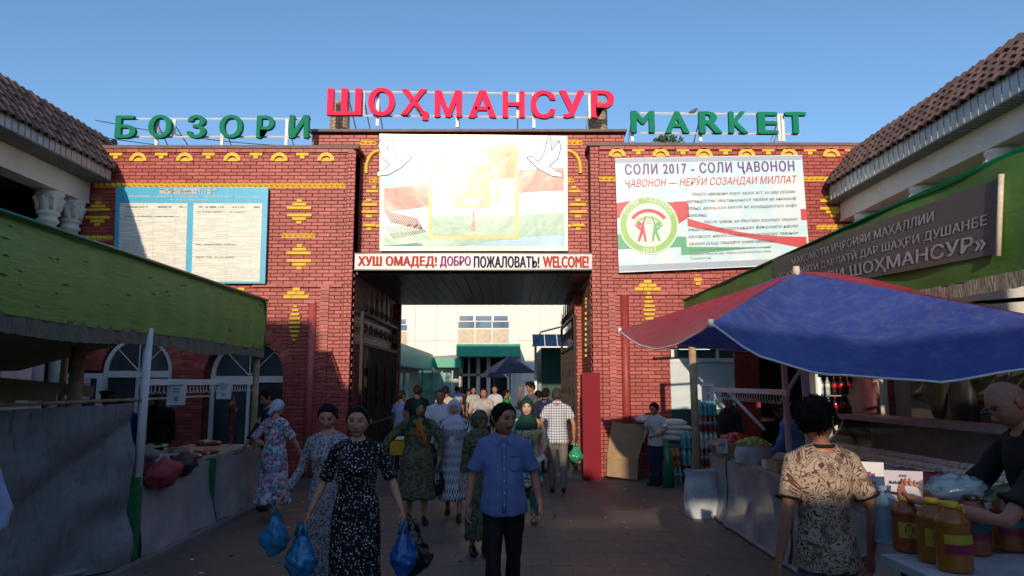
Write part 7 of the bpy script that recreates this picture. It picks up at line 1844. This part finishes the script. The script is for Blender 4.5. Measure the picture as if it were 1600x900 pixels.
# bald vendor, far right
pb_, i13 = person(2.84, 3.72, R(-97), 1.90, 'vendor with shaved head and sunglasses leaning over the bottles in a black T-shirt', (.46, .20, .12), False, 1.05, lean=R(17), head=(R(0), R(12)), hair='shaved', top=C_BLACK, bottom=C_CHAR, shoes=SHB, sleeve=.8, collar=False, arms={'R': ((.17, -.16, .66), (.10, -.27, .73)), 'L': ((.15, -.20, .68), (.06, -.33, .75))}, curl=(1.1, 1.1), seed=13)
m = MB(); HMx = i13['HM']
for s in (-1, 1):
    m.tube([HMx @ v3(s*.030, -.104, .012), HMx @ v3(s*.031, -.106, .002)], [(.028, .006), (.024, .005)], BLACKP, 10, up=(0, 0, 1)); m.tube([HMx @ v3(s*.058, -.092, .016), HMx @ v3(s*.078, -.03, .020), HMx @ v3(s*.080, .02, .012)], .003, STEEL, 5)
m.tube([HMx @ v3(-.03, -.106, .014), HMx @ v3(.03, -.106, .014)], .004, BLACKP, 5); m.build('sunglasses', pb_)
# boy with the printed T-shirt
pb2, i14 = person(PX(1018, 13.0), 13.0, R(-38), 1.46, 'boy in pale T-shirt with dark slanted print standing by the cardboard', (.40, .2, .13), False, .92, head=(R(-15), R(14)), hair='short', top=C_TEE, bottom=C_NAVY, shoes=SHB, collar=False, arms={'L': ((.17, .0, .67), (.06, -.15, .60)), 'R': ((.14, .02, .65), (.11, -.08, .56))}, curl=(.9, .6), seed=14, lod=1, sleeve=.75)
me = text_me('CARGO', M('black_tee_print', (.02, .02, .02)), 1, 0, 0, 0, 2); me = fit(me, -.11, .11, -.028, .028); q = link('shirt_print', me, pb2, (.0, -.165, 1.0), (0, R(48), 0)); q.scale = (1, 1, 1)
m = MB(); m.tube([v3(0, 0, 0), v3(.02, .02, .4), v3(-.02, .03, .80)], [(.10, .06), (.085, .05), (.04, .03)], GREENP, 10); tag(m.build('green_wrapped_post', loc=(PX(1036, 12.7), 12.7, 0)), 'dark green wrapped post in front of the boy', 'post')
# vendors on the right
person(3.35, 11.0, R(-70), 1.70, 'black haired vendor in dark clothes behind the hook rail by the white door', (.2, .1, .07), False, 1.0, hair='thick', top=C_BLACK, bottom=C_BLACK, shoes=SHB, sleeve=1.6, head=(R(10), R(20)), seed=15, lod=1)
person(3.75, 9.35, R(-120), 1.62, 'vendor in light blue shirt bending behind the produce counter', (.2, .1, .07), False, 1.05, hair='short', top=C_LBLUE, bottom=C_BLACK, shoes=SHB, sleeve=1.8, lean=R(18), head=(0, R(25)), arms={'L': ((.15, -.1, .66), (.1, -.2, .62)), 'R': ((.15, -.1, .66), (.1, -.2, .62))}, seed=16, lod=1)
person(4.1, 8.6, R(-150), 1.42, 'vendor in dark grey shirt sitting low behind the umbrella pole', (.22, .11, .07), False, 1.1, hair='short', top=C_DGREY, bottom=C_BLACK, shoes=SHB, lean=R(10), seed=17, lod=1)
# left stall people
person(-5.45, 10.2, R(12), 1.70, 'dark haired butcher in blue vest behind the meat counter', (.22, .10, .065), False, 1.05, hair='short', top=C_DBLUE, bottom=C_BLACK, shoes=SHB, lean=R(24), head=(0, R(20)), arms={'L': ((.16, -.10, .66), (.1, -.22, .62)), 'R': ((.16, -.10, .66), (.1, -.2, .62))}, seed=18, lod=1, collar=False)
person(-5.65, 11.4, R(20), 1.72, 'person in black with dark hair standing behind the first hanging paper', (.15, .08, .05), False, 1.05, hair='short', top=C_BLACK, bottom=C_BLACK, shoes=SHB, sleeve=1.8, seed=19, lod=1)
person(PX(181, 10.6), 10.6, R(25), 1.70, 'uniformed man in a dark peaked cap with red band behind the grey sheet', (.2, .1, .06), False, 1.0, hair='short', scarf=('cap', C_BLACK, C_RED), top=C_BLACK, bottom=C_BLACK, shoes=SHB, sleeve=1.8, seed=20, lod=1)
ple, i21 = person(PX(-34, 4.6), 4.6, R(20), 1.56, 'person in pale blue shirt holding a red bundle beside the grey sheet', (.42, .22, .15), False, 1.05, fat=1.1, hair='short', top=C_PBLUE, bottom=C_CHAR, shoes=SHB, sleeve=1.5, arms={'L': ((.15, .0, .65), (.145, -.08, .50))}, curl=(1.2, .5), seed=21, lod=0)
# beyond the gate
person(PX(757, 16.8), 16.8, R(-4), 1.70, 'man in pale grey T-shirt and dark jeans walking out of the courtyard', (.36, .18, .12), False, 1.05, hair='short', top=C_GREYW, bottom=C_NAVY, shoes=SHB, legs=(.06, -.08), arms={'R': ((.17, .01, .65), (.20, .03, .52))}, seed=22, lod=2, sleeve=.6)
m = MB(); m.box((.3, 14.5, 0), (1.1, 15.2, .12), M('concrete_kerb', (.22, .2, .18)))
person(PX(829, 15.2), 15.2, R(-62), 1.86, 'tall man in dark grey green T-shirt holding a hand to his face', (.36, .18, .12), False, 1.05, hair='thick', top=C_DGREY, bottom=C_NAVY, shoes=SHB, head=(0, R(12)), arms={'R': ((.13, -.10, .68), (.03, -.12, .86)), 'L': ((.14, -.05, .66), (.06, -.16, .68))}, curl=(.9, .9), seed=23, lod=1, collar=False)
person(PX(851, 14.6), 14.6, R(150), 1.72, 'man in navy shirt and dark cap seen from behind near the right gate leaf', (.3, .15, .1), False, 1.12, hair='short', top=C_NAVY, bottom=C_BLACK, shoes=SHB, scarf=None, sleeve=.95, seed=24, lod=1)
person(PX(840, 15.9), 15.9, R(170), 1.66, 'person in brown and white striped knit between the tall man and the navy shirt', (.3, .15, .1), True, .95, hair='bun', top=C_STRIPE, bottom=C_BLACK, shoes=SHB, sleeve=1.7, seed=25, lod=2)
person(PX(791, 20), 20, R(100), 1.64, 'person in bright green jacket beneath the purple parasol', (.4, .2, .13), True, 1.15, hair='bun', top=C_LIME, bottom=C_CHAR, shoes=SHB, sleeve=1.8, seed=26, lod=2)
person(PX(774, 21.5), 21.5, R(-15), 1.74, 'man in pale shirt standing just left of the green jacket', (.38, .2, .13), False, 1.0, hair='short', top=C_WHITE, bottom=C_CHAR, shoes=SHB, seed=27, lod=2)
person(PX(698, 16.5), 16.5, R(172), 1.76, 'man in cream and navy shirt seen from behind, above the white shirted man', (.36, .18, .12), False, 1.05, hair='short', top=C_TAN, bottom=C_NAVY, shoes=SHB, seed=28, lod=2)
person(PX(655, 14.8), 14.8, R(190), 1.78, 'man in black T-shirt with dark hair from behind, by the left gate leaf', (.25, .13, .08), False, 1.08, hair='thick', top=C_BLACK, bottom=C_BLACK, shoes=SHB, seed=29, lod=2)
person(PX(630, 15.3), 15.3, R(140), 1.66, 'person in pale blue shirt by the stall inside the left gate leaf', (.25, .13, .08), False, 1.0, hair='short', top=C_PBLUE, bottom=C_CHAR, shoes=SHB, seed=30, lod=2)
person(PX(741, 23.5), 23.5, R(10), 1.68, 'distant man in grey shirt and dark trousers left of the pale grey T-shirt', (.36, .18, .12), False, 1.0, hair='short', top=C_GREYW, bottom=C_BLACK, shoes=SHB, seed=32, lod=2)
person(PX(733, 25.5), 25.5, R(30), 1.60, 'distant woman in black with a shoulder bag', (.36, .18, .12), True, 1.0, hair='bun', dress=C_BLACK, hem=.2, shoes=SHB, seed=33, lod=2)
person(PX(722, 27), 27, R(-20), 1.66, 'distant man in brown jacket in the middle of the courtyard', (.36, .18, .12), False, 1.0, hair='short', top=C_TAN, bottom=C_CHAR, shoes=SHB, sleeve=1.7, seed=34, lod=2)
person(PX(714, 26), 26.4, R(160), 1.70, 'distant man in pale blue shirt walking away, left of the brown jacket', (.3, .15, .1), False, 1.0, hair='short', top=C_PBLUE, bottom=C_CHAR, shoes=SHB, seed=35, lod=2)

# ================================================================== carried bags
def bagmat(name, c, al=.85): return clear_mat(name, c, al, .22, .8)
B_BLUE = bagmat('blue_carrier_plastic', (.01, .12, .42)); B_BLACK = bagmat('black_carrier_plastic', (.008, .008, .012), .95); B_LB = bagmat('sky_blue_carrier_plastic', (.02, .24, .48), .85); B_RED = bagmat('red_white_carrier_plastic', (.55, .10, .09), .9); B_GRN = bagmat('green_carrier_plastic', (.03, .34, .16), .85); B_PINK = bagmat('pink_carrier_plastic', (.50, .13, .16), .95); B_CLR = bagmat('clear_carrier_plastic', (.5, .5, .5), .5)
def carrier(top_, w, d, h, mat, label, seed=0, rz=0, fill=None, name='carrier_bag'):
    """full bag hanging from two handles at the point top_"""
    o = empty(name, top_, rz, label, 'carrier bag'); m = MB(); n = 30
    def f(u, v):
        a = 2*math.pi*u; z_ = -h+h*.78*v
        prof = (min(1, .55+2.2*v)**.8)*(1-.80*(max(0, v-.35)/.65)**1.1)
        cr = 1+.07*math.sin(a*9+seed+v*4)*(.2+v)+.30*mnoise.noise(Vector((math.cos(a)*1.6+seed, math.sin(a)*1.6, v*2.6)))+.22*abs(mnoise.noise(Vector((math.cos(a)*4+seed, math.sin(a)*4, v*6))))+.06*math.sin(v*22+a*3)
        return (w/2*prof*cr*math.cos(a), d/2*prof*cr*math.sin(a), z_-.02*(1-math.cos(a*2))*(v < .1))
    m.grid(f, 40, 18, mat); n = 40; m.add([f(i/n, 0) for i in range(n)], [tuple(range(n))[::-1]], mat, True); m.build('pouch', o)
    for s in (-1, 1):
        m = MB(); p0 = Vector((s*w*.14, 0, -h*.27)); m.tube([p0, Vector((s*w*.10, .0, -h*.12)), Vector((s*.012, 0, .005))], [(w*.10, .008), (w*.05, .008), (.014, .008)], mat, 8, up=(0, 1, 0)); m.build('strap', o)
    if fill:
        for (c, r_, fm_, nm_) in fill:
            q = MB(); q.ball((0, 0, 0), r_, fm_, 12, 8, (1, .8, 1.1)); tag(q.build(nm_, loc=Vector(top_)+Vector(c)), '%s seen through the %s' % (nm_.replace('_', ' '), label.split(',')[0]), 'goods')
    return o
def wrist(o, inf, nm, d=.085): s0, e, wr = inf['A'][nm]; return world_pt(o, wr+(wr-e).normalized()*d)
hpt = wrist(pw1, i1, 'R'); carrier(hpt+v3(-.0, -.03, 0), .21, .17, .34, B_LB, 'sky blue carrier bag hanging from the dotted dress woman\'s hand, viewer\'s left', 1)
carrier(hpt+v3(-.05, .07, 0), .20, .16, .36, B_GRN if 0 else bagmat('dark_teal_carrier_plastic', (.01, .10, .16)), 'dark teal carrier bag behind the sky blue one', 2)
hpt = wrist(pw1, i1, 'L'); carrier(hpt+v3(.0, -.05, 0), .19, .16, .34, B_BLUE, 'deep blue carrier bag held in front of the black one', 3)
carrier(hpt+v3(.05, .05, 0), .27, .2, .35, B_BLACK, 'black carrier bag held by the dotted dress woman', 4)
p = at(655, 868, 5.9); lump(p, (.085, .07, .05), B_PINK, 'pink_bundle', 'small pink bundle hanging under the black carrier bag', 'bundle', 3)
p = at(641, 890, 5.9); carrier(p+v3(0, 0, .12), .10, .08, .24, P_IKAT, 'small white and purple patterned pouch below the pink bundle', 5, name='cloth_pouch')
hpt = wrist(pw2, i2, 'R'); carrier(hpt, .23, .17, .36, B_LB, 'blue carrier bag with a green melon held by the woman in grey', 6)
hpt = wrist(pc, i9, 'L'); carrier(hpt+v3(0, -.04, 0), .20, .14, .27, B_RED, 'clear and red carrier bag in the plaid shirted man\'s left hand', 7)
hpt = wrist(pc, i9, 'R'); carrier(hpt+v3(.02, -.04, 0), .24, .16, .28, B_GRN, 'green carrier bag in the plaid shirted man\'s right hand', 8)
hpt = wrist(pi_, i7, 'R'); carrier(hpt+v3(-.02, .04, 0), .22, .14, .5, B_BLACK, 'black carrier bag hanging beside the ikat dress', 9)
hpt = wrist(ple, i21, 'L'); carrier(hpt, .16, .14, .22, B_RED, 'red bundle in the hand of the person at the left edge', 10)
hpt = wrist(ph, i8, 'L', .10); m = MB(); m.box((-.036, -.005, -.07), (.036, .005, .07), BLACKP); m.box((-.033, -.0062, -.066), (.033, -.0052, .066), M('white_phone_back', (.7, .7, .7), .3)); tag(m.build('mobile_phone', loc=hpt+v3(0, -.03, 0), rot=(R(-30), R(60), 0)), 'white mobile phone held by the woman in the green hijab', 'phone')
hpt = wrist(pb_, i13, 'R', .10); m = MB(); m.box((-.05, -.06, -.02), (.05, .06, .02), PAPER); tag(m.build('paper_packet', loc=hpt+v3(-.03, 0, 0), rot=(0, .3, .6)), 'folded white paper packet in the vendor\'s hand', 'packet')
# yellow-clothed table inside the left gate leaf
m = MB(); m.box((-2.35, 12.95, .50), (-2.0, 13.45, .78), M('yellow_cloth', (.45, .30, .02), .8)); m.box((-2.38, 12.9, .785), (-1.95, 13.5, .80), PAPER); m.box((-2.33, 12.97, 0), (-2.28, 13.02, .5), BLACKP); m.box((-2.07, 12.97, 0), (-2.02, 13.02, .5), BLACKP); m.box((-2.33, 13.38, 0), (-2.28, 13.43, .5), BLACKP); m.box((-2.07, 13.38, 0), (-2.02, 13.43, .5), BLACKP); tag(m.build('small_table', loc=(.1, .3, 0)), 'small table under yellow cloth inside the left side of the gateway', 'table')
m = MB(); m.box((-.2, -.15, 0), (.2, .15, .30), CARD); tag(m.build('carton', loc=(-3.0, 12.6, 0)), 'open brown carton on the ground behind the woman in grey', 'box')
m = MB(); m.box((-.22, -.12, 0), (.22, .12, .25), DKTEAL); tag(m.build('dark_crate', loc=(-2.95, 12.6, .30)), 'dark green crate standing on the brown carton', 'crate')

# litter and stains: scraps on the paving
m = MB(); rl = random.Random(4)
for i in range(160):
    x, y = rl.uniform(-3.6, 2.6), rl.uniform(4.5, 13.5); a = rl.random()*6.28; w_ = rl.uniform(.012, .04)
    q = [(x+w_*math.cos(a+k*1.57)*(1 if k % 2 else .6), y+w_*math.sin(a+k*1.57)*(1 if k % 2 else .6), .004+.012*rl.random()*(k == 2)) for k in range(4)]
    m.add(q, [(0, 1, 2, 3)], rl.choice((PAPER, CARD, TANSHEET, C_BLACK)))
tag(m.build('ground_litter'), 'small scraps of paper, card and peel scattered over the paving', 'litter', kind='stuff')
